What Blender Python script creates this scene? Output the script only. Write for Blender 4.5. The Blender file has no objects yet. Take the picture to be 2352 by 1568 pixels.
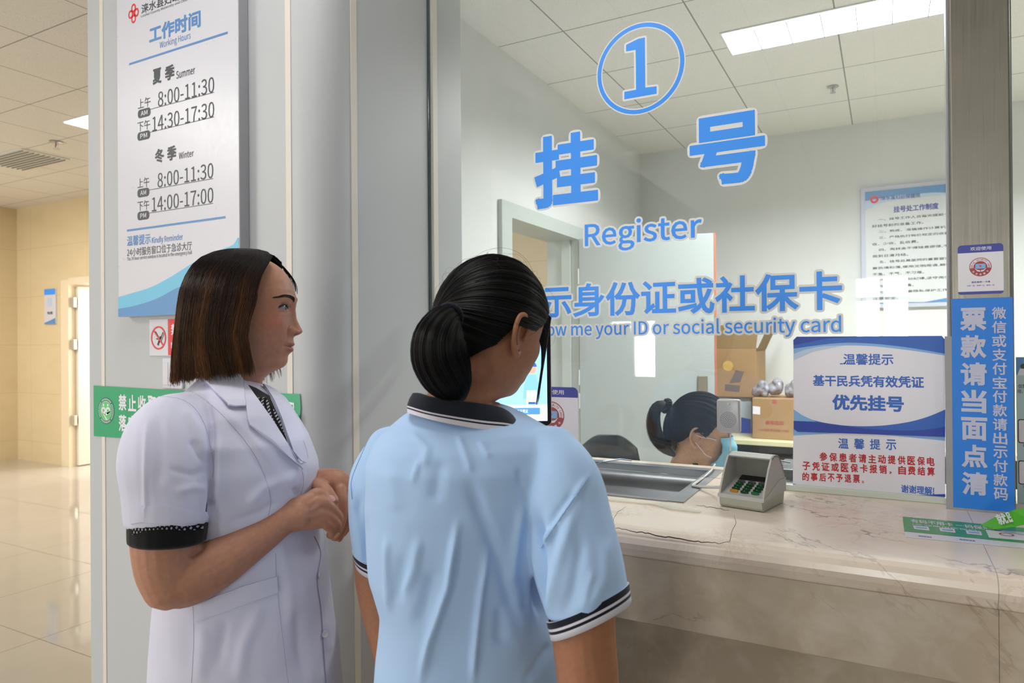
import bpy, bmesh, math, random, os
import numpy as np
from mathutils import Vector, Matrix
from mathutils.geometry import tessellate_polygon, delaunay_2d_cdt
random.seed(7); np.random.seed(7)
SC = bpy.context.scene
COL = SC.collection
R = math.radians

# ------------------------------------------------------------------ camera, world, lights, exposure
W_, H_, F_ = 2352.0, 1568.0, 1590.0
CAM = Vector((0.0, 0.0, 1.42))
YAW, PITCH, ROLL = R(28.4), math.atan(5.0/1590.0), -0.0077
_r0 = Vector((math.cos(YAW), math.sin(YAW), 0)); _f0 = Vector((-math.sin(YAW), math.cos(YAW), 0)); _u0 = Vector((0, 0, 1))
_f = (_f0*math.cos(PITCH)+_u0*math.sin(PITCH)).normalized()
_u = _r0.cross(_f)
CX = (_r0*math.cos(ROLL)+_u*math.sin(ROLL)); CY = (-_r0*math.sin(ROLL)+_u*math.cos(ROLL)); CZ = -_f
camd = bpy.data.cameras.new('camera'); cam = bpy.data.objects.new('camera', camd); COL.objects.link(cam)
camd.sensor_width = 36.0; camd.lens = 36.0*F_/W_; camd.clip_start = 0.05; camd.clip_end = 200
cam.matrix_world = Matrix(((CX.x, CY.x, CZ.x, CAM.x), (CX.y, CY.y, CZ.y, CAM.y), (CX.z, CY.z, CZ.z, CAM.z), (0, 0, 0, 1)))
camd.dof.use_dof = True; camd.dof.focus_distance = 1.5; camd.dof.aperture_fstop = 7.1
SC.camera = cam
SC.view_settings.view_transform = 'Standard'; SC.view_settings.look = 'None'; SC.view_settings.gamma = 1.0
SC.view_settings.use_curve_mapping = False
SC.view_settings.exposure = 0.12
SC.cycles.use_denoising = True
SC.cycles.use_adaptive_sampling = True; SC.cycles.adaptive_threshold = 0.02
SC.cycles.max_bounces = 7; SC.cycles.transparent_max_bounces = 24; SC.cycles.glossy_bounces = 4
SC.cycles.sample_clamp_indirect = 6.0
SC.cycles.caustics_reflective = False; SC.cycles.caustics_refractive = False

wd = bpy.data.worlds.new('sky'); SC.world = wd; wd.use_nodes = True
bg = wd.node_tree.nodes['Background']; bg.inputs[0].default_value = (0.93, 0.97, 1.0, 1); bg.inputs[1].default_value = 3.2

def area(name, loc, rot, sx, sy, power, color=(1, 1, 1), spread=180):
    l = bpy.data.lights.new(name, 'AREA'); l.shape = 'RECTANGLE'; l.size = sx; l.size_y = sy; l.energy = power; l.color = color; l.spread = R(spread)
    o = bpy.data.objects.new(name, l); COL.objects.link(o); o.location = loc; o.rotation_euler = rot
    return o
# daylight through the hall's window wall behind the photographer, and through the far doorway
area('window_daylight', (-9.7, -6.84, 1.8), (R(90), 0, 0), 4.4, 1.9, 330, (0.95, 0.98, 1.0))  # unseen left windows, added to keep enough daylight from behind left
area('window_daylight', (2.75, -6.84, 1.8), (R(90), 0, 0), 0.9, 1.9, 9, (0.95, 0.98, 1.0))  # unseen right window, added for daylight as well
area('window_daylight', (-3.45, -7.06, 1.30), (R(90), 0, 0), .80, .9, 78, (0.97, 1.0, 0.97))
area('window_daylight', (-.05, -7.06, 1.75), (R(90), 0, 0), .70, 1.0, 64, (0.97, 1.0, 0.97))
area('doorway_daylight', (-6.6, 6.6, 1.9), (R(-90), 0, 0), 2.0, 2.2, 150, (1.0, 0.97, 0.93))
area('corridor_window_daylight', (-2.9, 7.8, 1.6), (R(-90), 0, 0), 1.6, 2.0, 90, (1.0, 0.98, 0.95))
# hall fills added at ceiling height without fixtures; office lamps set in the ceiling
area('hall_fill', (-4.45, -1.7, 3.12), (0, 0, 0), 1.2, 1.8, 105, (1.0, 0.98, 0.95))
area('hall_fill', (-7.4, 2.4, 3.12), (0, 0, 0), 1.8, 1.8, 90, (1.0, 0.97, 0.92))
area('hall_fill', (-.95, .62, 3.12), (0, 0, 0), .9, .6, 14, (1.0, 0.99, 0.97))
area('office_lamp', (-0.13, 3.69, 2.935), (0, 0, 0), 1.15, 0.26, 74, (1.0, 1.0, 1.0), 152)
area('office_lamp', (1.9, 3.69, 2.935), (0, 0, 0), 1.15, 0.26, 74, (1.0, 1.0, 1.0), 152)

def ray(px, py):
    return (CX*((px-W_/2)/F_)+CY*((H_/2-py)/F_)-CZ)
def atY(px, py, Y):
    d = ray(px, py); return CAM+d*((Y-CAM.y)/d.y)
def atX(px, py, X):
    d = ray(px, py); return CAM+d*((X-CAM.x)/d.x)
def atZ(px, py, Z):
    d = ray(px, py); return CAM+d*((Z-CAM.z)/d.z)
def atD(px, py, t):
    return CAM+ray(px, py)*t
# ------------------------------------------------------------------ materials
def s2l(c):
    return c/12.92 if c <= 0.04045 else ((c+0.055)/1.055)**2.4
def hx(h):
    h = h.lstrip('#'); return tuple(s2l(int(h[i:i+2], 16)/255) for i in (0, 2, 4))+(1,)
def setin(b, **kw):
    for k, v in kw.items():
        n = k.replace('_', ' ')
        if n in b.inputs: b.inputs[n].default_value = v
class NT:
    """small helper around a material's node tree"""
    def __init__(s, name, rough=0.5, metal=0.0, color=None, **kw):
        s.m = bpy.data.materials.new(name); s.m.use_nodes = True; s.t = s.m.node_tree
        s.b = s.t.nodes['Principled BSDF']; s.out = s.t.nodes['Material Output']
        s.b.inputs['Roughness'].default_value = rough; s.b.inputs['Metallic'].default_value = metal
        if color: s.b.inputs['Base Color'].default_value = color
        setin(s.b, **kw)
    def n(s, typ, **kw):
        nd = s.t.nodes.new(typ)
        for k, v in kw.items(): setattr(nd, k, v)
        return nd
    def l(s, a, b): s.t.links.new(a, b)
    def coord(s, kind='Object', scale=(1, 1, 1), rot=(0, 0, 0), loc=(0, 0, 0)):
        tc = s.n('ShaderNodeTexCoord'); mp = s.n('ShaderNodeMapping')
        mp.inputs['Scale'].default_value = scale; mp.inputs['Rotation'].default_value = rot; mp.inputs['Location'].default_value = loc
        s.l(tc.outputs[kind], mp.inputs[0]); return mp.outputs[0]
    def noise(s, vec, scale, detail=4, rough=0.5, dist=0.0):
        nd = s.n('ShaderNodeTexNoise'); nd.inputs['Scale'].default_value = scale; nd.inputs['Detail'].default_value = detail
        nd.inputs['Roughness'].default_value = rough; nd.inputs['Distortion'].default_value = dist
        s.l(vec, nd.inputs['Vector']); return nd.outputs['Fac']
    def ramp(s, fac, stops):
        r = s.n('ShaderNodeValToRGB'); e = r.color_ramp.elements
        while len(e) > 1: e.remove(e[-1])
        e[0].position, e[0].color = stops[0][0], stops[0][1]
        for p, c in stops[1:]:
            x = e.new(p); x.color = c
        s.l(fac, r.inputs[0]); return r.outputs[0]
    def mix(s, fac, a, b, mode='MIX'):
        m = s.n('ShaderNodeMix'); m.data_type = 'RGBA'; m.blend_type = mode
        for i, v in ((0, fac), (6, a), (7, b)):
            if hasattr(v, 'default_value') or hasattr(v, 'is_linked'): s.l(v, m.inputs[i])
            else: m.inputs[i].default_value = v
        return m.outputs[2]
    def math(s, op, a, b=0.0, c=0.0, clamp=False):
        m = s.n('ShaderNodeMath'); m.operation = op; m.use_clamp = clamp
        for i, v in enumerate((a, b, c)):
            if hasattr(v, 'is_linked'): s.l(v, m.inputs[i])
            else: m.inputs[i].default_value = v
        return m.outputs[0]
    def bump(s, h, strength=0.3, dist=0.01):
        b = s.n('ShaderNodeBump'); b.inputs['Strength'].default_value = strength; b.inputs['Distance'].default_value = dist
        s.l(h, b.inputs['Height']); s.l(b.outputs[0], s.b.inputs['Normal']); return b
    def color(s, c): s.l(c, s.b.inputs['Base Color'])
    def grid(s, axes, size, off, width):
        """mask that is 1 on thin joint lines of a grid in object coordinates"""
        tc = s.n('ShaderNodeTexCoord'); sp = s.n('ShaderNodeSeparateXYZ'); s.l(tc.outputs['Object'], sp.inputs[0])
        res = None
        for a, o, sz in zip(axes, off, size):
            v = s.math('SUBTRACT', sp.outputs['XYZ'.index(a)], o)
            v = s.math('DIVIDE', v, sz); v = s.math('FRACT', s.math('ADD', v, 1000.5))
            v = s.math('ABSOLUTE', s.math('SUBTRACT', v, 0.5)); v = s.math('LESS_THAN', v, width/sz/2)
            res = v if res is None else s.math('MAXIMUM', res, v)
        return res
def plain(name, color, rough=0.5, metal=0.0, **kw):
    if isinstance(color, str): color = hx(color)
    t = NT(name, rough, metal, color, **kw)
    # every surface keeps a faint procedural unevenness of its own
    nz = t.noise(t.coord(scale=(1, 1, 1)), 60, 3)
    r = t.math('MULTIPLY_ADD', nz, 0.12, max(0.02, rough-0.06)); t.l(r, t.b.inputs['Roughness'])
    return t.m
def glow(name, color, strength):
    t = NT(name, 0.5, 0, hx(color)); t.b.inputs['Emission Color'].default_value = hx(color); t.b.inputs['Emission Strength'].default_value = strength
    return t.m
M = {}
def panel_paint(name, col, rough=0.38):
    t = NT(name, rough, 0, hx(col)); setin(t.b, Specular_IOR_Level=.35); v = t.coord(scale=(1, 1, .25)); f = t.noise(v, 5, 3)
    c0 = hx(col); c1 = tuple(x*0.93 for x in c0[:3])+(1,)
    t.color(t.mix(f, c0, c1)); t.bump(t.noise(t.coord(scale=(1, 1, .4)), 3, 1), 0.02, 0.05)
    return t.m
M['column'] = panel_paint('white_composite_panel', '#bfc2c6', 0.45)
M['officewall'] = panel_paint('grey_white_wall_paint', '#dfe2e2', 0.6)
M['sealant'] = plain('cream_sealant', '#ddd6cc', 0.5)
M['alu'] = plain('aluminium', '#c9ccca', 0.35, 0.8)
M['whitemetal'] = plain('white_enamel', '#d8dad8', 0.4)
M['paper'] = plain('white_vinyl', '#e6e4ee', 0.35)
M['signwhite'] = plain('sign_white', '#d4d4de', 0.3)
M['grey'] = plain('grey_plastic_edge', '#9fa0a6', 0.5)
M['darktext'] = plain('dark_grey_print', '#3c4048', 0.5)
M['signblue'] = plain('mid_blue_print', '#4f87c4', 0.4)
M['skyblue'] = plain('sky_blue_print', '#6cc0e2', 0.4)
M['deepblue'] = plain('deep_blue_print', '#5590c8', 0.4)
M['vinylblue'] = plain('bright_blue_vinyl', '#3c98ff', 0.4)
M['vinyledge'] = plain('pale_vinyl_edge', '#e2e4e6', 0.5)
M['bannerblue'] = plain('banner_blue', '#1a80e8', 0.4)
M['bannertext'] = plain('banner_lettering', '#c6cae4', 0.5)
M['royal'] = plain('royal_blue_print', '#2e64c0', 0.4)
M['navyblue'] = plain('navy_blue_print', '#2540a8', 0.4)
M['lightblue'] = plain('light_blue_print', '#86b4e6', 0.4)
M['paleblue'] = plain('pale_blue_print', '#bccfea', 0.4)
M['indigo'] = plain('indigo_print', '#3f47a0', 0.4)
M['red'] = plain('red_print', '#e0202a', 0.4)
M['redtext'] = plain('red_lettering', '#c01e2c', 0.5)
M['maroon'] = plain('maroon_print', '#a8474c', 0.5)
M['green'] = plain('green_print', '#10a070', 0.35)
M['darkgreen'] = plain('dark_green_print', '#0c7a60', 0.4)
M['lightgreen'] = plain('light_green_print', '#58c878', 0.4)
M['leafgreen'] = plain('leaflet_green', '#2f9a55', 0.3)
M['leafgreen2'] = plain('leaflet_bright_green', '#55b832', 0.3)
M['black'] = plain('black_plastic', '#101216', 0.3)
M['darkslot'] = plain('dark_gap', '#18191a', 0.8)
def steel(name, col='#8d8a86', rough=0.28, sc=(120, 120, 1.5)):
    t = NT(name, rough, 1.0, hx(col)); v = t.coord(scale=sc); f = t.noise(v, 3, 4)
    blot = t.noise(t.coord(), 9, 3)
    t.color(t.mix(blot, tuple(x*.72 for x in hx(col)[:3])+(1,), hx(col)))
    t.l(t.math('MULTIPLY_ADD', f, 0.25, rough-0.08), t.b.inputs['Roughness']); t.bump(f, 0.08, 0.002); return t.m
M['steel'] = steel('brushed_stainless_steel', '#9a958c', .34)
M['traysteel'] = steel('tray_stainless_steel', '#a8abb0', 0.3, (1.5, 90, 90))
# marble counter
def marble(name, base='#f6e8da', dark='#ead9c8', joint=None):
    t = NT(name, 0.22, 0, None); v = t.coord()
    f = t.noise(v, 3.2, 6, .6, .6); g = t.noise(v, 14, 5, .6, .4)
    c = t.mix(f, hx(base), hx(dark)); c = t.mix(t.ramp(g, [(0.45, (0, 0, 0, 1)), (0.75, (.45, .45, .45, 1))]), c, hx('#e6dccd'))
    # thin wandering veins: level lines of distorted noise
    for sc, w, col, amt in ((2.4, .010, '#b58a68', .2), (5.5, .009, '#bc9a7c', .3), (1.3, .004, '#6e5640', .6)):
        n = t.noise(v, sc, 7, .62, 1.2); a = t.math('ABSOLUTE', t.math('SUBTRACT', n, .5))
        m = t.math('LESS_THAN', a, w); m = t.math('MULTIPLY', m, t.math('MULTIPLY', t.ramp(t.noise(v, 4.3, 2), [(.48, (0, 0, 0, 1)), (.66, (1, 1, 1, 1))]), amt))
        c = t.mix(m, c, hx(col))
    if joint:
        g = t.grid(*joint); c = t.mix(g, c, hx('#b3a796'))
    t.color(c); t.bump(g if not joint else t.noise(v, 40, 3), 0.02, 0.002)
    return t.m
M['marble'] = marble('cream_veined_marble', joint=('X', (1.34,), (0.139,), .0013))
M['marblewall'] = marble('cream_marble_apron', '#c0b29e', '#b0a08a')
# glazed floor tiles
t = NT('polished_beige_floor_tiles', 0.06); v = t.coord()
c = t.mix(t.noise(v, 1.3, 5, .6), hx('#c2bcb2'), hx('#b5aca0')); g = t.grid('XY', (0.8, 0.8), (0.36, 0.27), .004)
t.color(t.mix(g, c, hx('#6b6256'))); t.l(t.math('MULTIPLY_ADD', g, .5, .06), t.b.inputs['Roughness']); M['floor'] = t.m
t = NT('beige_stone_wall_cladding', 0.3); v = t.coord(scale=(1, 1, 2.2), rot=(0, .5, 0))
c = t.mix(t.noise(v, 1.6, 6, .6, .8), hx('#e2d2ae'), hx('#d4bf96')); g = t.grid('XZ', (1.2, 0.6), (0.2, 0.25), .0035)
t.color(t.mix(g, c, hx('#bfa67c'))); M['stonewall'] = t.m
def ceilmat(name, col, size, off):
    t = NT(name, .85); v = t.coord(); sp = t.ramp(t.noise(v, 170, 2, .5), [(.30, (.72, .72, .72, 1)), (.40, (1, 1, 1, 1))])
    c = t.mix(1.0, hx(col), sp, 'MULTIPLY'); g = t.grid('XY', size, off, .007); t.color(t.mix(g, c, hx('#8f8d88')))
    t.bump(t.noise(v, 90, 3), .1, .002); return t.m
M['ceil_office'] = ceilmat('mineral_ceiling_tiles', '#efefec', (.6, .6), (-1.40, 3.15))
M['ceil_hall'] = ceilmat('hall_mineral_ceiling_tiles', '#e4e2de', (.6, .6), (-1.25, .35))
# window glass: clear, mirrors what stands behind the viewer, with dust specks and a painted haze for the hall's reflection
def glassmat(name, dirt_haze=True):
    t = NT(name); t.t.nodes.remove(t.b)
    tr = t.n('ShaderNodeBsdfTransparent'); tr.inputs[0].default_value = (.965, .985, .975, 1)
    gl = t.n('ShaderNodeBsdfGlossy'); gl.inputs['Roughness'].default_value = 0.0; gl.inputs['Color'].default_value = (1, 1, 1, 1)
    fr = t.n('ShaderNodeFresnel'); ge = t.n('ShaderNodeNewGeometry'); t.l(t.math('MULTIPLY_ADD', ge.outputs['Backfacing'], 1/1.48-1.48, 1.48), fr.inputs[0])
    mx = t.n('ShaderNodeMixShader'); t.l(fr.outputs[0], mx.inputs[0]); t.l(tr.outputs[0], mx.inputs[1]); t.l(gl.outputs[0], mx.inputs[2])
    last = mx.outputs[0]
    if dirt_haze:
        df = t.n('ShaderNodeBsdfDiffuse'); df.inputs[0].default_value = (.8, .82, .84, 1); v = t.coord()
        vo = t.n('ShaderNodeTexVoronoi'); vo.inputs['Scale'].default_value = 42; t.l(v, vo.inputs['Vector'])
        sp = t.math('LESS_THAN', vo.outputs['Distance'], .055)
        zs = t.n('ShaderNodeSeparateXYZ'); t.l(v, zs.inputs[0])
        low = t.math('MULTIPLY', t.math('SUBTRACT', 1.75, zs.outputs[2], clamp=True), 1.0, clamp=True)
        sp = t.math('MULTIPLY', sp, t.math('MULTIPLY', t.ramp(t.noise(v, 6, 3), [(.5, (0, 0, 0, 1)), (.62, (1, 1, 1, 1))]), low))
        veil = t.math('MULTIPLY_ADD', t.ramp(t.noise(t.coord(scale=(1, 1, .35)), 4, 5, .7), [(.35, (0, 0, 0, 1)), (.8, (1, 1, 1, 1))]), .035, .012)
        amt = t.math('ADD', t.math('MULTIPLY', sp, .5), veil, clamp=True)
        m2 = t.n('ShaderNodeMixShader'); t.l(amt, m2.inputs[0]); t.l(last, m2.inputs[1]); t.l(df.outputs[0], m2.inputs[2]); last = m2.outputs[0]
    t.l(last, t.out.inputs[0]); return t.m
M['glass'] = glassmat('counter_window_glass'); M['clear'] = glassmat('clear_glass', False)
M['glassedge'] = plain('green_glass_edge', '#34474a', 0.15)

# ------------------------------------------------------------------ mesh helpers
def link(o, parent=None):
    COL.objects.link(o)
    if parent is not None: o.parent = parent
    return o
def mesh_obj(name, V, F, mats, parent=None, fm=None, smooth=False):
    me = bpy.data.meshes.new(name); me.from_pydata([tuple(v) for v in V], [], [tuple(f) for f in F])
    if not isinstance(mats, (list, tuple)): mats = [mats]
    for m in mats: me.materials.append(m)
    if fm is not None and len(fm) == len(me.polygons): me.polygons.foreach_set('material_index', fm)
    if smooth: me.polygons.foreach_set('use_smooth', [True]*len(me.polygons))
    me.update(); o = bpy.data.objects.new(name, me); link(o, parent)
    if parent is not None: o.matrix_parent_inverse = Matrix.Translation(-Vector(parent.location))
    return o
def tag(o, label=None, cat=None, group=None, kind=None):
    if label: o['label'] = label
    if cat: o['category'] = cat
    if group: o['group'] = group
    if kind: o['kind'] = kind
    return o
def thing(name, label, cat, loc, group=None):
    o = bpy.data.objects.new(name, None); o.empty_display_size = .05; COL.objects.link(o); o.location = loc
    return tag(o, label, cat, group)
class MB:
    def __init__(s): s.V = []; s.F = []; s.fm = []
    def add(s, V, F, mi=0):
        n = len(s.V); s.V += [tuple(v) for v in V]; s.F += [tuple(i+n for i in f) for f in F]; s.fm += [mi]*len(F); return s
    def box(s, x0, x1, y0, y1, z0, z1, mi=0, bev=0.0, M4=None):
        if bev > 0:
            bm = bmesh.new(); bmesh.ops.create_cube(bm, size=1)
            for v in bm.verts: v.co = Vector(((x0+x1)/2+v.co.x*(x1-x0), (y0+y1)/2+v.co.y*(y1-y0), (z0+z1)/2+v.co.z*(z1-z0)))
            bmesh.ops.bevel(bm, geom=bm.edges[:], offset=bev, segments=3, profile=.5, affect='EDGES')
            V = [v.co.copy() for v in bm.verts]; bm.verts.index_update(); F = [[v.index for v in f.verts] for f in bm.faces]; bm.free()
        else:
            V = [Vector((x, y, z)) for x in (x0, x1) for y in (y0, y1) for z in (z0, z1)]
            F = [(0, 1, 3, 2), (4, 6, 7, 5), (0, 4, 5, 1), (2, 3, 7, 6), (0, 2, 6, 4), (1, 5, 7, 3)]
        if M4 is not None: V = [M4 @ v for v in V]
        return s.add(V, F, mi)
    def tube(s, pts, r, n=10, mi=0, caps=True, flat=1.0):
        pts = [Vector(p) for p in pts]; rs = r if isinstance(r, (list, tuple)) else [r]*len(pts)
        V = []; F = []; up = None
        for i, p in enumerate(pts):
            d = (pts[min(i+1, len(pts)-1)]-pts[max(i-1, 0)]).normalized()
            if up is None:
                up = Vector((0, 0, 1)) if abs(d.z) < .9 else Vector((1, 0, 0))
            a = (up-d*up.dot(d)).normalized(); b = d.cross(a); up = a
            for k in range(n):
                th = 2*math.pi*k/n; V.append(p+a*(math.cos(th)*rs[i])+b*(math.sin(th)*rs[i]*flat))
        for i in range(len(pts)-1):
            for k in range(n):
                k2 = (k+1) % n; F.append((i*n+k, i*n+k2, (i+1)*n+k2, (i+1)*n+k))
        if caps: F.append(tuple(range(n-1, -1, -1))); F.append(tuple((len(pts)-1)*n+k for k in range(n)))
        return s.add(V, F, mi)
    def lathe(s, prof, c=(0, 0, 0), axis=(0, 0, 1), n=32, mi=0):
        ax = Vector(axis).normalized(); a = ax.orthogonal().normalized(); b = ax.cross(a); c = Vector(c); V = []; F = []
        for r, h in prof:
            for k in range(n):
                th = 2*math.pi*k/n; V.append(c+ax*h+a*(r*math.cos(th))+b*(r*math.sin(th)))
        for i in range(len(prof)-1):
            for k in range(n):
                k2 = (k+1) % n; F.append((i*n+k, i*n+k2, (i+1)*n+k2, (i+1)*n+k))
        F.append(tuple(range(n-1, -1, -1))); F.append(tuple((len(prof)-1)*n+k for k in range(n)))
        return s.add(V, F, mi)
    def prism(s, pts, z0, z1, mi=0, fn=None):
        """closed 2-d outline extruded from z0 to z1; fn maps (u, v, w) to space"""
        fn = fn or (lambda u, v, w: Vector((u, v, w))); n = len(pts)
        V = [fn(u, v, z0) for u, v in pts]+[fn(u, v, z1) for u, v in pts]
        F = [(i, (i+1) % n, n+(i+1) % n, n+i) for i in range(n)]
        tr = tessellate_polygon([[Vector((u, v, 0)) for u, v in pts]])
        F += [tuple(t) for t in tr]+[tuple(n+i for i in reversed(t)) for t in tr]
        return s.add(V, F, mi)
    def obj(s, name, mats, parent=None, smooth=False):
        o = mesh_obj(name, s.V, s.F, mats, parent, s.fm, smooth)
        if smooth:
            o.data.set_sharp_from_angle(angle=R(35)) if hasattr(o.data, 'set_sharp_from_angle') else None
        return o
def struct(o): o['kind'] = 'structure'; return o
def smooth_open(pts, n=8):
    P = [Vector((*p, 0)) for p in pts]; out = []; m = len(P)
    for i in range(m-1):
        p0, p1, p2, p3 = P[max(i-1, 0)], P[i], P[i+1], P[min(i+2, m-1)]
        for k in range(n): u = k/n; q = .5*((2*p1)+(p2-p0)*u+(2*p0-5*p1+4*p2-p3)*u*u+(3*p1-p0-3*p2+p3)*u**3); out.append((q.x, q.y))
    return out+[tuple(pts[-1])]
def rrect(x0, x1, z0, z1, r, n=6, corners=(1, 1, 1, 1)):
    P = []
    for (cx, cz, a0, on) in ((x1-r, z0+r, -90, corners[1]), (x1-r, z1-r, 0, corners[2]), (x0+r, z1-r, 90, corners[3]), (x0+r, z0+r, 180, corners[0])):
        if not on: P.append((cx+(r if a0 in (-90, 0) else -r), cz+(r if a0 in (0, 90) else -r))); continue
        for k in range(n+1):
            a = R(a0+90*k/n); P.append((cx+r*math.cos(a), cz+r*math.sin(a)))
    return P
# ------------------------------------------------------------------ lettering
try:
    FONT = bpy.data.fonts.load(os.path.join(bpy.utils.system_resource('DATAFILES'), 'fonts', 'Noto Sans CJK Regular.woff2'))
except Exception:
    FONT = None
def union2d(P, F, E, r, k=7, square=False):
    """union of flat shapes and round-ended strokes of radius r along their outlines"""
    vs = [Vector(p) for p in P]; fs = []
    for f in F:
        A2 = sum(P[a][0]*P[b][1]-P[b][0]*P[a][1] for a, b in zip(f, f[1:]+f[:1]))
        if abs(A2) < 1e-12: continue
        fs.append(list(f) if A2 > 0 else list(f)[::-1])
    for a, b in E:
        A, B = Vector(P[a]), Vector(P[b]); d = B-A
        if d.length < 1e-7: continue
        th = math.atan2(d.y, d.x); n0 = len(vs)
        if square:
            d = d.normalized()*r; n = Vector((-d.y, d.x)); vs += [A-d-n, B+d-n, B+d+n, A-d+n]; fs.append([n0, n0+1, n0+2, n0+3]); continue
        for j in range(k): an = th-math.pi/2+math.pi*j/(k-1); vs.append(B+Vector((math.cos(an), math.sin(an)))*r)
        for j in range(k): an = th+math.pi/2+math.pi*j/(k-1); vs.append(A+Vector((math.cos(an), math.sin(an)))*r)
        fs.append(list(range(n0, n0+2*k)))
    ov, oe, of, *_ = delaunay_2d_cdt(vs, [], fs, 0, 1e-6, False)
    V = np.array([v[:] for v in ov]).reshape(-1, 2); T = np.array([f for f in of if len(f) == 3]).reshape(-1, 3)
    C = V[T].mean(1); keep = np.zeros(len(C), bool); I = np.array([v[:] for v in vs])
    for f in fs:
        q = I[f]; cand = np.where(~keep & (C[:, 0] >= q[:, 0].min()) & (C[:, 0] <= q[:, 0].max()) & (C[:, 1] >= q[:, 1].min()) & (C[:, 1] <= q[:, 1].max()))[0]
        if not len(cand): continue
        ins = np.ones(len(cand), bool); c = C[cand]
        for j in range(len(q)):
            p0, p1 = q[j], q[(j+1) % len(q)]; ins &= ((p1[0]-p0[0])*(c[:, 1]-p0[1])-(p1[1]-p0[1])*(c[:, 0]-p0[0])) >= -1e-12
        keep[cand[ins]] = True
    return V, [tuple(int(i) for i in t) for t in T[keep]]
def rim_edges(F):
    cnt = {}
    for f in F:
        for a, b in zip(f, f[1:]+f[:1]): q = (min(a, b), max(a, b)); cnt[q] = cnt.get(q, 0)+1
    return [q for q, c in cnt.items() if c == 1]
_gc = {}; _raw = {}; BATCH = '(欢迎使用医保码)|,|14:00-17:00|14:30-17:30|24小时服务窗口位于急诊大厅|8:00-11:30|A|AM|C|D|E|H|I|Kindly Reminder|L|Laishui County Maternity and Child Healthcare Hospital|NO SMOKING|O|PM|Please show me your ID or social security card|R|Register|S|Summer|T|The 24-hour service window is located in the emergency hall|U|Winter|Working Hours|Y|me your ID or social security card|。|一、挂号工作人员每天提前十分钟到岗,认真做|七、做好患者隐私保护工作,维护秩序,|三、严格执行物价规定的收费标准,不允许多|上午|下午|不|不急、不气、不刁难。|业|主|予|事|二、熟练、准确操作计算机,减少患者等候时间。|五、挂号处是医院的重要窗口之一,对病人|仅限居民医保使用|从|付|优先挂号|会|供|保|信|做到日清月结。|六、遵守劳动纪律,坚守岗位,不做与|冬|凭|出|动|医|卡|参|取|号|后|四、周转金不得随意挪借,不准挪用公款,|回|国|国家医保局|基干民兵凭有效凭证|夏|好挂号前的准备工作。|子|季|定|宝|实|小心轻放 请勿倒置 一次性|就医|居民服务一卡通|工作无关的事情。|工作时间|康泰医药|廉|当|微|患|或|扣|报|挂|挂号处工作制度|提|支|收|收、少收、乱收费。|有码不用卡 一码保就医|欢迎使用|款|止|母、父母、子女等亲属|注意安全。|洁|涞水县妇幼保健院|清|温|温馨提示|激活医保电子凭证|点|现|电|电梯|的|码|示|示身份证或社保卡|社|票|禁|禁止吸烟|算|结|网|者|自|落|要热情和蔼,使用文明用语,解释问题要耐心,|规|记录一生、保障一生、服务一生|证|请|请出示身份证或社保卡|谢谢理解!|费|退|金|销|障|面|馨'.split('|')   # BATCH: every string used below, evaluated in one go
def eval_text(body):
    cu = bpy.data.curves.new('t', 'FONT'); o = bpy.data.objects.new('t', cu); COL.objects.link(o)
    if FONT: cu.font = FONT
    cu.body = body; cu.resolution_u = 3; cu.space_line = 4.0
    dg = bpy.context.evaluated_depsgraph_get(); me = o.evaluated_get(dg).to_mesh()
    V = np.array([v.co[:2] for v in me.vertices]).reshape(-1, 2); F = [tuple(p.vertices) for p in me.polygons]
    o.evaluated_get(dg).to_mesh_clear(); bpy.data.objects.remove(o); bpy.data.curves.remove(cu)
    return V, F
def load_batch():
    V, F = eval_text('\n'.join(BATCH)); 
    if not len(V): return
    line = np.round((.35-V[:, 1])/4.0).astype(int); byl = {}
    for f in F: byl.setdefault(line[f[0]], []).append(f)
    for i, t in enumerate(BATCH):
        fs = byl.get(i, []); ids = sorted({v for f in fs for v in f}); mp = {v: k for k, v in enumerate(ids)}
        P = V[ids].copy(); P[:, 1] += 4.0*i; _raw[t] = (P, [tuple(mp[v] for v in f) for f in fs])
def glyph(txt, bold=0.0, spacing=1.0):
    key = (txt, bold)
    if key in _gc: return _gc[key]
    if txt not in _raw: _raw[txt] = eval_text(txt)
    V, F = _raw[txt]; E = rim_edges(F)
    bold *= .55
    if bold > .0015 and len(V):
        V, F = union2d(V, F, E, bold, 5, True); E = rim_edges(F)
    _gc[key] = (V, F, E); return _gc[key]
if BATCH: load_batch()
def bbox(V): return V[:, 0].min(), V[:, 1].min(), V[:, 0].max(), V[:, 1].max()
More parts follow.
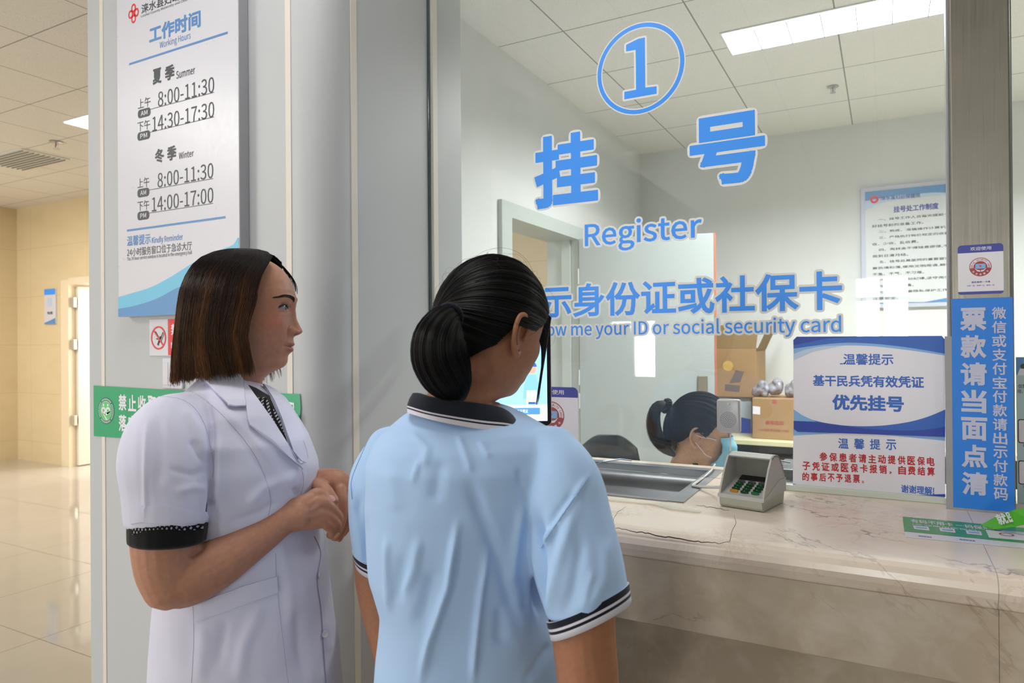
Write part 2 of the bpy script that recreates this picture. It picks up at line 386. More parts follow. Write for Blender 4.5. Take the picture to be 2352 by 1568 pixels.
class Flat:
    """flat printed work on a plane: O + u*U + v*V, lifted along N; one mesh with several inks"""
    def __init__(s, O, U, V, N): s.O, s.U, s.V, s.N = Vector(O), Vector(U), Vector(V), Vector(N); s.mb = MB(); s.mats = []
    def ink(s, m):
        m = M[m] if isinstance(m, str) else m
        if m not in s.mats: s.mats.append(m)
        return s.mats.index(m)
    def p(s, u, v, w): return s.O+s.U*u+s.V*v+s.N*w
    def px(s, x, y):
        d = ray(x, y); t = (s.O-CAM).dot(s.N)/d.dot(s.N); q = CAM+d*t-s.O; return (q.dot(s.U), q.dot(s.V))
    def poly(s, pts, m, lift):
        tr = tessellate_polygon([[Vector((u, v, 0)) for u, v in pts]]); s.mb.add([s.p(u, v, lift) for u, v in pts], [tuple(t) for t in tr], s.ink(m)); return s
    def pxpoly(s, pts, m, lift): return s.poly([s.px(*q) for q in pts], m, lift)
    def disc(s, c, r, m, lift, n=40, r0=0.0, a0=0, a1=360, ry=None):
        k = (ry or r)/r; A = [R(a0+(a1-a0)*i/n) for i in range(n+1)]
        V = [(c[0]+r*math.cos(a), c[1]+r*k*math.sin(a)) for a in A]+[(c[0]+r0*math.cos(a), c[1]+r0*k*math.sin(a)) for a in A]
        s.mb.add([s.p(u, v, lift) for u, v in V], [(i, i+1, n+2+i, n+1+i) for i in range(n)], s.ink(m)); return s
    def text(s, txt, box, m, lift, bold=0.0, ref=None, align=None, edge=None, rot=0.0, spacing=1.0, keep=False):
        """txt fitted into box (u0, v0, u1, v1); ref = substring the box belongs to, aligned at its right end"""
        Vt, Ft, Et = glyph(txt, bold, spacing); Vr = glyph(ref or txt, bold, spacing)[0]; b = bbox(Vr); u0, v0, u1, v1 = box
        sx = (u1-u0)/(b[2]-b[0]); sy = (v1-v0)/(b[3]-b[1])
        if keep: sx = sy = min(sx, sy)
        P = Vt.copy()
        if ref is not None: P[:, 0] = (Vt[:, 0]-Vt[:, 0].max())*sx+u1
        else: P[:, 0] = (Vt[:, 0]-b[0])*sx+u0
        if keep: P[:, 0] += ((u1-u0)-(b[2]-b[0])*sx)/2
        P[:, 1] = (Vt[:, 1]-b[1])*sy+v0
        if rot:
            c = np.array([(u0+u1)/2, (v0+v1)/2]); q = P-c; P = np.stack([q[:, 0]*math.cos(rot)-q[:, 1]*math.sin(rot), q[:, 0]*math.sin(rot)+q[:, 1]*math.cos(rot)], 1)+c
        s.mb.add([s.p(u, v, lift) for u, v in P], Ft, s.ink(m))
        if edge:
            V0, F0, E0 = glyph(txt, 0.0, spacing); Q = V0.copy(); b0 = bbox(Vt)
            Q[:, 0] = (V0[:, 0]-b0[0])*sx+P[:, 0].min(); Q[:, 1] = (V0[:, 1]-b0[1])*sy+P[:, 1].min()
            s.outline(Q, F0, E0, edge[0]+.55*bold*(sx+sy)/2, edge[1], lift-.0004)
        return s
    def outline(s, P, F, E, r, m, lift):
        """rounded border of width r round the lettering: the union of the shapes and round-ended strokes"""
        ov, of = union2d(P, F, E, r)
        s.mb.add([s.p(u, v, lift) for u, v in ov], of, s.ink(m))
    def obj(s, name, parent=None): return s.mb.obj(name, s.mats, parent)
def yplane(Y): return Flat((0, Y, 0), (1, 0, 0), (0, 0, 1), (0, -1, 0))
# ================================================================== the setting
GY = 1.70          # front of the counter window
CZ_ = 1.08         # counter top
WY = 1.26          # front face of the white column
SX = -1.20         # its side face
HC, OC = 3.18, 2.97
def slab(name, x0, x1, y0, y1, z0, z1, m):
    return struct(MB().box(x0, x1, y0, y1, z0, z1).obj(name, m))
slab('floor', -12.2, 5.5, -7.2, 10.5, -.1, 0, M['floor'])
slab('ceiling', -12.2, 5.5, -7.2, 1.75, HC, HC+.1, M['ceil_hall'])
slab('ceiling', -12.2, -1.83, 1.75, 7.2, HC, HC+.1, M['ceil_hall'])
slab('ceiling', -1.82, 5.5, 1.75, 5.7, OC, OC+.12, M['ceil_office'])
# bulkhead where the hall ceiling steps down, upper left of the view
slab('trim_1', -3.45, -2.25, -7.0, 7.0, HC-.0, HC+.0-.0+.02, M['ceil_hall'])
# hall walls: far wall with a doorway, far left wall with a recess
BW = 4.75
pc = atY(40, 800, BW); LX = pc.x
d0, d1 = atY(146, 800, BW).x, atY(146, 800, BW).x+1.25
w = MB(); w.box(LX-.2, d0, BW, BW+.22, 0, HC); w.box(d1, -2.05, BW, BW+.22, 0, HC); w.box(d0, d1, BW, BW+.22, 2.22, HC)
struct(w.obj('wall_far', M['stonewall']))
t = NT('beige_stone_side_wall', 0.3); v = t.coord(scale=(1, 1, 2.2))
t.color(t.mix(t.math('MAXIMUM', t.grid('YZ', (1.2, 0.6), (0.2, 0.25), .0035), 0.0), t.mix(t.noise(v, 1.6, 6, .6, .8), hx('#dccba6'), hx('#ccb68e')), hx('#bfa67c')))
w = MB(); w.box(LX-.2, LX, 3.9, BW, 0, HC); w.box(LX-.2, LX, -7.0, 2.9, 0, HC); w.box(LX-.2, LX, 2.9, 3.9, 2.25, HC)
struct(w.obj('wall_left', t.m))
struct(MB().box(LX-1.6, LX-1.4, 2.0, 4.75, 0, HC).box(LX-1.4, LX-.2, 2.0, 2.2, 0, HC).obj('wall_corridor_left', t.m))
# recessed door leaf and frame on the far left wall
struct(MB().box(LX-.16, LX-.04, 2.9, 2.98, 0, 2.25).box(LX-.16, LX-.04, 3.82, 3.9, 0, 2.25).box(LX-.16, LX-.04, 2.98, 3.82, 2.17, 2.25).obj('door_1', plain('taupe_door_frame', '#a89478', .5)))
struct(MB().box(LX-.13, LX-.09, 2.98, 3.82, .01, 2.17).obj('door_1_leaf', plain('taupe_door_leaf', '#b7a68c', .45)))
# wall behind the photographer: a row of tall windows, the outer ones added for their daylight
w = MB(); y0, y1 = -7.0, -6.86; openings = []
w.box(-12.2, 5.5, y0, y1, 0, .85); w.box(-12.2, 5.5, y0, y1, 2.75, HC)
openings = [(-11.9, -9.8), (-9.5, -7.45), (-3.85, -3.05), (-.40, .30), (2.3, 3.2)]
prev = -12.2
w.box(-3.85, -3.05, y0, y1, 1.75, 2.75); w.box(-.40, .30, y0, y1, 2.25, 2.75); w.box(-.40, .30, y0, y1, .85, 1.25)
for a, b in openings: w.box(prev, a, y0, y1, .85, 2.75); prev = b
w.box(prev, 5.5, y0, y1, .85, 2.75)
struct(w.obj('wall_back', plain('hall_plaster', '#cfc8bb', .8)))
fr = MB()
for a, b in openings:
    for xx in (a, (a+b)/2-.025, b-.05): fr.box(xx, xx+.05, y0+.03, y1-.03, .85, 2.75)
    for zz in (.85, 1.95, 2.70): fr.box(a, b, y0+.03, y1-.03, zz, zz+.05)
struct(fr.obj('window_2', M['whitemetal']))
slab('wall_right', 5.3, 5.5, -7.0, 5.6, 0, HC, M['officewall'])
slab('trim_2', 2.4, 5.3, 1.6, 1.8, 0, HC, M['column'])
# walls of the passage behind the column (seen through the office doorway)
slab('wall_passage_far', -7.5, -1.5, 7.6, 7.7, 2.3, HC, M['stonewall'])

# white composite column with a rounded corner; the counter window starts on its side face
R0 = .085
def column_outline():
    P = [(-2.165, WY)]
    P += [(SX-R0+R0*math.sin(a), WY+R0-R0*math.cos(a)) for a in [R(90*k/14) for k in range(15)]]
    P += [(SX, 1.885), (-1.77, 1.885), (-2.165, 1.885)]
    return P
mb = MB(); mb.prism(column_outline(), 0, HC)
col = mb.obj('wall_column', M['column'], smooth=True); struct(col)
# wall runs on behind the column between passage and office
def seam(x0, x1, y0, y1, nm): struct(MB().box(x0, x1, y0, y1, 0.0, HC).obj(nm, M['sealant']))
sx = atY(237, 500, WY).x; seam(sx-.010, sx+.006, WY-.002, WY+.01, 'trim_3')
sx = atY(664, 300, WY).x; seam(sx-.010, sx+.008, WY-.002, WY+.01, 'trim_4')
sy = atX(812, 300, SX).y; seam(SX-.01, SX+.002, sy-.010, sy+.012, 'trim_5')
# office walls
dy0, dy1, dh = 3.22, 4.16, 2.12
w = MB(); w.box(-1.95, -1.77, 1.885, dy0, 0, OC+.15); w.box(-1.95, -1.77, dy1, 5.62, 0, OC+.15); w.box(-1.95, -1.77, dy0, dy1, dh, OC+.15)
struct(w.obj('wall_office_left', M['officewall']))
slab('wall_office_back', -1.95, 5.3, 5.52, 5.64, 0, OC+.12, M['officewall'])
slab('trim_6', SX+.0, SX+.012, 1.712, 1.735, CZ_, OC+.1, M['sealant'])
# office door frame (grey-green enamel)
ddm = plain('pale_grey_green_frame', '#bcc6c3', .4)
w = MB(); w.box(-1.97, -1.745, dy0-.09, dy0+.02, 0, dh+.05); w.box(-1.97, -1.745, dy1-.02, dy1+.07, 0, dh+.05); w.box(-1.97, -1.745, dy0+.02, dy1-.02, dh-.03, dh+.05)
w.box(-1.86, -1.84, dy0+.02, dy0+.035, 0, dh-.03); w.box(-1.86, -1.80, dy1-.035, dy1-.02, 0, dh-.03)
struct(w.obj('door_2', ddm))
# door leaf swung into the office, with edge strip, handle plate and hinges
door = thing('door_leaf', 'pale grey office door standing open behind the clerk, with a long handle plate', 'door', (-1.74, 4.15, 0))
hp, ep = Vector((-1.735, 4.12, 0)), Vector((-.915, 4.33, 0)); dd = (ep-hp).normalized(); dn = Vector((-dd.y, dd.x, 0))
if dn.y > 0: dn = -dn
ML = Matrix(((dd.x, -dn.x, 0, hp.x), (dd.y, -dn.y, 0, hp.y), (0, 0, 1, 0), (0, 0, 0, 1)))   # local: x along leaf, -y towards viewer
LW = (ep-hp).length
MB().box(0, LW-.012, 0, .04, .01, 2.09, bev=.003, M4=ML).obj('door_panel', plain('door_enamel', '#a4acac', .4), door)
MB().box(LW-.012, LW, -.001, .041, .01, 2.09, M4=ML).obj('edge_strip', plain('red_brown_edge', '#b5694e', .5), door)
hpx = plain('satin_handle_plate', '#a69c88', .3, .8)
hpl = MB().box(LW-.115, LW-.055, -.010, 0, .98, 1.215, bev=.006, M4=ML).obj('handle_plate', hpx, door)
lv = MB(); lv.tube([ML@Vector((LW-.085, -.01, 1.08)), ML@Vector((LW-.085, -.05, 1.08)), ML@Vector((LW-.10, -.055, 1.08)), ML@Vector((LW-.20, -.055, 1.08))], [.010, .010, .011, .009]); lv.obj('lever', M['alu'], hpl)
for hz in (.35, 1.05, 1.2, 1.85): MB().tube([Vector((-1.74, 4.135, hz-.05)), Vector((-1.74, 4.135, hz+.05))], .010).obj('hinge', M['alu'], door)
# recess moulding lines on the leaf
# opening beyond the passage: bright window seen through the office doorway
slab('wall_passage_end', -7.5, -3.35, 7.0, 7.1, 0, HC, M['stonewall'])
slab('wall_passage_side', -2.15, -1.97, 5.7, 9.5, 0, HC, M['stonewall'])
slab('trim_7', -3.35, -1.97, 7.0, 7.1, 2.25, HC, plain('cream_lintel', '#d8cbae', .6))
# doorway trim in far hall wall and open door leaf with three hinges
mt = plain('cream_stone_jamb', '#ead9bd', .35)
struct(MB().box(d0-.0, d0+.16, BW-.03, BW+.26, 0, 2.22).box(d0+.16, d1, BW-.03, BW+.26, 2.16, 2.24).obj('door_3', mt))
lf = thing('door_leaf', 'narrow cream door leaf with bright hinges in the far hall doorway', 'door', (d0+.2, BW+.1, 0))
MB().box(d0+.17, d0+.215, BW+.05, BW+.85, 0.01, 2.14).obj('door_panel', plain('cream_door_leaf', '#d9cfc0', .4), lf)
for hz in (.55, 1.45, 1.95): MB().box(d0+.155, d0+.225, BW-.005, BW+.03, hz-.06, hz+.06, bev=.004).obj('hinge', plain('bright_hinge', '#d8d4cc', .3, .7), lf)

# counter window pane
pane = MB().box(SX+.003, .118, GY, GY+.008, CZ_+.012, 3.05).obj('window_1', M['glass']); struct(pane)
MB().box(SX+.0005, SX+.0035, GY-.001, GY+.009, CZ_+.012, 3.05).obj('glass_edge', M['glassedge'], pane)
pane2 = MB().box(.215, 2.4, GY, GY+.008, CZ_+.012, 3.05).obj('window_3', M['glass']); struct(pane2)
bead = plain('pale_green_bead', '#cfd6cc', .25)
struct(MB().box(-.245, .118, GY-.012, GY+.02, CZ_, CZ_+.014, bev=.002).obj('trim_8', bead))
struct(MB().box(.215, 2.4, GY-.012, GY+.02, CZ_, CZ_+.014, bev=.002).obj('trim_9', bead))

# marble counter: slab with a rounded nose, a cut-out for the money tray, and the apron under it
TX0, TX1, TY0, TY1 = -.80, -.385, 1.455, 1.885
a, b = atZ(1569, 1155, CZ_), atZ(1657, 1080, CZ_)
TX1, TY0, TY1 = (a.x+b.x)/2, a.y, b.y
ctr = thing('service_counter', 'long cream veined marble counter with a rounded front edge and a deep front apron', 'counter', (0, 1.5, 0))
CF = 1.205
x0, x1, ys, ye, zt, th = SX+.002, 2.4, CF+.035, 1.93, CZ_, .05
mb = MB()
LE = -.93
def slab_piece(ax, bx, ay, by): mb.box(ax, bx, ay, by, zt-th, zt)
slab_piece(LE, TX0, ys, ye); slab_piece(x0, LE, 1.62, ye); slab_piece(TX1, x1, ys, ye); slab_piece(TX0, TX1, ys, TY0); slab_piece(TX0, TX1, TY1, ye)
nose = [(CF+.035, zt), (CF+.018, zt-.001), (CF+.008, zt-.006), (CF+.002, zt-.014), (CF, zt-.024), (CF+.003, zt-.034), (CF+.008, zt-.042), (CF+.012, zt-.05), (CF+.035, zt-.05)]
mb.prism(nose, LE, x1, 0, lambda u, v, w: Vector((w, u, v)))
mb.obj('counter_top', M['marble'], ctr)
MB().box(LE, .1394, CF+.008, CF+.04, .915, zt-.05).box(.1400, x1, CF+.008, CF+.04, .915, zt-.05).obj('apron', M['marblewall'], ctr)
MB().box(LE+.03, x1, CF+.085, CF+.16, 0, zt-.05).box(x0, LE+.03, 1.62, 1.7, 0, zt-.05).box(LE, x1, CF+.04, CF+.085, .9, .93).obj('base_wall', M['marblewall'], ctr)
MB().box(SX+.01, x1, 1.90, 1.935, .98, zt-.001).obj('inner_edge', plain('cream_laminate', '#e0dcc4', .4), ctr)
# crack along the nose and the seam cracks on the top
def crack(pts, zf, wd, name, parent):
    mb2 = MB(); V = []; rnd = random.Random(3)
    P = []
    for i in range(len(pts)-1):
        A, B = Vector(pts[i]+(0,)), Vector(pts[i+1]+(0,)); n = max(2, int((B-A).length/7))
        for k in range(n): P.append(A.lerp(B, k/n)+Vector((rnd.uniform(-1, 1), rnd.uniform(-1.4, 1.4), 0)))
    P.append(Vector(pts[-1]+(0,)))
    q = [zf(p.x, p.y) for p in P]
    mb2.tube(q, [wd*(.3+.7*math.sin(math.pi*(i+.5)/len(q))) for i in range(len(q))], 5)
    return mb2.obj(name, M['darkslot'], parent)
crack([(1404, 1212), (1430, 1214), (1458, 1222), (1466, 1221), (1520, 1231), (1560, 1237), (1610, 1244), (1650, 1247), (1676, 1244)], lambda x, y: atY(x, y, CF+.003), .0010, 'crack', ctr)
crack([(1676, 1244), (1681, 1222), (1690, 1200), (1686, 1183)], lambda x, y: atZ(x, y, zt+.0), .0005, 'crack', ctr)
crack([(1408, 1207), (1410, 1190), (1420, 1175), (1438, 1163)], lambda x, y: atZ(x, y, zt), .0004, 'crack', ctr)
crack([(1600, 1160), (1640, 1166), (1662, 1170), (1676, 1172)], lambda x, y: atZ(x, y, zt), .0008, 'crack', ctr)

# stainless money tray sunk in the counter
tr = thing('money_tray', 'brushed stainless steel money tray sunk into the marble counter under the glass', 'tray', ((TX0+TX1)/2, (TY0+TY1)/2, CZ_))
rim = .030; n = 20; V = []; F = []
prof = [(TY0+rim*.35, 0)]+[(TY0+rim*.4+(TY1-TY0-rim*1.1)*(.5-.5*math.cos(math.pi*k/n)), -.062*math.sin(math.pi*k/n)**.55) for k in range(n+1)]+[(TY1-rim, 0)]
for i, (y, z) in enumerate(prof): V += [(TX0+rim, y, CZ_+.002+z), (TX1-rim, y, CZ_+.002+z)]
for i in range(len(prof)-1): F.append((2*i, 2*i+1, 2*i+3, 2*i+2))
mb = MB(); mb.add(V, F)
for xx, s_ in ((TX0+rim, 1), (TX1-rim, -1)):
    P = [(y, CZ_+.002+z) for y, z in prof]; mb.add([(xx, y, z) for y, z in P], [tuple(range(len(P)))])
mb.obj('basin', M['traysteel'], tr, smooth=True)
mb = MB(); zz = CZ_+.0005
mb.box(TX0-.004, TX0+rim, TY0, TY1, zz, zz+.002); mb.box(TX1-rim, TX1+.004, TY0, TY1, zz, zz+.002); mb.box(TX0+rim, TX1-rim, TY0-.003, TY0+.012, zz, zz+.002); mb.box(TX0+rim, TX1-rim, TY1-rim, TY1+.004, zz, zz+.002)
mb.obj('rim', M['traysteel'], tr)
cl = NT('clear_tape', .15, 0, hx('#e8e4d2')); cl.b.inputs['Alpha'].default_value = .35
def pxz(pts, z): return [tuple(atZ(x, y, z)[:2]) for x, y in pts]
MB().prism(pxz([(1372, 1141), (1450, 1149), (1530, 1158), (1568, 1165), (1612, 1172), (1608, 1180), (1540, 1172), (1500, 1161), (1372, 1149)], CZ_), CZ_+.003, CZ_+.0034).obj('tape', cl.m, tr)

# stainless post with a blue banner
X0, X1 = atY(2187, 900, 1.645).x, atY(2328, 900, 1.645).x
post = thing('steel_post', 'brushed stainless steel post standing on the counter between the two windows', 'post', ((X0+X1)/2, 1.69, CZ_))
MB().box(X0, X1, 1.645, 1.745, CZ_+.0, OC+.1, bev=.004).obj('shaft', M['steel'], post)
MB().box(X0-.004, X0-.0005, 1.66, 1.70, CZ_, OC+.1).box(X1+.0005, X1+.004, 1.66, 1.70, CZ_, OC+.1).obj('sealant_joint', M['grey'], post)
# ================================================================== writing on the glass
def pxbox(fl, x0, y0, x1, y1, xm=None):
    """box on the plane from pixel extents (heights read at the middle column)"""
    xm = (x0+x1)/2 if xm is None else xm
    ym = (y0+y1)/2
    return (fl.px(x0, ym)[0], fl.px(xm, y1)[1], fl.px(x1, ym)[0], fl.px(xm, y0)[1])
def decal(name, label, cat, build, group=None):
    fl = yplane(GY-.0012); build(fl); o = fl.obj(name); tag(o, label, cat, group); return o
EW = .0062
def b_one(fl):
    u0, u1 = fl.px(1372, 160)[0], fl.px(1572, 150)[0]; v0, v1 = fl.px(1462, 262)[1], fl.px(1486, 50)[1]
    c = ((u0+u1)/2, (v0+v1)/2); r = (u1-u0)/2; ry = (v1-v0)/2
    fl.disc(c, r, 'vinylblue', 0, 72, r0=r-.0105, ry=ry); fl.disc(c, r+.0028, 'vinyledge', -.0004, 72, r0=r-.0135, ry=ry+.0028)
    # the numeral: flag, stem and foot
    q = [(1438, 103), (1466, 89), (1481, 86), (1482, 201), (1508, 198), (1508, 215), (1434, 228), (1434, 211), (1461, 206), (1460, 114), (1438, 118)]
    P = [fl.px(*z) for z in q]; P = [(round(u, 4), v) for u, v in P]
    fl.poly(P, 'vinylblue', 0)
    n = len(P); fl.outline(np.array(P), [tuple(range(n))] if False else [tuple(t) for t in tessellate_polygon([[Vector((a, b, 0)) for a, b in P]])], [(i, (i+1) % n) for i in range(n)], EW*.8, 'vinyledge', -.0004)
decal('window_number', 'bright blue numeral one inside a ring, high on the counter glass', 'number decal', b_one)
decal('register_character', 'large bright blue character 挂 on the counter glass, left of its pair', 'lettering', lambda fl: fl.text('挂', pxbox(fl, 1227, 306, 1373, 474), 'vinylblue', 0, .022, edge=(EW, 'vinyledge')))
decal('register_character', 'large bright blue character 号 on the counter glass, right of its pair', 'lettering', lambda fl: fl.text('号', pxbox(fl, 1584, 262, 1757, 423), 'vinylblue', 0, .022, edge=(EW, 'vinyledge')))
decal('register_word', 'blue word Register with a pale rounded border on the glass', 'lettering', lambda fl: fl.text('Register', pxbox(fl, 1343, 500, 1612, 572), 'vinylblue', 0, .008, edge=(EW*.85, 'vinyledge')))
def b_card(fl):
    x0, x1 = fl.px(1243, 690)[0], fl.px(1934, 690)[0]; v0, v1 = fl.px(1600, 721)[1], fl.px(1600, 637)[1]
    fl.text('请出示身份证或社保卡', (x0, v0, x1, v1), 'vinylblue', 0, .014, ref='示身份证或社保卡', edge=(EW*.85, 'vinyledge'))
decal('card_notice_line', 'line of blue Chinese characters about an ID or social security card, on the glass', 'lettering', b_card)
def b_en(fl):
    x0, x1 = fl.px(1312, 755)[0], fl.px(1932, 750)[0]; v0, v1 = fl.px(1600, 776)[1], fl.px(1600, 732)[1]
    fl.text('Please show me your ID or social security card', (x0, v0, x1, v1), 'vinylblue', 0, .006, ref='me your ID or social security card', edge=(EW*.75, 'vinyledge'))
decal('english_notice_line', 'line of small blue English words ending in social security card on the glass', 'lettering', b_en)

# ---- security card stickers
def ring_text(fl, txt, c, r, h, a0, a1, m, lift, inward=False):
    n = len(txt)
    for i, ch in enumerate(txt):
        if ch == ' ': continue
        a = R(a0+(a1-a0)*(i+.5)/n); Vt, Ft, Et = glyph(ch, .012); b = bbox(glyph('H', .012)[0]) if ord(ch) < 128 else bbox(glyph('国', .012)[0])
        s = h/(b[3]-b[1]); P = Vt.copy(); bb = bbox(Vt); P[:, 0] = (P[:, 0]-(bb[0]+bb[2])/2)*s; P[:, 1] = (P[:, 1]-(b[1]+b[3])/2)*s
        th = (a-math.pi/2) if not inward else (a+math.pi/2)
        Q = [(c[0]+r*math.cos(a)+x*math.cos(th)-y*math.sin(th), c[1]+r*math.sin(a)+x*math.sin(th)+y*math.cos(th)) for x, y in P]
        fl.mb.add([fl.p(u, v, lift) for u, v in Q], Ft, fl.ink(m))
def card_sticker(fl, x0, z0, x1, z1, tilt=0):
    w, h = x1-x0, z1-z0; r = .055*w*1.6
    L = .0002
    fl.poly(rrect(x0, x1, z0, z1, r), 'paper', L); fl.poly(rrect(x0, x1, z1-.16*h, z1, r, corners=(0, 0, 1, 1)), 'indigo', 2*L)
    fl.poly(rrect(x0, x1, z0, z0+.055*h, min(r, .054*h), corners=(1, 1, 0, 0)), 'indigo', 2*L)
    fl.text('欢迎使用', (x0+.28*w, z1-.118*h, x0+.74*w, z1-.045*h), 'paper', 3*L, .004)
    c = (x0+.5*w, z0+.545*h); q = .245*w
    fl.disc(c, q, 'maroon', 2*L, 48); fl.disc(c, q*.93, 'paper', 3*L, 48, r0=q*.62, a0=-8, a1=188); fl.disc(c, q*.62, 'maroon', 3*L, 40, r0=q*.56, a0=-8, a1=188)
    fl.poly(rrect(c[0]-q*.46, c[0]+q*.46, c[1]-q*.18, c[1]+q*.34, q*.1), 'lightblue', 4*L); fl.disc((c[0], c[1]+q*.1), q*.09, 'red', 5*L, 16)
    fl.poly([(c[0]-q*.56, c[1]-q*.1), (c[0]-q*.3, c[1]-q*.3), (c[0]-.03*q, c[1]-q*.36), (c[0]-.03*q, c[1]-q*.52), (c[0]-q*.28, c[1]-q*.46)], 'paper', 5*L)
    fl.poly([(c[0]+q*.56, c[1]-q*.1), (c[0]+q*.28, c[1]-q*.46), (c[0]+.03*q, c[1]-q*.52), (c[0]+.03*q, c[1]-q*.36), (c[0]+q*.3, c[1]-q*.3)], 'paper', 5*L)
    ring_text(fl, 'SOCIAL SECURITY CARD', c, q*.775, q*.17, 188, -8, 'maroon', 4*L)
    ring_text(fl, '社会保障卡', c, q*.80, q*.2, 205, 335, 'paper', 4*L, True)
    fl.text('居民服务一卡通', (x0+.30*w, z0+.225*h, x0+.71*w, z0+.262*h), 'indigo', 2*L, .012)
    fl.text('记录一生、保障一生、服务一生', (x0+.2*w, z0+.16*h, x0+.8*w, z0+.187*h), 'indigo', 2*L, .004)
fl = yplane(GY-.001); b = pxbox(fl, 1207, 888, 1328, 1034)
card_sticker(fl, b[0], b[1], b[2], b[3]); o = fl.obj('card_sticker')
tag(o, 'white and indigo social security card sticker on the glass, partly behind the face scanner', 'sticker')
fl = yplane(1.6438); b = pxbox(fl, 2200, 561, 2305, 675)
card_sticker(fl, b[0], b[1], b[2], b[3]); o = fl.obj('card_sticker')
tag(o, 'square social security card sticker on the steel post above the blue banner', 'sticker')

# ---- blue banner on the post
ban = thing('vertical_banner', 'bright blue vertical banner with two columns of white characters on the steel post', 'banner', (X0, 1.64, CZ_+.01))
fl = yplane(1.6425); bb = (fl.px(2187, 900)[0], fl.px(2256, 1170)[1], fl.px(2328, 900)[0], fl.px(2256, 684)[1])
MB().box(bb[0]-.012, bb[2]+.0, 1.6432, 1.6444, bb[1]-.006, bb[3]-.075, bev=.0004).obj('backing', M['grey'], ban)
fl.poly([(bb[0], bb[1]), (bb[2], bb[1]), (bb[2], bb[3]), (bb[0], bb[3])], 'bannerblue', 0); fl.obj('sheet', ban)
fl = yplane(1.6418)
H = bb[3]-bb[1]; Wd = bb[2]-bb[0]
for txt, xa, xb, za, zb in (('票款请当面点清', .145, .575, .955, .045), ('微信或支付宝付款请出示付款码', .665, .895, .955, .045)):
    n = len(txt); st = (za-zb)/n*H
    gap = .16 if n < 10 else .12
    for i, ch in enumerate(txt):
        zt_ = bb[1]+za*H-i*st; fl.text(ch, (bb[0]+xa*Wd, zt_-st*(1-gap), bb[0]+xb*Wd, zt_), 'bannertext', 0, .022 if n < 10 else .012)
fl.obj('lettering', ban)

# ---- two printed notices at the right of the glass
def wave(fl, pts, m, lift): fl.pxpoly(pts, m, lift)
no = thing('priority_notice', 'upper white notice with blue waves about militia priority registration, on the glass beside the post', 'notice', (0, GY, 1.2))
fl = yplane(GY-.0035); q = [(1822, 781), (1830, 773), (2163, 771), (2170, 779), (2171, 1003), (1832, 991), (1823, 985)]
P = [fl.px(*z) for z in q]; MB().prism(P, 0, .0016, 0, lambda u, v, w: fl.p(u, v, -w)).obj('card', M['paper'], no)
L = .0003
fl.pxpoly([(1822, 781), (1830, 773), (2163, 771), (2170, 779)]+smooth_open([(2170, 816), (2080, 803), (1990, 794), (1910, 794), (1860, 800), (1823, 812)]), 'lightblue', L)
fl.pxpoly([(1822, 781), (1830, 773), (2163, 771), (2170, 779)]+smooth_open([(2170, 812), (2080, 797), (1990, 788), (1920, 788), (1823, 800)]), 'royal', 2*L)
fl.pxpoly([(1822, 781), (1830, 773), (1990, 772), (1900, 777), (1823, 792)], 'navyblue', 3*L)
fl.pxpoly([(1823, 812), (1860, 800), (1910, 794), (1940, 793), (1870, 806), (1823, 826)], 'paleblue', 1.5*L)
fl.pxpoly(smooth_open([(1823, 940), (1860, 962), (1930, 976), (2010, 978), (2080, 970), (2130, 957), (2171, 940)])+[(2171, 1003), (1832, 991), (1823, 985)], 'royal', L)
fl.pxpoly([(1823, 940), (1842, 953), (1875, 968), (1823, 966)], 'lightblue', 2*L)
fl.pxpoly(smooth_open([(1823, 966), (1900, 972), (2000, 985), (2100, 988), (2171, 980)])+[(2171, 1003), (1832, 991), (1823, 985)], 'navyblue', 2*L)
fl.text('温馨提示', pxbox(fl, 1937, 812, 2052, 838), 'royal', L, .012, rot=0)
fl.poly([fl.px(*z) for z in ((1928, 834), (1931, 837), (1940, 835), (1944, 829), (1941, 832), (1936, 834))], 'royal', L)
fl.text('基干民兵凭有效凭证', pxbox(fl, 1867, 862, 2122, 889), 'royal', L, .018)
fl.text('优先挂号', pxbox(fl, 1911, 907, 2076, 944), 'royal', L, .024)
fl.obj('print', no)
no = thing('refund_notice', 'lower white notice with red Chinese lettering, on the glass beside the post', 'notice', (0, GY, 1.1))
fl = yplane(GY-.0018); q = [(1822, 984), (2171, 998), (2171, 1154), (1821, 1126)]
P = [fl.px(*z) for z in q]; MB().prism(P, 0, .0006, 0, lambda u, v, w: fl.p(u, v, -w)).obj('card', M['paper'], no)
fl.pxpoly([(1822, 984), (2171, 998), (2171, 1012), (2050, 1000), (1950, 993), (1822, 1000)], 'lightblue', L)
fl.pxpoly([(1821, 1110), (1880, 1124), (1960, 1134), (2050, 1137), (2171, 1134), (2171, 1154), (1821, 1126)], 'signblue', L)
fl.pxpoly([(1920, 1130), (2000, 1137), (2090, 1138), (2171, 1135), (2171, 1154), (2000, 1141)], 'navyblue', 2*L)
for i, ch in enumerate('温馨提示'):
    x = 1925+i*36.5; fl.text(ch, pxbox(fl, x, 1006+i*1, x+24, 1030+i*1.2), 'royal', L, .012)
for txt, xa, xb, ya, yb in (('参保患者请主动提供医保电', 1880, 2149, 1043, 1063), ('子凭证或医保卡报销,自费结算', 1841, 2149, 1066, 1086), ('的事后不予退票。', 1841, 1996, 1091, 1110)):
    n = len(txt); wch = (xb-xa)/n
    for i, ch in enumerate(txt):
        xc = xa+(i+.5)*wch; yy = (xc-1995)*.045
        if ch in ',。': fl.text(ch, pxbox(fl, xc-wch*.35, yb+yy-6, xc-wch*.1, yb+yy), 'redtext', L, .01)
        else: fl.text(ch, pxbox(fl, xc-wch*.40, ya+yy, xc+wch*.40, yb+yy), 'redtext', L, .018)
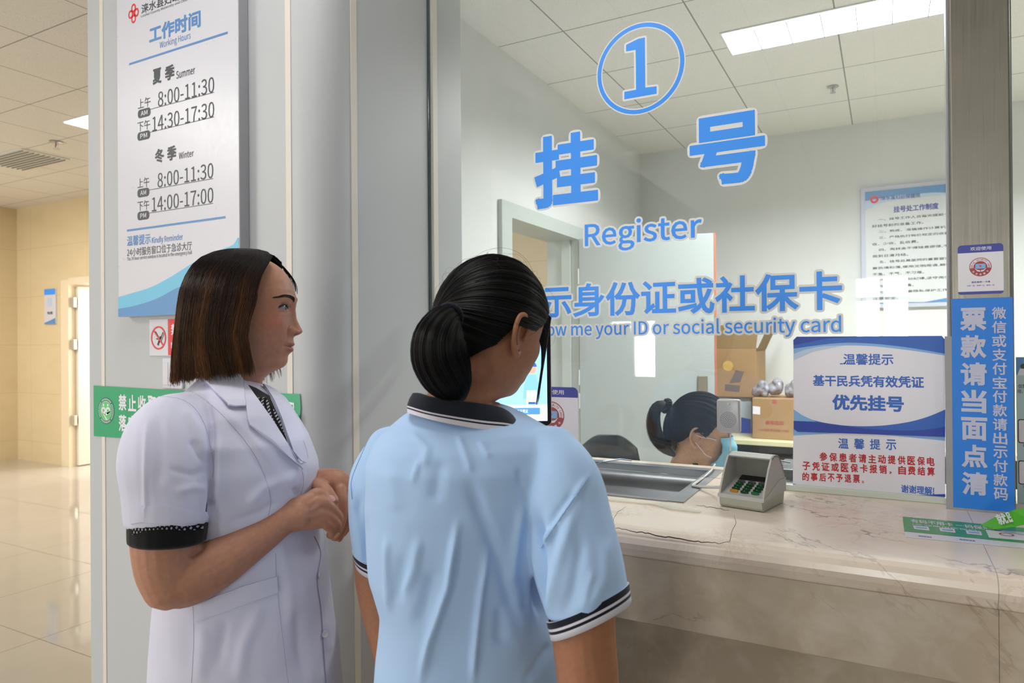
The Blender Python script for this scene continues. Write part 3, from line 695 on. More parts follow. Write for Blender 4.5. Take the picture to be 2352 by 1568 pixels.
fl.text('谢谢理解!', pxbox(fl, 2070, 1115, 2146, 1134), 'royal', L, .014)
fl.obj('print', no)

# ================================================================== opening-hours board on the column
BY = WY-.032
SWp = thing('opening_hours_board', 'large white opening hours board with blue waves at its foot, on the white column', 'sign board', (-1.7, WY, 1.5))
fl = yplane(BY); u0, u1 = fl.px(271, 500)[0], fl.px(549, 400)[0]; vb = (fl.px(268, 733)[1]+fl.px(549, 710)[1])/2
vt = vb+.98
MB().box(u0, u1, BY, WY-.002, vb, vt, bev=.001).obj('panel', [M['signwhite']], SWp)
MB().box(u1, u1+.0012, BY+.002, WY-.002, vb, vt).obj('side_trim', M['grey'], SWp)
L = .0006; sb = 'signblue'
def uvp(x, y):
    u, v = fl.px(x, y); return (min(max(u, u0), u1), max(v, vb))
fl.poly([uvp(*z) for z in smooth_open([(266, 684), (300, 674), (345, 660), (390, 637), (430, 612), (470, 588), (510, 572), (535, 562), (546, 546)])+[(549, 546), (549, 735), (268, 735)]], 'skyblue', L)
fl.poly([uvp(*z) for z in smooth_open([(266, 710), (310, 702), (360, 686), (410, 660), (460, 643), (505, 632), (549, 630)])+[(549, 735), (268, 735)]], 'deepblue', 2*L)
def rule(xa, ya, xb, yb, th, m):
    a, b = fl.px(xa, ya), fl.px(xb, yb); v = (a[1]+b[1])/2; fl.poly([(a[0], v-th/2), (b[0], v-th/2), (b[0], v+th/2), (a[0], v+th/2)], m, L)
rule(297, 150, 523, 72, .0055, sb); rule(292, 530, 518, 498, .0055, sb)
def sign_text(txt, x0, y0t, y0b, x1, y1t, y1b, m, bold=.0, **k):
    """box from the pixel heights at its left and right ends"""
    a0, b0 = fl.px(x0, y0t), fl.px(x0, y0b); a1, b1 = fl.px(x1, y1t), fl.px(x1, y1b)
    fl.text(txt, (a0[0], (b0[1]+b1[1])/2, a1[0], (a0[1]+a1[1])/2), m, L, bold, **k)
sign_text('工作时间', 343, 62, 100, 461, 22, 62, sb, .02)
sign_text('Working Hours', 367, 92, 113, 438, 76, 96, sb, 0)
for dy, ttl, en, r1, r2 in ((0, '夏季', 'Summer', '8:00-11:30', '14:30-17:30'), (1, '冬季', 'Winter', '8:00-11:30', '14:00-17:00')):
    if dy == 0:
        sign_text(ttl[0], 351, 158, 195, 371, 156, 191, 'darktext', .022); sign_text(ttl[1], 379, 151, 186, 401, 147, 182, 'darktext', .022); sign_text(en, 405, 162, 179, 448, 153, 172, 'darktext', .004)
        rows = ((r1, 363, 210, 245, 492, 177, 213, 317, 228, 346, 221, 'AM', '上午', 252, 492, 214), (r2, 350, 266, 303, 492, 235, 269, 316, 280, 345, 273, 'PM', '下午', 306, 492, 269))
    else:
        sign_text(ttl[0], 356, 342, 376, 377, 340, 372, 'darktext', .022); sign_text(ttl[1], 384, 336, 371, 405, 333, 366, 'darktext', .022); sign_text(en, 411, 349, 365, 445, 344, 360, 'darktext', .004)
        rows = ((r1, 362, 397, 430, 490, 374, 410, 316, 410, 343, 405, 'AM', '上午', 436, 490, 410), (r2, 349, 452, 487, 490, 431, 465, 316, 463, 343, 457, 'PM', '下午', 490, 490, 466))
    for (tx, xa, ta, ba, xb, tb, b_b, xs_, ys_, xe_, ye_, ap, cn, yl, xl, yl2) in rows:
        sign_text(tx, xa, ta, ba, xb, tb, b_b, 'darktext', .002)
        sign_text(cn, xs_, ys_, ys_+23, xe_, ye_, ye_+23, 'darktext', 0)
        a = fl.px(xs_, ys_+27); b = fl.px(xe_, ye_+27+14); v1 = (fl.px(xs_, ys_+26)[1]+fl.px(xe_, ye_+24)[1])/2; hh = .024
        fl.poly(rrect(a[0], b[0], v1-hh, v1, .010), 'darktext', L); fl.text(ap, (a[0]+.014, v1-hh*.78, b[0]-.012, v1-hh*.24), 'signwhite', 2*L, .01)
        p0 = fl.px(xe_, yl-.8); p1 = fl.px(xl, yl2); v = (p1[1]+fl.px(xe_, yl-(0 if dy else 3))[1])/2
        fl.poly([(p0[0], v-.0007), (p1[0], v-.0007), (p1[0], v+.0007), (p0[0], v+.0007)], 'darktext', L)
sign_text('温馨提示', 292, 541, 565, 346, 537, 560, sb, .006); sign_text('Kindly Reminder', 349, 543, 562, 420, 537, 555, sb, .004)
sign_text('24小时服务窗口位于急诊大厅', 292, 570, 588, 441, 555, 575, 'darktext', 0); sign_text('The 24-hour service window is located in the emergency hall', 292, 591, 601, 441, 574, 586, 'darktext', 0)
sign_text('涞水县妇幼保健院', 325, 8, 30, 470, -42, -18, 'darktext', .006); sign_text('Laishui County Maternity and Child Healthcare Hospital', 324, 31, 38, 500, -26, -18, 'darktext', 0)
# red petal emblem
c = fl.px(307, 31)
for k in range(4):
    a = math.pi/2*k; e = (c[0]+.0135*math.cos(a), c[1]+.0155*math.sin(a)); fl.disc(e, .0105, 'red', L, 20, r0=.006, ry=.0125)
fl.disc(c, .004, 'red', L*1.5, 16)
fl.obj('print', SWp)

# no-smoking plate
ns = thing('no_smoking_plate', 'small red and white no smoking plate below the opening hours board', 'sign', (-1.6, WY, 1.3))
NYY = WY-.004; fl = yplane(NYY); ua, um, ub = fl.px(343, 775)[0], fl.px(386, 775)[0], fl.px(386, 775)[0]+.155
za, zb = (fl.px(343, 817)[1]+fl.px(400, 817)[1])/2, (fl.px(343, 734)[1]+fl.px(400, 731)[1])/2
MB().box(ua, ub, NYY, WY-.0005, za, zb, bev=.0008).obj('plate', M['signwhite'], ns)
fl.poly([(um, za+.002), (ub-.002, za+.002), (ub-.002, zb-.001), (um, zb-.001)], 'red', .0004)
hh = zb-za; fl.text('禁止吸烟', (um+.014, za+.55*hh, ub-.012, za+.86*hh), 'paper', .0008, .02); fl.text('NO SMOKING', (um+.014, za+.2*hh, ub-.012, za+.37*hh), 'paper', .0008, .012)
c = ((ua+um)/2, za+hh*.49); r = (um-ua)*.40
fl.disc(c, r, 'red', .0008, 40, r0=r*.86)
def bar(c, a, l, w, m, lf, off=(0, 0)):
    ca, sa = math.cos(a), math.sin(a); fl.poly([(c[0]+off[0]+x*ca-y*sa, c[1]+off[1]+x*sa+y*ca) for x, y in ((-l, -w), (l, -w), (l, w), (-l, w))], m, lf)
bar(c, R(-45), r*.9, r*.07, 'red', .0010)
bar(c, R(62), r*.42, r*.11, 'black', .0006, (r*.1, -r*.25)); bar(c, R(60), r*.5, r*.05, 'black', .0006, (r*.36, r*.05)); bar(c, R(60), r*.5, r*.03, 'black', .0006, (r*.56, r*.05)); bar(c, R(130), r*.3, r*.05, 'black', .0006, (-r*.2, r*.3)); bar(c, R(170), r*.2, r*.05, 'black', .0006, (-r*.1, -r*.1))
fl.obj('print', ns)

# wall switches
sw = thing('light_switch', 'white double light switch on the column behind the bobbed hair', 'light switch', (-1.55, WY, 1.3))
fl = yplane(WY-.008); a = fl.px(372, 822); bz = a[1]
MB().box(a[0], a[0]+.086, WY-.008, WY-.0005, bz-.086, bz, bev=.003).obj('plate', M['signwhite'], sw)
for k in range(3): MB().box(a[0]+.008+k*.0235, a[0]+.030+k*.0235, WY-.0115, WY-.008, bz-.076, bz-.012, bev=.0012).obj('rocker', M['signwhite'], sw)

# green poster strip
gp = thing('green_poster', 'green poster strip with a round emblem and white lettering, taped across the column', 'poster', (-1.8, WY, 1.2))
fl = yplane(WY-.0025); ua, ub = fl.px(215, 940)[0], fl.px(691, 960)[0]
za, zb = fl.px(216, 1001)[1], fl.px(216, 885)[1]
P = [(ua, za), (ua+.3, za+.004), (ub-.02, za+.002), (ub-.006, za+.05), (ub, zb-.035), (ub-.003, zb-.002), (ua+.35, zb-.004), (ua, zb)]
sheet = Flat(fl.O, fl.U, fl.V, fl.N); sheet.poly(P, 'green', 0); sheet.obj('sheet', gp)
c = fl.px(244, 943); rx = .041; ry = .0515; kx = 1.0
fl.disc(c, rx, 'darkgreen', .0004, 48, ry=rx*1.0); fl.disc(c, rx*.72, 'paper', .0008, 48); fl.disc(c, rx*.69, 'lightgreen', .0012, 48)
for k in range(44):
    if k % 11 == 5: continue
    a = 2*math.pi*k/44; fl.poly([(c[0]+rx*rr*math.cos(a+da), c[1]+rx*rr*math.sin(a+da)) for rr, da in ((.80, -.035), (.91, -.035), (.91, .035), (.80, .035))], 'paper', .0008)
for s_ in (-1, 1):
    fl.disc((c[0]+s_*rx*.26, c[1]+rx*.42), rx*.095, 'paper', .0016, 20); fl.disc((c[0]+s_*rx*.27, c[1]+rx*.02), rx*.27, 'paper', .0016, 30, r0=rx*.12)
q = rx; fl.poly([(c[0]-.5*q, c[1]-.06*q), (c[0]-.3*q, c[1]-.2*q), (c[0]+.2*q, c[1]-.62*q), (c[0]+.06*q, c[1]-.68*q)], 'paper', .0016); fl.poly([(c[0]-.06*q, c[1]-.2*q), (c[0]+.1*q, c[1]-.35*q), (c[0]+.5*q, c[1]-.1*q), (c[0]+.53*q, c[1]+.02*q)], 'paper', .0016)
hh = zb-za; x_ = fl.px(273, 940)[0]
for row, (txt, f0, f1) in enumerate((('禁止收取现金回扣', .54, .85), ('落实廉洁从业规定', .14, .46))):
    for i, ch in enumerate(txt): fl.text(ch, (x_+i*.046, za+f0*hh, x_+i*.046+.038, za+f1*hh), 'paper', .0006, .018)
fl.poly([(ub-.045, zb-.06), (ub-.022, zb-.056), (ub-.022, zb-.025), (ub-.045, zb-.022)], 'paper', .0006); fl.text('网', (ub-.042, zb-.052, ub-.026, zb-.03), 'green', .0009, .01)
fl.obj('print', gp)
# torn white corner hanging from the poster's right end
MB().prism([(ub-.028, za-.0), (ub-.006, za-.02), (ub-.002, zb-.05), (ub-.012, zb-.055), (ub-.03, za+.05)], 0, .002, 0, lambda u, v, w: Vector((u, WY-.009-w-.01*(v-za), v))).obj('torn_corner', M['vinyledge'], gp)
# ================================================================== people: tools
def fast_mesh(name, V, Fq, mats, parent=None, smooth=True, cols=None, fm=None):
    """V (n,3) array, Fq (m,k) array or list of arrays (quads / triangles)"""
    V = np.asarray(V, dtype=np.float32); Fs = Fq if isinstance(Fq, list) else [Fq]
    me = bpy.data.meshes.new(name); me.vertices.add(len(V)); me.vertices.foreach_set('co', V.ravel())
    loops = np.concatenate([np.asarray(f, dtype=np.int32).ravel() for f in Fs]); tot = np.concatenate([np.full(len(f), np.asarray(f).shape[1], np.int32) for f in Fs])
    st = np.concatenate([[0], np.cumsum(tot)[:-1]]).astype(np.int32)
    me.loops.add(len(loops)); me.loops.foreach_set('vertex_index', loops); me.polygons.add(len(tot)); me.polygons.foreach_set('loop_start', st); me.polygons.foreach_set('loop_total', tot)
    if smooth: me.polygons.foreach_set('use_smooth', np.ones(len(tot), bool))
    for m in (mats if isinstance(mats, (list, tuple)) else [mats]): me.materials.append(m)
    if fm is not None: me.polygons.foreach_set('material_index', np.asarray(fm, np.int32))
    if cols is not None:
        ca = me.color_attributes.new('tint', 'FLOAT_COLOR', 'POINT'); ca.data.foreach_set('color', np.asarray(cols, np.float32).ravel())
    me.update(); me.validate(); o = bpy.data.objects.new(name, me); link(o, parent)
    if parent is not None: o.matrix_parent_inverse = Matrix.Translation(-Vector(parent.location))
    return o
def mesh_arrays(me):
    n = len(me.vertices); V = np.empty(n*3, np.float32); me.vertices.foreach_get('co', V); V = V.reshape(-1, 3)
    N = np.empty(n*3, np.float32); me.vertices.foreach_get('normal', N)
    L = np.empty(len(me.loops), np.int32); me.loops.foreach_get('vertex_index', L); T = np.empty(len(me.polygons), np.int32); me.polygons.foreach_get('loop_total', T)
    S = np.concatenate([[0], np.cumsum(T)[:-1]]); Fs = []
    for k in (3, 4):
        i = np.where(T == k)[0]
        if len(i): Fs.append(L[S[i][:, None]+np.arange(k)])
    return V, N.reshape(-1, 3), Fs
class Solid:
    """closed shapes that are melted into one continuous skin"""
    def __init__(s): s.V = []; s.F = []; s.n = 0
    def add(s, V, F): V = np.asarray(V, float); s.F += [tuple(int(i)+s.n for i in f) for f in F]; s.V.append(V); s.n += len(V); return s
    def loft(s, rings):
        K = len(rings[0]); V = np.concatenate(rings); F = []; m = len(rings)
        for i in range(m-1):
            for k in range(K): k2 = (k+1) % K; F.append((i*K+k, i*K+k2, (i+1)*K+k2, (i+1)*K+k))
        F.append(tuple(range(K-1, -1, -1))); F.append(tuple((m-1)*K+k for k in range(K)))
        return s.add(V, F)
    def chain(s, pts, r, K=20, sub=5, flat=None, up=None, cap=.8):
        """smooth tapering limb through pts; flat = (ratio of the second axis per point), up = direction of the first axis"""
        P = np.array([tuple(p) for p in pts], float); rr = np.array(r, float); fl = np.array(flat if flat is not None else [1]*len(pts), float)
        n = len(P); tt = np.linspace(0, n-1, (n-1)*sub+1)
        def cr(A):
            out = []
            for t in tt:
                i = min(int(t), n-2); u = t-i; p0, p1, p2, p3 = A[max(i-1, 0)], A[i], A[i+1], A[min(i+2, n-1)]
                out.append(.5*((2*p1)+(-p0+p2)*u+(2*p0-5*p1+4*p2-p3)*u*u+(-p0+3*p1-3*p2+p3)*u**3))
            return np.array(out)
        C = cr(P); Rr = np.maximum(cr(rr), .0008); Fl = cr(fl); D = np.gradient(C, axis=0); D /= np.linalg.norm(D, axis=1)[:, None]+1e-12
        a = np.array(up if up is not None else (0.3, 0.2, 1.0), float); rings = []
        ths = 2*np.pi*np.arange(K)/K
        def ring(c, d, ra, f):
            nonlocal a
            a = a-d*a.dot(d); a /= np.linalg.norm(a)+1e-12; b = np.cross(d, a)
            return c+np.outer(np.cos(ths)*ra, a)+np.outer(np.sin(ths)*ra*f, b)
        for q in (.15, .55, .85): rings.append(ring(C[0]-D[0]*Rr[0]*.8*(1-q), D[0], Rr[0]*math.sqrt(1-(1-q)**2), Fl[0]))
        for i in range(len(C)): rings.append(ring(C[i], D[i], Rr[i], Fl[i]))
        for q in (.85, .55, .15): rings.append(ring(C[-1]+D[-1]*Rr[-1]*cap*(1-q), D[-1], Rr[-1]*math.sqrt(1-(1-q)**2), Fl[-1]))
        return s.loft(rings)
    def ball(s, c, r, axes=None, K=20):
        A = np.eye(3) if axes is None else np.array(axes, float); rings = []
        r = np.array(r if hasattr(r, '__len__') else (r, r, r), float)
        for j in range(1, 14):
            ph = math.pi*j/14; th = 2*np.pi*np.arange(K)/K
            L = np.stack([np.cos(th)*math.sin(ph)*r[0], np.sin(th)*math.sin(ph)*r[1], np.full(K, math.cos(ph)*r[2])], 1); rings.append(np.array(tuple(c))+L @ A)
        return s.loft(rings)
    def melt(s, voxel=.003, smooth=4, factor=.5):
        me = bpy.data.meshes.new('m'); me.from_pydata([tuple(v) for v in np.concatenate(s.V)], [], s.F); o = bpy.data.objects.new('m', me); COL.objects.link(o)
        bm = bmesh.new(); bm.from_mesh(me); bmesh.ops.recalc_face_normals(bm, faces=bm.faces); bm.to_mesh(me); bm.free()
        m = o.modifiers.new('r', 'REMESH'); m.mode = 'VOXEL'; m.voxel_size = voxel; m.adaptivity = 0
        if smooth: q = o.modifiers.new('s', 'SMOOTH'); q.iterations = smooth; q.factor = factor
        dg = bpy.context.evaluated_depsgraph_get(); ev = o.evaluated_get(dg); m2 = ev.to_mesh(); r = mesh_arrays(m2); r = (r[0].copy(), r[1].copy(), [f.copy() for f in r[2]])
        ev.to_mesh_clear(); bpy.data.objects.remove(o); bpy.data.meshes.remove(me); return r
_c = np.array(CAM); _X, _Y, _Z = (np.array(v) for v in (CX, CY, -CZ))
def project(V):
    d = np.asarray(V)-_c; z = d @ _Z; return np.stack([W_/2+F_*(d @ _X)/z, H_/2-F_*(d @ _Y)/z], 1)
def seg_dist(P, pts):
    pts = np.array(pts, float); best = np.full(len(P), 1e9); arc = np.zeros(len(P)); acc = 0; tot = np.linalg.norm(np.diff(pts, axis=0), axis=1).sum()
    for a, b in zip(pts[:-1], pts[1:]):
        d = b-a; L = np.linalg.norm(d); u = np.clip(((P-a) @ d)/(L*L), 0, 1); q = np.linalg.norm(P-(a+u[:, None]*d), axis=1); m = q < best; best[m] = q[m]; arc[m] = (acc+u[m]*L)/tot; acc += L
    return best, arc
def recalc(V, Fs):
    N = np.zeros_like(V)
    for F in Fs:
        a, b, c = V[F[:, 0]], V[F[:, 1]], V[F[:, -1]]; n = np.cross(b-a, c-a)
        for k in range(F.shape[1]): np.add.at(N, F[:, k], n)
    return N/(np.linalg.norm(N, axis=1)[:, None]+1e-12)
def sculpt(V, N, strokes):
    """each stroke: (points as seen in the photo, width in pixels, height in metres); moves the side of the cloth that faces the hall"""
    P = project(V); face = ((_c-V)*N).sum(1)/np.linalg.norm(_c-V, axis=1); fw = np.clip(face*2.5, 0, 1)
    D = np.zeros(len(V))
    for pts, w, h in strokes:
        d, arc = seg_dist(P, pts); D += h*np.exp(-(d/w)**2)*np.clip(np.minimum(arc, 1-arc)*5+.15, 0, 1)
    return V+N*(D*fw)[:, None]
def smooth_noise(V, sc, seed, n=24):
    r = np.random.RandomState(seed); out = np.zeros(len(V))
    for _ in range(n): k = r.normal(size=3)*sc; out += np.sin(V @ k+r.uniform(0, 6.28))
    return out/math.sqrt(n)
def frame_at(px, t):
    """view-aligned horizontal axes at a viewing direction: image right, and away from the viewer"""
    d = ray(px, 784); d.z = 0; d.normalize(); ev = np.array(d); er = np.array((d.y, -d.x, 0)); return er, ev
def vring(py, L, Rr, t, av, K=48, p=2.3, tilt=0.0):
    """horizontal ring whose outline runs from pixel column L to pixel column R at depth t"""
    c = np.array(atD((L+Rr)/2, py, t)); er, ev = frame_at((L+Rr)/2, t); ar = (Rr-L)/2*t/F_; th = 2*np.pi*np.arange(K)/K
    cs, sn = np.cos(th), np.sin(th); q = 2/p; x = np.sign(cs)*np.abs(cs)**q*ar; y = np.sign(sn)*np.abs(sn)**q*av
    return c+np.outer(x, er)+np.outer(y, ev)+np.outer(tilt*x, np.array((0, 0, 1)))
def P3(px, py, t): return np.array(atD(px, py, t))
# ---- BVH of the visible surface, used to lay seams, lapels and pockets on cloth
from mathutils.bvhtree import BVHTree
class Surf:
    def __init__(s, V, Fs): s.b = BVHTree.FromPolygons([tuple(v) for v in V], [tuple(int(i) for i in f) for F in Fs for f in F])
    def hit(s, px, py, off=0.0):
        d = ray(px, py).normalized(); h = s.b.ray_cast(CAM, d)
        if h[0] is None: return None
        n = h[1] if h[1].dot(d) < 0 else -h[1]; return h[0]+n*off, n
    def patch(s, mb, poly, off, thick, mi=0, step=5.0, smoothn=2):
        """cloth patch: photo outline laid over the surface with a real thickness"""
        pts = [Vector(p) for p in poly]; B = []
        for a, b in zip(pts, pts[1:]+pts[:1]):
            n = max(1, int((b-a).length/step)); B += [a.lerp(b, k/n) for k in range(n)]
        xs = [p.x for p in pts]; ys = [p.y for p in pts]; G = []
        def inside(x, y):
            c = False
            for a, b in zip(pts, pts[1:]+pts[:1]):
                if (a.y > y) != (b.y > y) and x < (b.x-a.x)*(y-a.y)/(b.y-a.y)+a.x: c = not c
            return c
        x = min(xs)+step/2
        while x < max(xs):
            y = min(ys)+step/2
            while y < max(ys):
                if inside(x, y) and min((Vector((x, y))-q).length for q in B) > step*.5: G.append(Vector((x, y)))
                y += step
            x += step
        allp = [Vector(p[:2]) for p in B]+G; nb = len(B)
        ov, oe, of, *_ = delaunay_2d_cdt(allp, [], [list(range(nb))], 1, 1e-4, False)
        top = []; last = None
        for v in ov:
            h = s.hit(v.x, v.y, off)
            if h is None: h = (last[0], last[1]) if last else (Vector(atD(v.x, v.y, 1.2)), Vector((0, -1, 0)))
            last = h; top.append(h)
        n = len(top); V = [h[0]+h[1]*thick for h in top]+[h[0]-h[1]*.0005 for h in top]; F = [tuple(f) for f in of]+[tuple(n+i for i in reversed(f)) for f in of]
        for a, b in [e for e in rim_edges([tuple(f) for f in of])]: F.append((a, b, n+b, n+a))
        mb.add(V, F, mi)
    def line(s, mb, pts, r, off=0.0, mi=0, step=6, n=5):
        pts = [Vector(p) for p in pts]; Q = []; n_ = len(pts)
        for i in range(n_-1):
            p0, p1, p2, p3 = pts[max(i-1, 0)], pts[i], pts[i+1], pts[min(i+2, n_-1)]; m = max(2, int((p2-p1).length/step))
            for k in range(m): u = k/m; Q.append(.5*((2*p1)+(p2-p0)*u+(2*p0-5*p1+4*p2-p3)*u*u+(3*p1-p0-3*p2+p3)*u**3))
        Q.append(pts[-1]); W = [h[0] for h in (s.hit(q.x, q.y, off) for q in Q) if h]
        if len(W) > 1: mb.tube(W, r, n, mi)
# ---- canonical head: x = her right, y = forward, z = up; origin between the ears
_hz = [.1225, .1215, .118, .110, .095, .075, .055, .035, .020, .005, -.010, -.025, -.040, -.050, -.060, -.070, -.080, -.088, -.094, -.100, -.108, -.120, -.150, -.19, -.23]
_hf = [.002, .014, .032, .052, .072, .0855, .0925, .0960, .0915, .0880, .0885, .0890, .0900, .0885, .086, .0795, .0785, .0735, .062, .050, .042, .037, .034, .034, .034]
_hw = [.002, .014, .029, .046, .061, .070, .0745, .0755, .076, .0755, .0745, .0725, .0695, .0665, .0630, .0585, .053, .049, .049, .050, .050, .050, .050, .050, .050]
_hb = [.002, .018, .040, .058, .074, .086, .091, .092, .090, .086, .081, .075, .069, .065, .062, .060, .059, .058, .058, .058, .058, .058, .058, .058, .058]
def head_mesh(nose=1.0, K=200, lips=1.0):
    z = np.concatenate([np.linspace(-.23, -.11, 16)[:-1], np.linspace(-.11, .06, 150)[:-1], np.linspace(.06, .118, 26)[:-1], np.linspace(.118, .1225, 8)])
    it = lambda a: np.interp(z, _hz[::-1], a[::-1])
    def sm(a, k):
        w = np.hanning(k+2)[1:-1]; w /= w.sum(); p = np.pad(a, k//2, mode='edge'); return np.convolve(p, w, 'valid')[:len(a)]
    f, w, b = (sm(it(a), 7) for a in (_hf, _hw, _hb))
    u = np.linspace(-1, 1, K, endpoint=False); th = math.pi*np.sign(u)*np.abs(u)**1.35   # finer towards the face
    T, Zg = np.meshgrid(th, z); f, w, b = f[:, None], w[:, None], b[:, None]
    c, s_ = np.cos(T), np.sin(T); p = .93
    X = w*s_; Y = np.where(c > 0, f*np.abs(c)**p, -b*np.abs(c)**.95)
    g = lambda x0, z0, sx, sz: np.exp(-((X-x0)/sx)**2-((Zg-z0)/sz)**2); front = np.clip(c*3, 0, 1)
    Nz = np.interp(z, [-.034, -.0305, -.0285, -.0255, -.022, -.018, -.010, 0, .010, .020, .032, .045], [0, .0035, .010, .0155, .0180, .0170, .0130, .0090, .0062, .0030, .001, 0])[:, None]
    sg = np.interp(z, [-.034, -.027, -.021, -.012, 0, .02, .04], [.0135, .0145, .0135, .0105, .0085, .0075, .010])[:, None]
    D = nose*Nz*np.exp(-(np.abs(X)/sg)**2.3)
    for s in (-1, 1):
        D += .0066*g(s*.0140, -.0226, .0050, .0058)-.0048*g(s*.0215, -.0215, .0032, .0075)-.0050*g(s*.0092, -.0275, .0034, .0022)
        D += -.0068*g(s*.031, .0235, .015, .0105)-.0035*g(s*.0165, .0215, .006, .0085)+.0040*g(s*.0335, .0205, .0105, .0058)
        D += -.0012*g(s*.034, .0285, .012, .0016)-.0010*g(s*.034, .0130, .011, .0022)
        D += .0030*g(s*.030, .040, .018, .006)+.0045*g(s*.044, -.010, .020, .017)+.0016*g(s*.030, -.036, .010, .012)
        # crease from the nostril past the mouth corner, and the corner itself
        for k in range(7):
            q = k/6; D += -.0009*g(s*(.0195+.0115*q), -.027-.024*q, .0028, .0040)
        D += -.0022*g(s*.0245, -.0495, .0035, .0028)+.0012*g(s*.031, -.056, .007, .008)
    D += -.0085*(1-np.exp(-(X/.027)**2))*np.exp(-((Zg+.056)/.026)**2)
    lipx = np.exp(-(np.abs(X)/.0215)**4); bow = .0018*np.exp(-(X/.007)**2)*0
    zm = -.0515+.0035*(np.abs(X)/.024)**2
    D += lips*lipx*(.0030*np.exp(-((Zg-(zm+.0052))/.0034)**2)-.0028*np.exp(-((Zg-zm)/.0014)**2)+.0032*np.exp(-((Zg-(zm-.0058))/.0036)**2)-.0012*np.exp(-((Zg+.066)/.004)**2))
    D += -.0008*g(0, -.037, .003, .006)
    Y = Y+D*front
    V = np.stack([X, Y, Zg], 2).reshape(-1, 3); m = len(z)
    i, k = np.meshgrid(np.arange(m-1), np.arange(K), indexing='ij'); k2 = (k+1) % K
    F = np.stack([i*K+k, i*K+k2, (i+1)*K+k2, (i+1)*K+k], 2).reshape(-1, 4)[:, ::-1]
    nv = len(V); V = np.concatenate([V, V[:K].mean(0)[None], V[-K:].mean(0)[None]]); r0 = np.arange(K); r1 = (r0+1) % K
    Tr = np.concatenate([np.stack([r0, r1, np.full(K, nv)], 1), np.stack([(m-1)*K+r1, (m-1)*K+r0, np.full(K, nv+1)], 1)]); 
    # tint: skin, lips, blush, plus shade painted into nostrils and mouth line
    skin = np.array((1, 1, 1.)); lipm = (lipx*front*np.clip(np.exp(-((Zg-zm-.0045)/.0042)**2)+np.exp(-((Zg-zm+.0050)/.0045)**2), 0, 1)).reshape(-1)
    bl = sum(g(s*.047, -.002, .022, .018) for s in (-1, 1)).reshape(-1)*1.0+g(0, -.022, .016, .008).reshape(-1)*.35*front.reshape(-1)
    C = np.ones((nv, 4)); C[:, :3] = skin; C[:, :3] = C[:, :3]*(1-lipm[:, None])+lipm[:, None]*np.array((.78, .42, .42)); C[:, :3] *= 1-bl[:, None]*np.array((.0, .20, .22))
    ns_ = np.clip(sum(g(s*.0095, -.0268, .0030, .0018) for s in (-1, 1)).reshape(-1)*front.reshape(-1)*1.2, 0, 1)[:, None]; C[:, :3] *= 1-.8*ns_
    line = (lipx*front*np.exp(-((Zg-zm)/.0011)**2)).reshape(-1)[:, None]; C[:, :3] = C[:, :3]*(1-.75*line)+.75*line*np.array((.30, .10, .09))
    return V, [F, Tr], np.concatenate([C, np.ones((2, 4))])
def mat4(o, fwd, up=(0, 0, 1), k=1.0):
    f = Vector(fwd).normalized(); u = Vector(up); r = f.cross(u).normalized(); u = r.cross(f).normalized(); f, u, r = f*k, u*k, r*k
    return np.array(((r.x, f.x, u.x, o[0]), (r.y, f.y, u.y, o[1]), (r.z, f.z, u.z, o[2]), (0, 0, 0, 1)))
def xf(Mx, V): return np.asarray(V) @ Mx[:3, :3].T+Mx[:3, 3]
# ---- hair
def strands(paths, r, tint, name, mat, parent, taper=.35, extra=None):
    """paths (n, m, 3): thin three-sided strands; tint (n, m, 3)"""
    n, m, _ = paths.shape; d = np.gradient(paths, axis=1); d /= np.linalg.norm(d, axis=2)[..., None]+1e-9
    a = np.cross(d, np.array((.31, .22, .93))); a /= np.linalg.norm(a, axis=2)[..., None]+1e-9; b = np.cross(d, a)
    rad = r*(1-(1-taper)*np.linspace(0, 1, m)**3)[None, :, None]*np.random.uniform(.6, 1.4, (n, 1, 1))
    rings = np.stack([paths+rad*(math.cos(t)*a+math.sin(t)*b) for t in (0, 2.094, 4.189)], 2)
    V = rings.reshape(-1, 3); base = (np.arange(n)[:, None]*m+np.arange(m-1)[None, :]).reshape(-1)*3
    F = np.concatenate([np.stack([base+k, base+(k+1) % 3, base+3+(k+1) % 3, base+3+k], 1) for k in range(3)])
    C = np.ones((n, m, 3, 4)); C[..., :3] = tint[:, :, None, :]; C = C.reshape(-1, 4)
    Fs = [F]
    if extra is not None:
        Ve, Fe, Ce = extra; Fs = [np.concatenate([F, np.asarray(Fe)+len(V)])]; V = np.concatenate([V, Ve]); C = np.concatenate([C, Ce])
    return fast_mesh(name, V, Fs, mat, parent, True, C)
def tintmat(name, rough, base='#ffffff', sss=0.0, spec=.5, sheen=0.0, aniso=0.0, mul=1.0):
    t = NT(name, rough); a = t.n('ShaderNodeAttribute'); a.attribute_name = 'tint'
    c = t.mix(1.0, a.outputs['Color'], hx(base), 'MULTIPLY'); v = t.coord(); nz = t.noise(v, 120, 3)
    c = t.mix(1.0, c, t.ramp(nz, [(.3, (.86, .86, .86, 1)), (.7, (1, 1, 1, 1))]), 'MULTIPLY'); t.color(c)
    setin(t.b, Subsurface_Weight=sss, Specular_IOR_Level=spec); t.b.inputs['Subsurface Radius'].default_value = (.9, .35, .2); t.b.inputs['Subsurface Scale'].default_value = .006
    if sss: t.bump(t.noise(v, 900, 2), .05, .0006)
    return t.m
M['skin'] = tintmat('skin', .46, '#bd8870', .1, .35)
M['skin2'] = tintmat('skin_tan', .48, '#ac7658', .12, .4)
M['skin3'] = tintmat('skin_light', .5, '#d6a888', .1, .4)
M['hair_brown'] = tintmat('brown_hair', .42, '#ffffff', 0, .22)
M['hair_black'] = tintmat('black_hair', .42, '#ffffff', 0, .25)
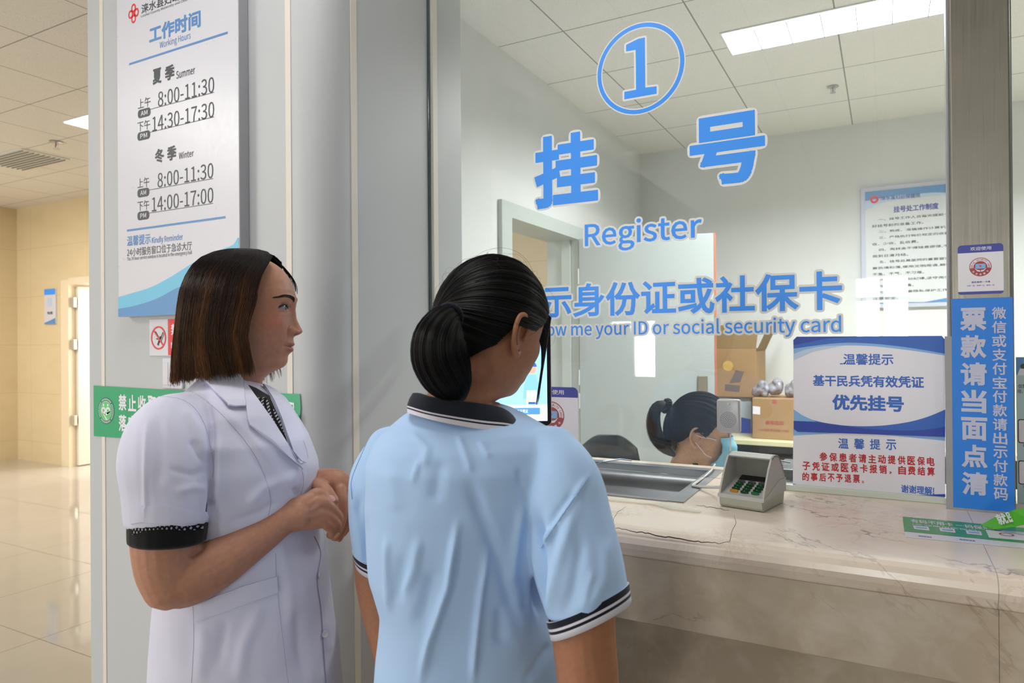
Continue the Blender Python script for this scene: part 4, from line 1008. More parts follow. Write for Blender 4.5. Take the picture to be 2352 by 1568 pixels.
def clothmat(name, col, weave=900, rough=.85, mott=0.04):
    t = NT(name, rough, 0, hx(col)); v = t.coord(); n = t.noise(v, weave, 2); c0 = hx(col); t.color(t.mix(t.noise(v, 14, 3), c0, tuple(x*(1-mott*2) for x in c0[:3])+(1,)))
    t.bump(n, .12, .0006); setin(t.b, Specular_IOR_Level=.25); t.b.inputs['Sheen Weight'].default_value = .15; return t.m
M['coat'] = clothmat('white_lilac_coat_cloth', '#dcdcf2'); M['polo'] = clothmat('light_blue_pique', '#b2d2fb', 700)
M['knitblack'] = clothmat('black_knit', '#0c0c10'); M['navy'] = clothmat('navy_rib_knit', '#0e1426'); M['stripewhite'] = clothmat('white_rib_knit', '#d9d6e4')
M['trousers'] = clothmat('dark_trousers', '#23242c'); M['shoe'] = plain('black_shoe_leather', '#15151a', .35)
M['nail'] = plain('pink_nail', '#e8b0a6', .12); M['eyewhite'] = plain('eye_white', '#8f8a8a', .25); M['iris'] = plain('dark_iris', '#1a1210', .1); M['lash'] = plain('lash_black', '#0c0808', .6)
M['brow'] = plain('eyebrow_brown', '#3a2824', .9)
M['whiteplastic'] = plain('white_plastic_button', '#dcd8e2', .3)
def legs_and_feet(S, hip, fwd, side, z_hip, spread=.09, r=.085):
    f = np.array((fwd[0], fwd[1], 0.)); s = np.array((side[0], side[1], 0.)); c = np.array((hip[0], hip[1], 0.)); out = []
    for q in (-1, 1):
        b = c+s*q*spread
        S.chain([b+np.array((0, 0, z_hip)), b+np.array((0, 0, z_hip*.72)), b+np.array((0, 0, z_hip*.5))+f*.015, b+np.array((0, 0, z_hip*.3))-f*.01, b+np.array((0, 0, .09))-f*.01], [r, r*.8, r*.6, r*.58, r*.4])
        out.append(b)
    return out
def add_shoes(root, feet, f):
    for b in feet:
        S = Solid(); f3 = np.array((f[0], f[1], 0.)); S.chain([b-f3*.06+np.array((0, 0, .04)), b+f3*.02+np.array((0, 0, .045)), b+f3*.10+np.array((0, 0, .032)), b+f3*.16+np.array((0, 0, .026))], [.034, .042, .040, .026], flat=[.8, .85, .7, .7], up=(-f3[1], f3[0], 0)); V, N, Fs = S.melt(.004, 2)
        V[:, 2] = np.maximum(V[:, 2], .002); fast_mesh('shoe', V, Fs, M['shoe'], root)
def union_mesh(A, B):
    """one connected body: exact boolean union of two closed surfaces (V, Fs); falls back to keeping both"""
    obs = []
    for V, Fs in (A, B):
        me = bpy.data.meshes.new('b'); me.from_pydata([tuple(v) for v in V], [], [tuple(int(i) for i in f) for F in Fs for f in F]); o = bpy.data.objects.new('b', me); COL.objects.link(o); obs.append(o)
    m = obs[0].modifiers.new('u', 'BOOLEAN'); m.operation = 'UNION'; m.solver = 'EXACT'; m.object = obs[1]
    dg = bpy.context.evaluated_depsgraph_get(); ev = obs[0].evaluated_get(dg); m2 = ev.to_mesh(); bm = bmesh.new(); bm.from_mesh(m2); bmesh.ops.triangulate(bm, faces=[f for f in bm.faces if len(f.verts) > 4]); tmp = bpy.data.meshes.new('x'); bm.to_mesh(tmp); bm.free()
    V, N, Fs = mesh_arrays(tmp); ev.to_mesh_clear(); print('UNION', len(A[0]), len(B[0]), len(V), flush=True)
    for o in obs: bpy.data.objects.remove(o)
    return V, Fs
# ================================================================== woman in the white coat (left)
def person_coat():
    T0 = 1.30
    er, ev = frame_at(560, T0); fwd = er*math.cos(R(14))-ev*math.sin(R(14))
    hip = P3(560, 1500, 1.28)
    root = thing('person', 'woman with a brown bob in a short-sleeved white coat, standing in profile with clasped hands', 'person', (hip[0], hip[1], 0))
    # head and neck
    O = P3(560, 735, T0); MH = mat4(O, fwd); Vh, Fh, Ch = head_mesh()
    # the neck leans back to the shoulders
    k = np.clip((-.085-Vh[:, 2])/.12, 0, 1); Vh[:, 1] -= .035*k**1.2
    VH = xf(MH, Vh)
    # arms, hands, trunk and legs melted into one skin
    S = Solid(); TR = 1.28
    rings = [vring(870, 478, 580, 1.30, .05), vring(900, 475, 590, 1.29, .055), vring(940, 448, 610, TR, .08), vring(1000, 428, 650, TR, .11), vring(1080, 385, 695, TR, .15), vring(1200, 395, 705, TR, .13), vring(1300, 395, 715, TR, .13), vring(1450, 390, 730, TR, .15), vring(1600, 385, 735, TR, .16), vring(1700, 400, 720, TR, .14)]
    S.loft(rings)
    # near (right) arm
    S.chain([P3(412, 1000, 1.16), P3(384, 1070, 1.12), P3(376, 1180, 1.10), P3(384, 1290, 1.095), P3(398, 1345, 1.095)], [.038, .048, .050, .0490, .0440])
    S.chain([P3(382, 1325, 1.095), P3(425, 1325, 1.105), P3(500, 1292, 1.125), P3(590, 1236, 1.15), P3(655, 1192, 1.17), P3(690, 1178, 1.18)], [.0435, .0470, .0415, .0310, .0245, .0275], flat=[1, 1, 1, 1, 1.08, 1.05])
    # right hand: back of the hand towards the viewer, knuckles, fingers curled round the other hand
    S.chain([P3(660, 1188, 1.172), P3(700, 1176, 1.178), P3(735, 1168, 1.19)], [.026, .031, .034], flat=[.75, .55, .5], up=(0, 0, 1))
    for (k0, k1, k2, k3, r) in (((732, 1134, 1.190), (757, 1152, 1.205), (772, 1178, 1.225), (764, 1196, 1.245), .0098), ((738, 1152, 1.183), (764, 1172, 1.196), (777, 1196, 1.216), (768, 1212, 1.238), .0102),
                                ((738, 1174, 1.182), (763, 1192, 1.193), (773, 1210, 1.212), (762, 1222, 1.232), .0096), ((732, 1194, 1.186), (752, 1207, 1.194), (764, 1219, 1.208), (758, 1229, 1.222), .0086)):
        S.chain([P3(k0[0]-22, k0[1]+6, k0[2]), P3(*k0), P3(*k1), P3(*k2), P3(*k3)], [r*.9, r*1.12, r, r*.93, r*.8], K=14)
    # far (left) arm and hand
    S.chain([P3(520, 950, 1.42), P3(545, 1080, 1.44), P3(590, 1230, 1.42)], [.05, .05, .042]); S.chain([P3(590, 1225, 1.42), P3(650, 1180, 1.36), P3(705, 1132, 1.30), P3(733, 1112, 1.275)], [.042, .038, .027, .024])
    S.chain([P3(722, 1114, 1.28), P3(745, 1108, 1.262), P3(775, 1112, 1.248), P3(792, 1126, 1.243)], [.024, .026, .026, .018], flat=[.85, .72, .62, .6], up=(.3, .2, 1))
    S.chain([P3(722, 1112, 1.25), P3(738, 1119, 1.222), P3(753, 1132, 1.206), P3(768, 1151, 1.200)], [.013, .0128, .0112, .0088], K=14)                       # thumb over the knuckles
    for pts, r in ((((783, 1124, 1.236), (785, 1150, 1.226), (783, 1190, 1.222), (775, 1216, 1.222), (768, 1236, 1.222)), .0105), (((794, 1126, 1.246), (799, 1150, 1.240), (797, 1190, 1.238), (786, 1218, 1.236), (778, 1238, 1.236)), .0102),
                   (((802, 1126, 1.262), (808, 1152, 1.258), (806, 1186, 1.256), (796, 1210, 1.254), (788, 1226, 1.252)), .0098), (((806, 1126, 1.280), (813, 1148, 1.276), (812, 1175, 1.274), (804, 1196, 1.272), (797, 1208, 1.270)), .0085)):
        S.chain([P3(*q) for q in pts], [r*1.1, r*1.08, r*.95, r*.85, r*.62], K=14)
    feet = legs_and_feet(S, hip, fwd, ev, .80)
    Vb, Nb, Fb = S.melt(.0021, 3, .5)
    Vb = sculpt(Vb, Nb, [(((706, 1160), (735, 1140)), 4, .0012), (((708, 1174), (738, 1160)), 4, .0012), (((706, 1188), (736, 1182)), 4, .001), (((752, 1138), (758, 1150)), 3, .0008), (((436, 1280), (462, 1262), (476, 1244)), 5, -.005)])
    try:
        V, Fs = union_mesh((VH, Fh), (Vb, Fb))
        if len(V) < len(Vb): raise ValueError
    except Exception:
        V = np.concatenate([VH, Vb]); Fs = Fh+[np.asarray(q)+len(VH) for q in Fb]
    # tint carried over from the head by position
    C = np.ones((len(V), 4)); from mathutils.kdtree import KDTree
    kd = KDTree(len(VH)); [kd.insert(tuple(v), i) for i, v in enumerate(VH)]; kd.balance(); near = np.where(V[:, 2] > 1.30)[0]
    for i in near:
        co, j, dd_ = kd.find(tuple(V[i]))
        if dd_ < .004: C[i] = Ch[j]
    body = fast_mesh('body', V, Fs, M['skin'], root, True, C)
    add_shoes(root, feet, fwd)
    # eyes, lashes, brows laid on the face
    hs = Surf(VH, Fh); iM = Matrix([list(r) for r in MH])
    def onface(x, z, off=0.0):
        o = iM @ Vector((x, .3, z)); d = (iM.to_3x3() @ Vector((0, -1, 0))).normalized(); h = hs.b.ray_cast(o, d)
        n = h[1] if h[1].dot(d) < 0 else -h[1]; return h[0]+n*off
    for s in (1, -1):
        e = MB(); cx_, cz_ = .0335*s, .0215
        up = [(cx_-s*.0130, cz_-.0015), (cx_-s*.009, cz_+.0030), (cx_-s*.003, cz_+.0050), (cx_+s*.004, cz_+.0046), (cx_+s*.010, cz_+.0022), (cx_+s*.0135, cz_-.0005)]
        lo = [(cx_+s*.010, cz_-.0022), (cx_+s*.003, cz_-.0034), (cx_-s*.005, cz_-.0036), (cx_-s*.010, cz_-.0028)]
        V1 = [onface(x, z, .0006) for x, z in up+lo]; c = onface(cx_, cz_, .0018); e.add(V1+[c], [(i, (i+1) % len(V1), len(V1)) for i in range(len(V1))]); eye = e.obj('eye', M['eyewhite'], root, True)
        e = MB(); ir = [onface(cx_-s*.0035+.0054*math.cos(a), cz_+.0006+.0040*math.sin(a), .0012) for a in np.linspace(0, 2*math.pi, 18, endpoint=False)]; c = onface(cx_-s*.0035, cz_+.0006, .0022); e.add(ir+[c], [(i, (i+1) % 18, 18) for i in range(18)]); e.obj('iris', M['iris'], eye, True)
        e = MB(); e.tube([onface(x, z, .0011) for x, z in up], [.0005, .0011, .0014, .0015, .0014, .0007], 6)
        for q in np.linspace(.15, 1, 12):
            k_ = q*(len(up)-1); i = min(int(k_), len(up)-2); x = up[i][0]*(1-k_+i)+up[i+1][0]*(k_-i); z = up[i][1]*(1-k_+i)+up[i+1][1]*(k_-i); p0 = onface(x, z, .001); p1 = p0+iM.to_3x3() @ Vector((s*.0016*q, .0055, .0005)); p2 = p1+iM.to_3x3() @ Vector((s*.0015*q, .002, .0022)); e.tube([p0, p1, p2], [.00022, .00018, .00006], 4)
        e.obj('eyelashes', M['lash'], root)
        e = MB(); rnd = random.Random(5)
        for q in range(520):
            a = rnd.random()**1.2; x = s*(.012+.042*a); z = .0368+.0062*math.sin(min(a*1.2, 1)*2.1)-.0030*max(0, a-.7)*3+rnd.uniform(-.0046, .0046)*(1-.78*a); p0 = onface(x, z, .0001); p1 = onface(x+s*.0040, z+.0014*(1-2*a), .0007); e.tube([p0, p1], [.00030, .00008], 4)
        e.obj('eyebrow', M['brow'], root)
    # bobbed hair: shell and strands
    zt = np.array([.134, .132, .126, .115, .100, .080, .055, .030, 0, -.03, -.06, -.09, -.12])
    wt = np.array([.006, .022, .045, .065, .079, .089, .096, .099, .100, .101, .102, .103, .104])
    bt = np.array([.010, .030, .052, .073, .088, .099, .108, .112, .115, .118, .121, .124, .128])
    ft = np.array([.010, .030, .050, .0610, .0580, .0500, .0450, .0430, .0340, .0290, .0340, .0400, .0440])   # where the hair's front edge runs
    fe = np.array([.012, .034, .060, .078, .090, .098, .102, .104, .100, .098, .096, .094, .092])            # front radius of the section
    def hpos(phi, z, k=1.0):
        w, b, f, F2 = (np.interp(z, zt[::-1], a[::-1]) for a in (wt, bt, ft, fe)); wf = math.pi/2+np.arcsin(np.clip(f/F2, -1, 1)*.97)
        om = phi*wf; c = np.cos(om); y = np.where(c > 0, -b*c, -F2*c)*k; x = w*np.sin(om)*k; return x, y
    # shell
    PH, ZZ = np.meshgrid(np.linspace(-1, 1, 130), np.concatenate([np.linspace(.134, .11, 16), np.linspace(.108, -.084, 40)])); kk = .965
    x, y = hpos(PH, ZZ, kk); x = x+.0015*np.sin(PH*90); Vs = xf(MH, np.stack([x, y, ZZ*1.0-.004], 2).reshape(-1, 3)); nr, nc = PH.shape
    i, k = np.meshgrid(np.arange(nr-1), np.arange(nc-1), indexing='ij'); Fq = np.stack([i*nc+k, i*nc+k+1, (i+1)*nc+k+1, (i+1)*nc+k], 2).reshape(-1, 4)
    Cs = np.ones((len(Vs), 4)); tt = np.clip((.10-ZZ.reshape(-1))/.2, 0, 1)[:, None]; Cs[:, :3] = (1-tt)*np.array(hx('#17100f')[:3])+tt*np.array(hx('#2c1c15')[:3])
    n = 9000; m = 18; rs = np.random.RandomState(11); phi = rs.uniform(-1, 1, n); u = np.linspace(0, 1, m)[None, :]
    zend = -.098-.010*np.cos(phi*2.2)+rs.normal(0, .0045, n)+.003*np.sin(phi*38); z0 = .134-np.abs(rs.normal(0, .010, n)); z = z0[:, None]*(1-u)+zend[:, None]*u; z = z0[:, None]+(zend-z0)[:, None]*(u**1.15)
    lay = rs.uniform(.965, 1.015, n)[:, None]; ph = phi[:, None]+.018*np.sin(u*5+rs.uniform(0, 6, (n, 1)))+.012*rs.normal(size=(n, 1))*u
    clump = .0014*np.sin(phi*46)[:, None]*u+.0008*np.sin(phi*113+1)[:, None]*u
    x, y = hpos(np.clip(ph, -1.015, 1.015), z, lay+clump/.1)
    tuck = np.clip((u-.85)/.15, 0, 1)*rs.uniform(0, .05, (n, 1)); x *= 1-tuck; y = y*(1-tuck)
    pth = xf(MH, np.stack([x, y, z], 2).reshape(-1, 3)).reshape(n, m, 3)
    hl = (.5+.5*np.sin(phi*31+2)*np.sin(phi*12.7))[:, None]**1.5; t_ = np.clip(u*1.3-.2, 0, 1)*(.12+.88*hl)*rs.uniform(.5, 1.15, (n, 1)); t_ = np.clip(t_, 0, 1)[..., None]
    dark, mid = np.array(hx('#1d1413')[:3]), np.array(hx('#8f6038')[:3]); tint = dark*(1-t_)+mid*t_
    # loose far-side wisps over the forehead and below the chin
    nw = 70; uw = np.linspace(0, 1, m)[None, :]; f_ = rs.uniform(0, 1, (nw, 1)); xw = -.020-.040*uw-.02*f_; yw = .052+.014*f_+.020*np.sin(uw*2.0)*(.6+.4*f_); zw = .117-.012*f_-.052*uw*(.5+.5*f_)
    pw = xf(MH, np.stack([xw+0*zw, yw, zw], 2).reshape(-1, 3)).reshape(nw, m, 3)
    nc2 = 120; f2 = rs.uniform(0, 1, (nc2, 1)); xc = -.075-.012*uw+0*f2; yc = .004+.036*f2**1.5+.012*uw*f2+.004*np.sin(f2*90)+0*uw; zc = -.05-(.072-.018*f2**2+.008*np.sin(f2*61))*uw
    pc_ = xf(MH, np.stack([xc, yc, zc], 2).reshape(-1, 3)).reshape(nc2, m, 3); pth = np.concatenate([pth, pw, pc_])
    tint = np.concatenate([tint, np.broadcast_to(dark, (nw, m, 3)), np.broadcast_to(mid*.75, (nc2, m, 3))])
    hair = strands(pth, .00042, tint, 'hair', M['hair_brown'], root, extra=(Vs, Fq, Cs))
    # ---- the coat
    S = Solid()
    S.loft([vring(846, 476, 566, 1.31, .050), vring(868, 462, 578, 1.30, .066), vring(888, 442, 600, 1.29, .092), vring(912, 415, 646, 1.28, .128), vring(945, 386, 668, 1.28, .160), vring(1000, 366, 700, 1.28, .182), vring(1060, 364, 722, 1.28, .182), vring(1110, 366, 727, 1.28, .175), vring(1170, 372, 728, 1.28, .162), vring(1235, 378, 737, 1.28, .155), vring(1300, 380, 746, 1.28, .160), vring(1400, 371, 757, 1.28, .172), vring(1500, 366, 772, 1.28, .185), vring(1600, 362, 783, 1.28, .192), vring(1850, 352, 800, 1.28, .205)])
    S.chain([P3(432, 958, 1.185), P3(392, 995, 1.135), P3(384, 1050, 1.112), P3(388, 1130, 1.105), P3(389, 1196, 1.10)], [.046, .064, .0715, .0680, .0635], cap=.2)
    S.chain([P3(560, 930, 1.40), P3(575, 1000, 1.44), P3(590, 1120, 1.45)], [.055, .068, .066])
    Vc, Nc, Fc = S.melt(.0042, 7, .5)
    st = [(((476, 905), (488, 985), (490, 1070), (486, 1150), (478, 1205)), 7, -.012), (((500, 1000), (503, 1080), (498, 1160)), 16, .006), (((338, 960), (334, 1060), (332, 1190)), 5, .0028), (((360, 955), (372, 1040), (366, 1120)), 16, -.004),
          (((420, 930), (455, 990), (474, 1060)), 12, .006), (((440, 1010), (466, 1060)), 7, -.004), (((385, 1075), (440, 1090), (470, 1080)), 6, -.0025), (((400, 1130), (445, 1118), (475, 1125)), 8, .0028),
          (((500, 930), (560, 985), (610, 1050)), 9, .004), (((520, 960), (560, 1010), (600, 1070), (640, 1120)), 14, -.004), (((560, 1165), (610, 1120), (680, 1090)), 12, .005), (((530, 1200), (590, 1180), (640, 1150)), 8, -.004), (((675, 1120), (686, 1140)), 8, -.006), (((650, 1130), (690, 1060)), 10, .004),
          (((690, 1120), (700, 1080)), 5, .003), (((640, 1240), (665, 1330), (670, 1440)), 12, .003), (((730, 1310), (740, 1400), (748, 1568)), 6, -.004), (((600, 1390), (560, 1480), (545, 1568)), 16, .004), (((470, 1440), (455, 1568)), 20, .004), (((680, 1400), (690, 1500), (705, 1568)), 12, -.004), (((750, 1420), (758, 1500)), 9, .004), (((520, 1420), (500, 1520)), 12, -.003)]
    Vc = sculpt(Vc, Nc, st); Vc = Vc+Nc*(.0011*smooth_noise(Vc, 42, 4))[:, None]
    M['seamthread'] = clothmat('coat_seam_thread', '#a8a4c0')
    coat = fast_mesh('coat', Vc, Fc, M['coat'], root)
    cs = Surf(Vc, Fc)
    # shirt of black and white diamond knit showing in the neckline and below the sleeve
    t = NT('black_knit_with_pale_diamonds', .85); v = t.coord(); sp = t.n('ShaderNodeSeparateXYZ'); t.l(v, sp.inputs[0])
    h_ = t.math('ADD', t.math('MULTIPLY', sp.outputs[0], 1.0), t.math('MULTIPLY', sp.outputs[1], .55))
    def tri(a): return t.math('ABSOLUTE', t.math('SUBTRACT', t.math('FRACT', t.math('ADD', a, 100.0)), .5))
    a_ = t.math('FRACT', t.math('ADD', t.math('ADD', t.math('MULTIPLY', h_, 150), t.math('MULTIPLY', sp.outputs[2], 100)), 100.0)); b_ = t.math('FRACT', t.math('ADD', t.math('SUBTRACT', t.math('MULTIPLY', h_, 150), t.math('MULTIPLY', sp.outputs[2], 100)), 100.0))
    chk = t.math('MULTIPLY', t.math('LESS_THAN', a_, .5), t.math('LESS_THAN', b_, .5)); t.color(t.mix(chk, hx('#0d0d11'), hx('#a9a8b2'))); setin(t.b, Specular_IOR_Level=.2); M['diamond'] = t.m
    kn = MB(); cs.patch(kn, [(553, 878), (570, 886), (588, 892), (604, 905), (618, 910), (640, 960), (668, 1046), (650, 1010), (620, 960), (585, 908)], .0006, .0008, 0, 5)
    o1 = kn.obj('knit_top', [M['knitblack'], M['diamond']], root)
    kn = MB(); cs.patch(kn, [(585, 916), (609, 914), (640, 960), (668, 1046), (640, 1010), (610, 965)], .0016, .0005, 0, 5); kn.obj('diamond_panel', M['diamond'], o1)
    S = Solid(); S.chain([P3(389, 1160, 1.10), P3(387, 1205, 1.098), P3(385, 1240, 1.096)], [.0575, .0590, .0575], cap=.2); Vk, Nk, Fk = S.melt(.003, 2); ks = fast_mesh('knit_sleeve', Vk, Fk, M['knitblack'], root)
    kn = MB(); Surf(Vk, Fk).patch(kn, [(304, 1198), (345, 1196), (400, 1200), (466, 1208), (466, 1216), (420, 1217), (370, 1214), (335, 1216), (306, 1228)], .0005, .0006, 0, 5); kn.obj('diamond_band', M['diamond'], ks)
    # collar, lapels, placket, pocket band, cuffs, seams, buttons
    W1 = MB(); cs.patch(W1, [(455, 856), (478, 853), (540, 856), (548, 866), (556, 878), (560, 905), (563, 938), (540, 939), (523, 937), (500, 908), (476, 880), (455, 857)], .0060, .0022, 0, 5); W1.obj('collar', M['coat'], coat)
    W1 = MB(); cs.patch(W1, [(558, 878), (585, 915), (620, 965), (648, 1010), (670, 1047), (690, 1078), (680, 1066), (650, 1042), (610, 998), (590, 985), (571, 979), (566, 950), (562, 920)], .0045, .0022, 0, 5); W1.obj('lapel', M['coat'], coat)
    W1 = MB(); cs.patch(W1, [(601, 886), (615, 892), (636, 904), (655, 930), (672, 962), (686, 1000), (695, 1035), (697, 1064), (688, 1062), (668, 1036), (642, 962), (618, 905)], .0035, .0024, 0, 5); W1.obj('lapel', M['coat'], coat)
    W1 = MB(); cs.patch(W1, [(447, 1390), (500, 1367), (560, 1345), (635, 1323), (638, 1360), (570, 1384), (500, 1410), (447, 1428)], .0012, .0016, 0, 6); W1.obj('pocket_band', M['coat'], coat)
    W1 = MB(); cs.patch(W1, [(328, 1160), (400, 1163), (479, 1177), (474, 1212), (400, 1203), (322, 1198), (302, 1203), (300, 1176)], .0008, .0016, 0, 6); W1.obj('cuff', M['coat'], coat)
    W1 = MB()
    for pts in (((368, 909), (400, 892), (440, 873), (455, 858)), ((366, 910), (410, 915), (445, 935), (470, 975), (482, 1020), (491, 1070), (488, 1095)), ((420, 888), (480, 925), (540, 985), (585, 1045), (612, 1105), (622, 1150), (616, 1185)), ((443, 1376), (445, 1470), (440, 1568)), ((633, 1270), (636, 1340), (650, 1470), (662, 1568)), ((670, 1048), (692, 1075), (697, 1110), (690, 1138))): (q := MB(), cs.line(q, pts, .0004, .0), q.obj('seam', M['seamthread'], coat))
    for pts in (((722, 1232), (736, 1270), (728, 1330), (737, 1400), (742, 1480), (748, 1568)),): (q := MB(), cs.line(q, pts, .0014, .0), q.obj('placket_edge', M['seamthread'], coat))
    for (bx_, by_) in ((686, 1059), (731, 1320), (744, 1456)):
        h = cs.hit(bx_, by_, .0035)
        if h: MB().lathe([(.0001, -.0012), (.0052, -.0012), (.0060, 0), (.0052, .0014), (.0038, .0010), (.0001, .0008)], h[0], h[1], 20).obj('button', M['whiteplastic'], coat, True)
    # chest pocket edge
    q = MB(); cs.line(q, ((696, 1010), (703, 1030), (708, 1052)), .0005); q.obj('pocket_edge', M['seamthread'], coat)
    # trousers under the coat
    S = Solid(); S.loft([vring(1640, 400, 720, 1.28, .15), vring(1800, 400, 720, 1.28, .15)]); legs_and_feet(S, hip, fwd, ev, .80, r=.094); Vt, Nt, Ft = S.melt(.006, 3); Vt[:, 2] = np.maximum(Vt[:, 2], .06); fast_mesh('trousers', Vt, Ft, M['trousers'], root)
    # nails
    bs = Surf(Vb, Fb)
    for (nx, ny), (tx_, ty_) in (((762, 1144), (770, 1150)), ((773, 1228), (770, 1237))):
        h = bs.hit(nx, ny)
        if not h: continue
        n_ = h[1]; t1 = (atD(tx_, ty_, 1.2)-atD(nx, ny, 1.2)); t1 = (t1-n_*t1.dot(n_)).normalized(); t2 = n_.cross(t1); Vn = []; Fn = []
        for i in range(5):
            for k in range(16): a_ = 2*math.pi*k/16; r_ = i/4; u_, v_ = .0068*r_*math.cos(a_), .0048*r_*math.sin(a_); Vn.append(h[0]+t1*u_+t2*v_+n_*(.0016-26*v_*v_-8*u_*u_))
        for i in range(4):
            for k in range(16): Fn.append((i*16+k, i*16+(k+1) % 16, (i+1)*16+(k+1) % 16, (i+1)*16+k))
        MB().add(Vn, Fn).obj('fingernail', M['nail'], body, True)
    return root
person_coat()
# ================================================================== woman in the light blue polo shirt (right)
def ear_into(S, c, side, fwd, up, k=1.0):
    """outer ear: helix rim, bowl, lobe; side points away from the skull"""
    c, side, fwd, up = (np.array(q, float) for q in (c, side, fwd, up)); P = lambda f, u, s: c+fwd*f*k+up*u*k+side*s*k
    hel = [(.010, -.004, .004), (.014, .010, .006), (.008, .024, .010), (-.004, .030, .014), (-.014, .024, .018), (-.018, .008, .020), (-.015, -.010, .017), (-.008, -.022, .012), (.001, -.030, .007), (.007, -.024, .004)]
    S.chain([P(*q) for q in hel], [.0030, .0034, .0036, .0038, .0038, .0036, .0036, .0048, .0056, .0040], K=12)
    S.chain([P(.004, .016, .007), P(-.007, .012, .012), P(-.009, -.004, .012), P(-.002, -.014, .008)], [.0028, .0032, .0032, .0026], K=10)
    V = [P(.008, .0, .0)]+[P(f*.95, u*.95, s-.004) for f, u, s in hel]; n = len(hel); F = [(0, i+1, (i+1) % n+1) for i in range(n)]
    V += [p-side*.0045*k for p in V]; m = n+1; F += [tuple(i+m for i in reversed(f)) for f in F]+[(i+1, m+i+1, m+(i+1) % n+1, (i+1) % n+1) for i in range(n)]
    S.add(V, F)
def scalp(MH, d, k=1.0, lift=0.0):
    """point on the hair cap in direction d (head axes)"""
    d = d/np.linalg.norm(d, axis=-1)[..., None]; fy = np.where(d[..., 1] > 0, .100, .1005); r = 1/np.sqrt((d[..., 0]/.0865)**2+(d[..., 1]/fy)**2+((d[..., 2])/.112)**2)
    return xf(MH, (d*(r*k+lift)[..., None]+np.array((0, -.004, .017))).reshape(-1, 3)).reshape(d.shape)
def person_polo():
    T0 = 1.09; er, ev = frame_at(1115, T0); psi = R(50)
    fh = (ev*math.cos(psi)+er*math.sin(psi)); tilt = R(-17); fwd = fh*math.cos(tilt)+np.array((0, 0, 1))*math.sin(tilt)
    root = thing('person', 'black-haired woman with a low bun, seen from behind, in a light blue polo shirt', 'person', tuple(P3(1080, 1500, 1.02)[:2])+(0,))
    O = P3(1126, 768, T0); upv = np.array((0, 0, 1))+er*.05; MH = mat4(O, fwd, upv, .95); Vh, Fh, Ch = head_mesh(.9)
    k = np.clip((-.07-Vh[:, 2])/.14, 0, 1); Vh[:, 1] -= .075*k**1.15
    VH = xf(MH, Vh); right, fw, up = MH[:3, 0], MH[:3, 1], MH[:3, 2]
    S = Solid(); T = 1.03
    S.loft([vring(925, 1010, 1150, 1.07, .055), vring(955, 1008, 1160, 1.055, .05), vring(990, 975, 1190, T, .055), vring(1040, 905, 1265, T, .085), vring(1150, 872, 1275, T, .10), vring(1300, 884, 1236, T, .098), vring(1450, 900, 1250, T, .10), vring(1650, 880, 1285, T, .12), vring(1760, 900, 1260, T, .11)])
    S.chain([P3(1290, 1080, .98), P3(1318, 1200, .94), P3(1335, 1330, .905), P3(1340, 1450, .895), P3(1350, 1560, .89), P3(1356, 1650, .89)], [.046, .048, .045, .0415, .040, .037])
    S.chain([P3(1356, 1640, .89), P3(1330, 1760, .93), P3(1300, 1860, .98)], [.038, .031, .026]); S.chain([P3(1300, 1855, .98), P3(1290, 1900, 1.0), P3(1282, 1940, 1.01)], [.026, .034, .032], flat=[.8, .6, .5])
    for q in range(4): S.chain([P3(1270+q*9, 1935, .985+q*.018), P3(1266+q*9, 1985, .99+q*.018), P3(1266+q*8, 2030, .995+q*.018)], [.0095, .009, .007], K=12)
    S.chain([P3(1300, 1890, .965), P3(1305, 1930, .95), P3(1300, 1960, .95)], [.011, .0105, .008], K=12)
    S.chain([P3(905, 1120, 1.12), P3(876, 1200, 1.16), P3(872, 1310, 1.17), P3(884, 1390, 1.17), P3(898, 1450, 1.165), P3(912, 1520, 1.155)], [.034, .043, .042, .0405, .039, .036])
    S.chain([P3(912, 1515, 1.155), P3(960, 1580, 1.22), P3(1010, 1620, 1.28)], [.037, .030, .025]); S.chain([P3(1008, 1618, 1.28), P3(1035, 1640, 1.30), P3(1060, 1655, 1.31)], [.026, .033, .031], flat=[.8, .6, .5])
    for q in range(4): S.chain([P3(1058+q*3, 1640+q*12, 1.32), P3(1085+q*2, 1655+q*12, 1.33), P3(1105, 1672+q*11, 1.33)], [.0095, .009, .007], K=12)
    feet = legs_and_feet(S, P3(1075, 1500, 1.04), ev, er, .80); Vb, Nb, Fb = S.melt(.0030, 4)
    E = Solid(); ear_into(E, MH[:3, 3]+right*.0745+fw*(-.004)+up*(-.002), right*.9-fw*.35, fw, up, 1.05); ear_into(E, MH[:3, 3]-right*.0745+fw*(-.004)+up*(-.002), -right*.9-fw*.35, fw, up, 1.05)
    Ve, Ne, Fe = E.melt(.0011, 3)
    try:
        V, Fs = union_mesh((VH, Fh), (Vb, Fb)); 
        if len(V) < len(Vb): raise ValueError
        V2, Fs2 = union_mesh((V, Fs), (Ve, Fe))
        if len(V2) >= len(V): V, Fs = V2, Fs2
    except Exception as ex:
        print('UNION FAIL', ex, flush=True)
        V = np.concatenate([VH, Vb]); Fs = Fh+[np.asarray(q)+len(VH) for q in Fb]
    body = fast_mesh('body', V, Fs, M['skin2'], root, True, np.ones((len(V), 4)))
    add_shoes(root, feet, ev)
    # ---- hair: cap combed back to a tie, then the hanging bun
    tie = np.array((-.012, -.100, .012)); rs = np.random.RandomState(5); m = 22; u = np.linspace(0, 1, m)
    td = tie-np.array((0, -.006, .018)); td /= np.linalg.norm(td)
    n = 9000; st = []
    # hairline in head axes (angle round the head, 0 = front): height where hair starts
    az = rs.uniform(-math.pi, math.pi, n); aa = np.abs(az)
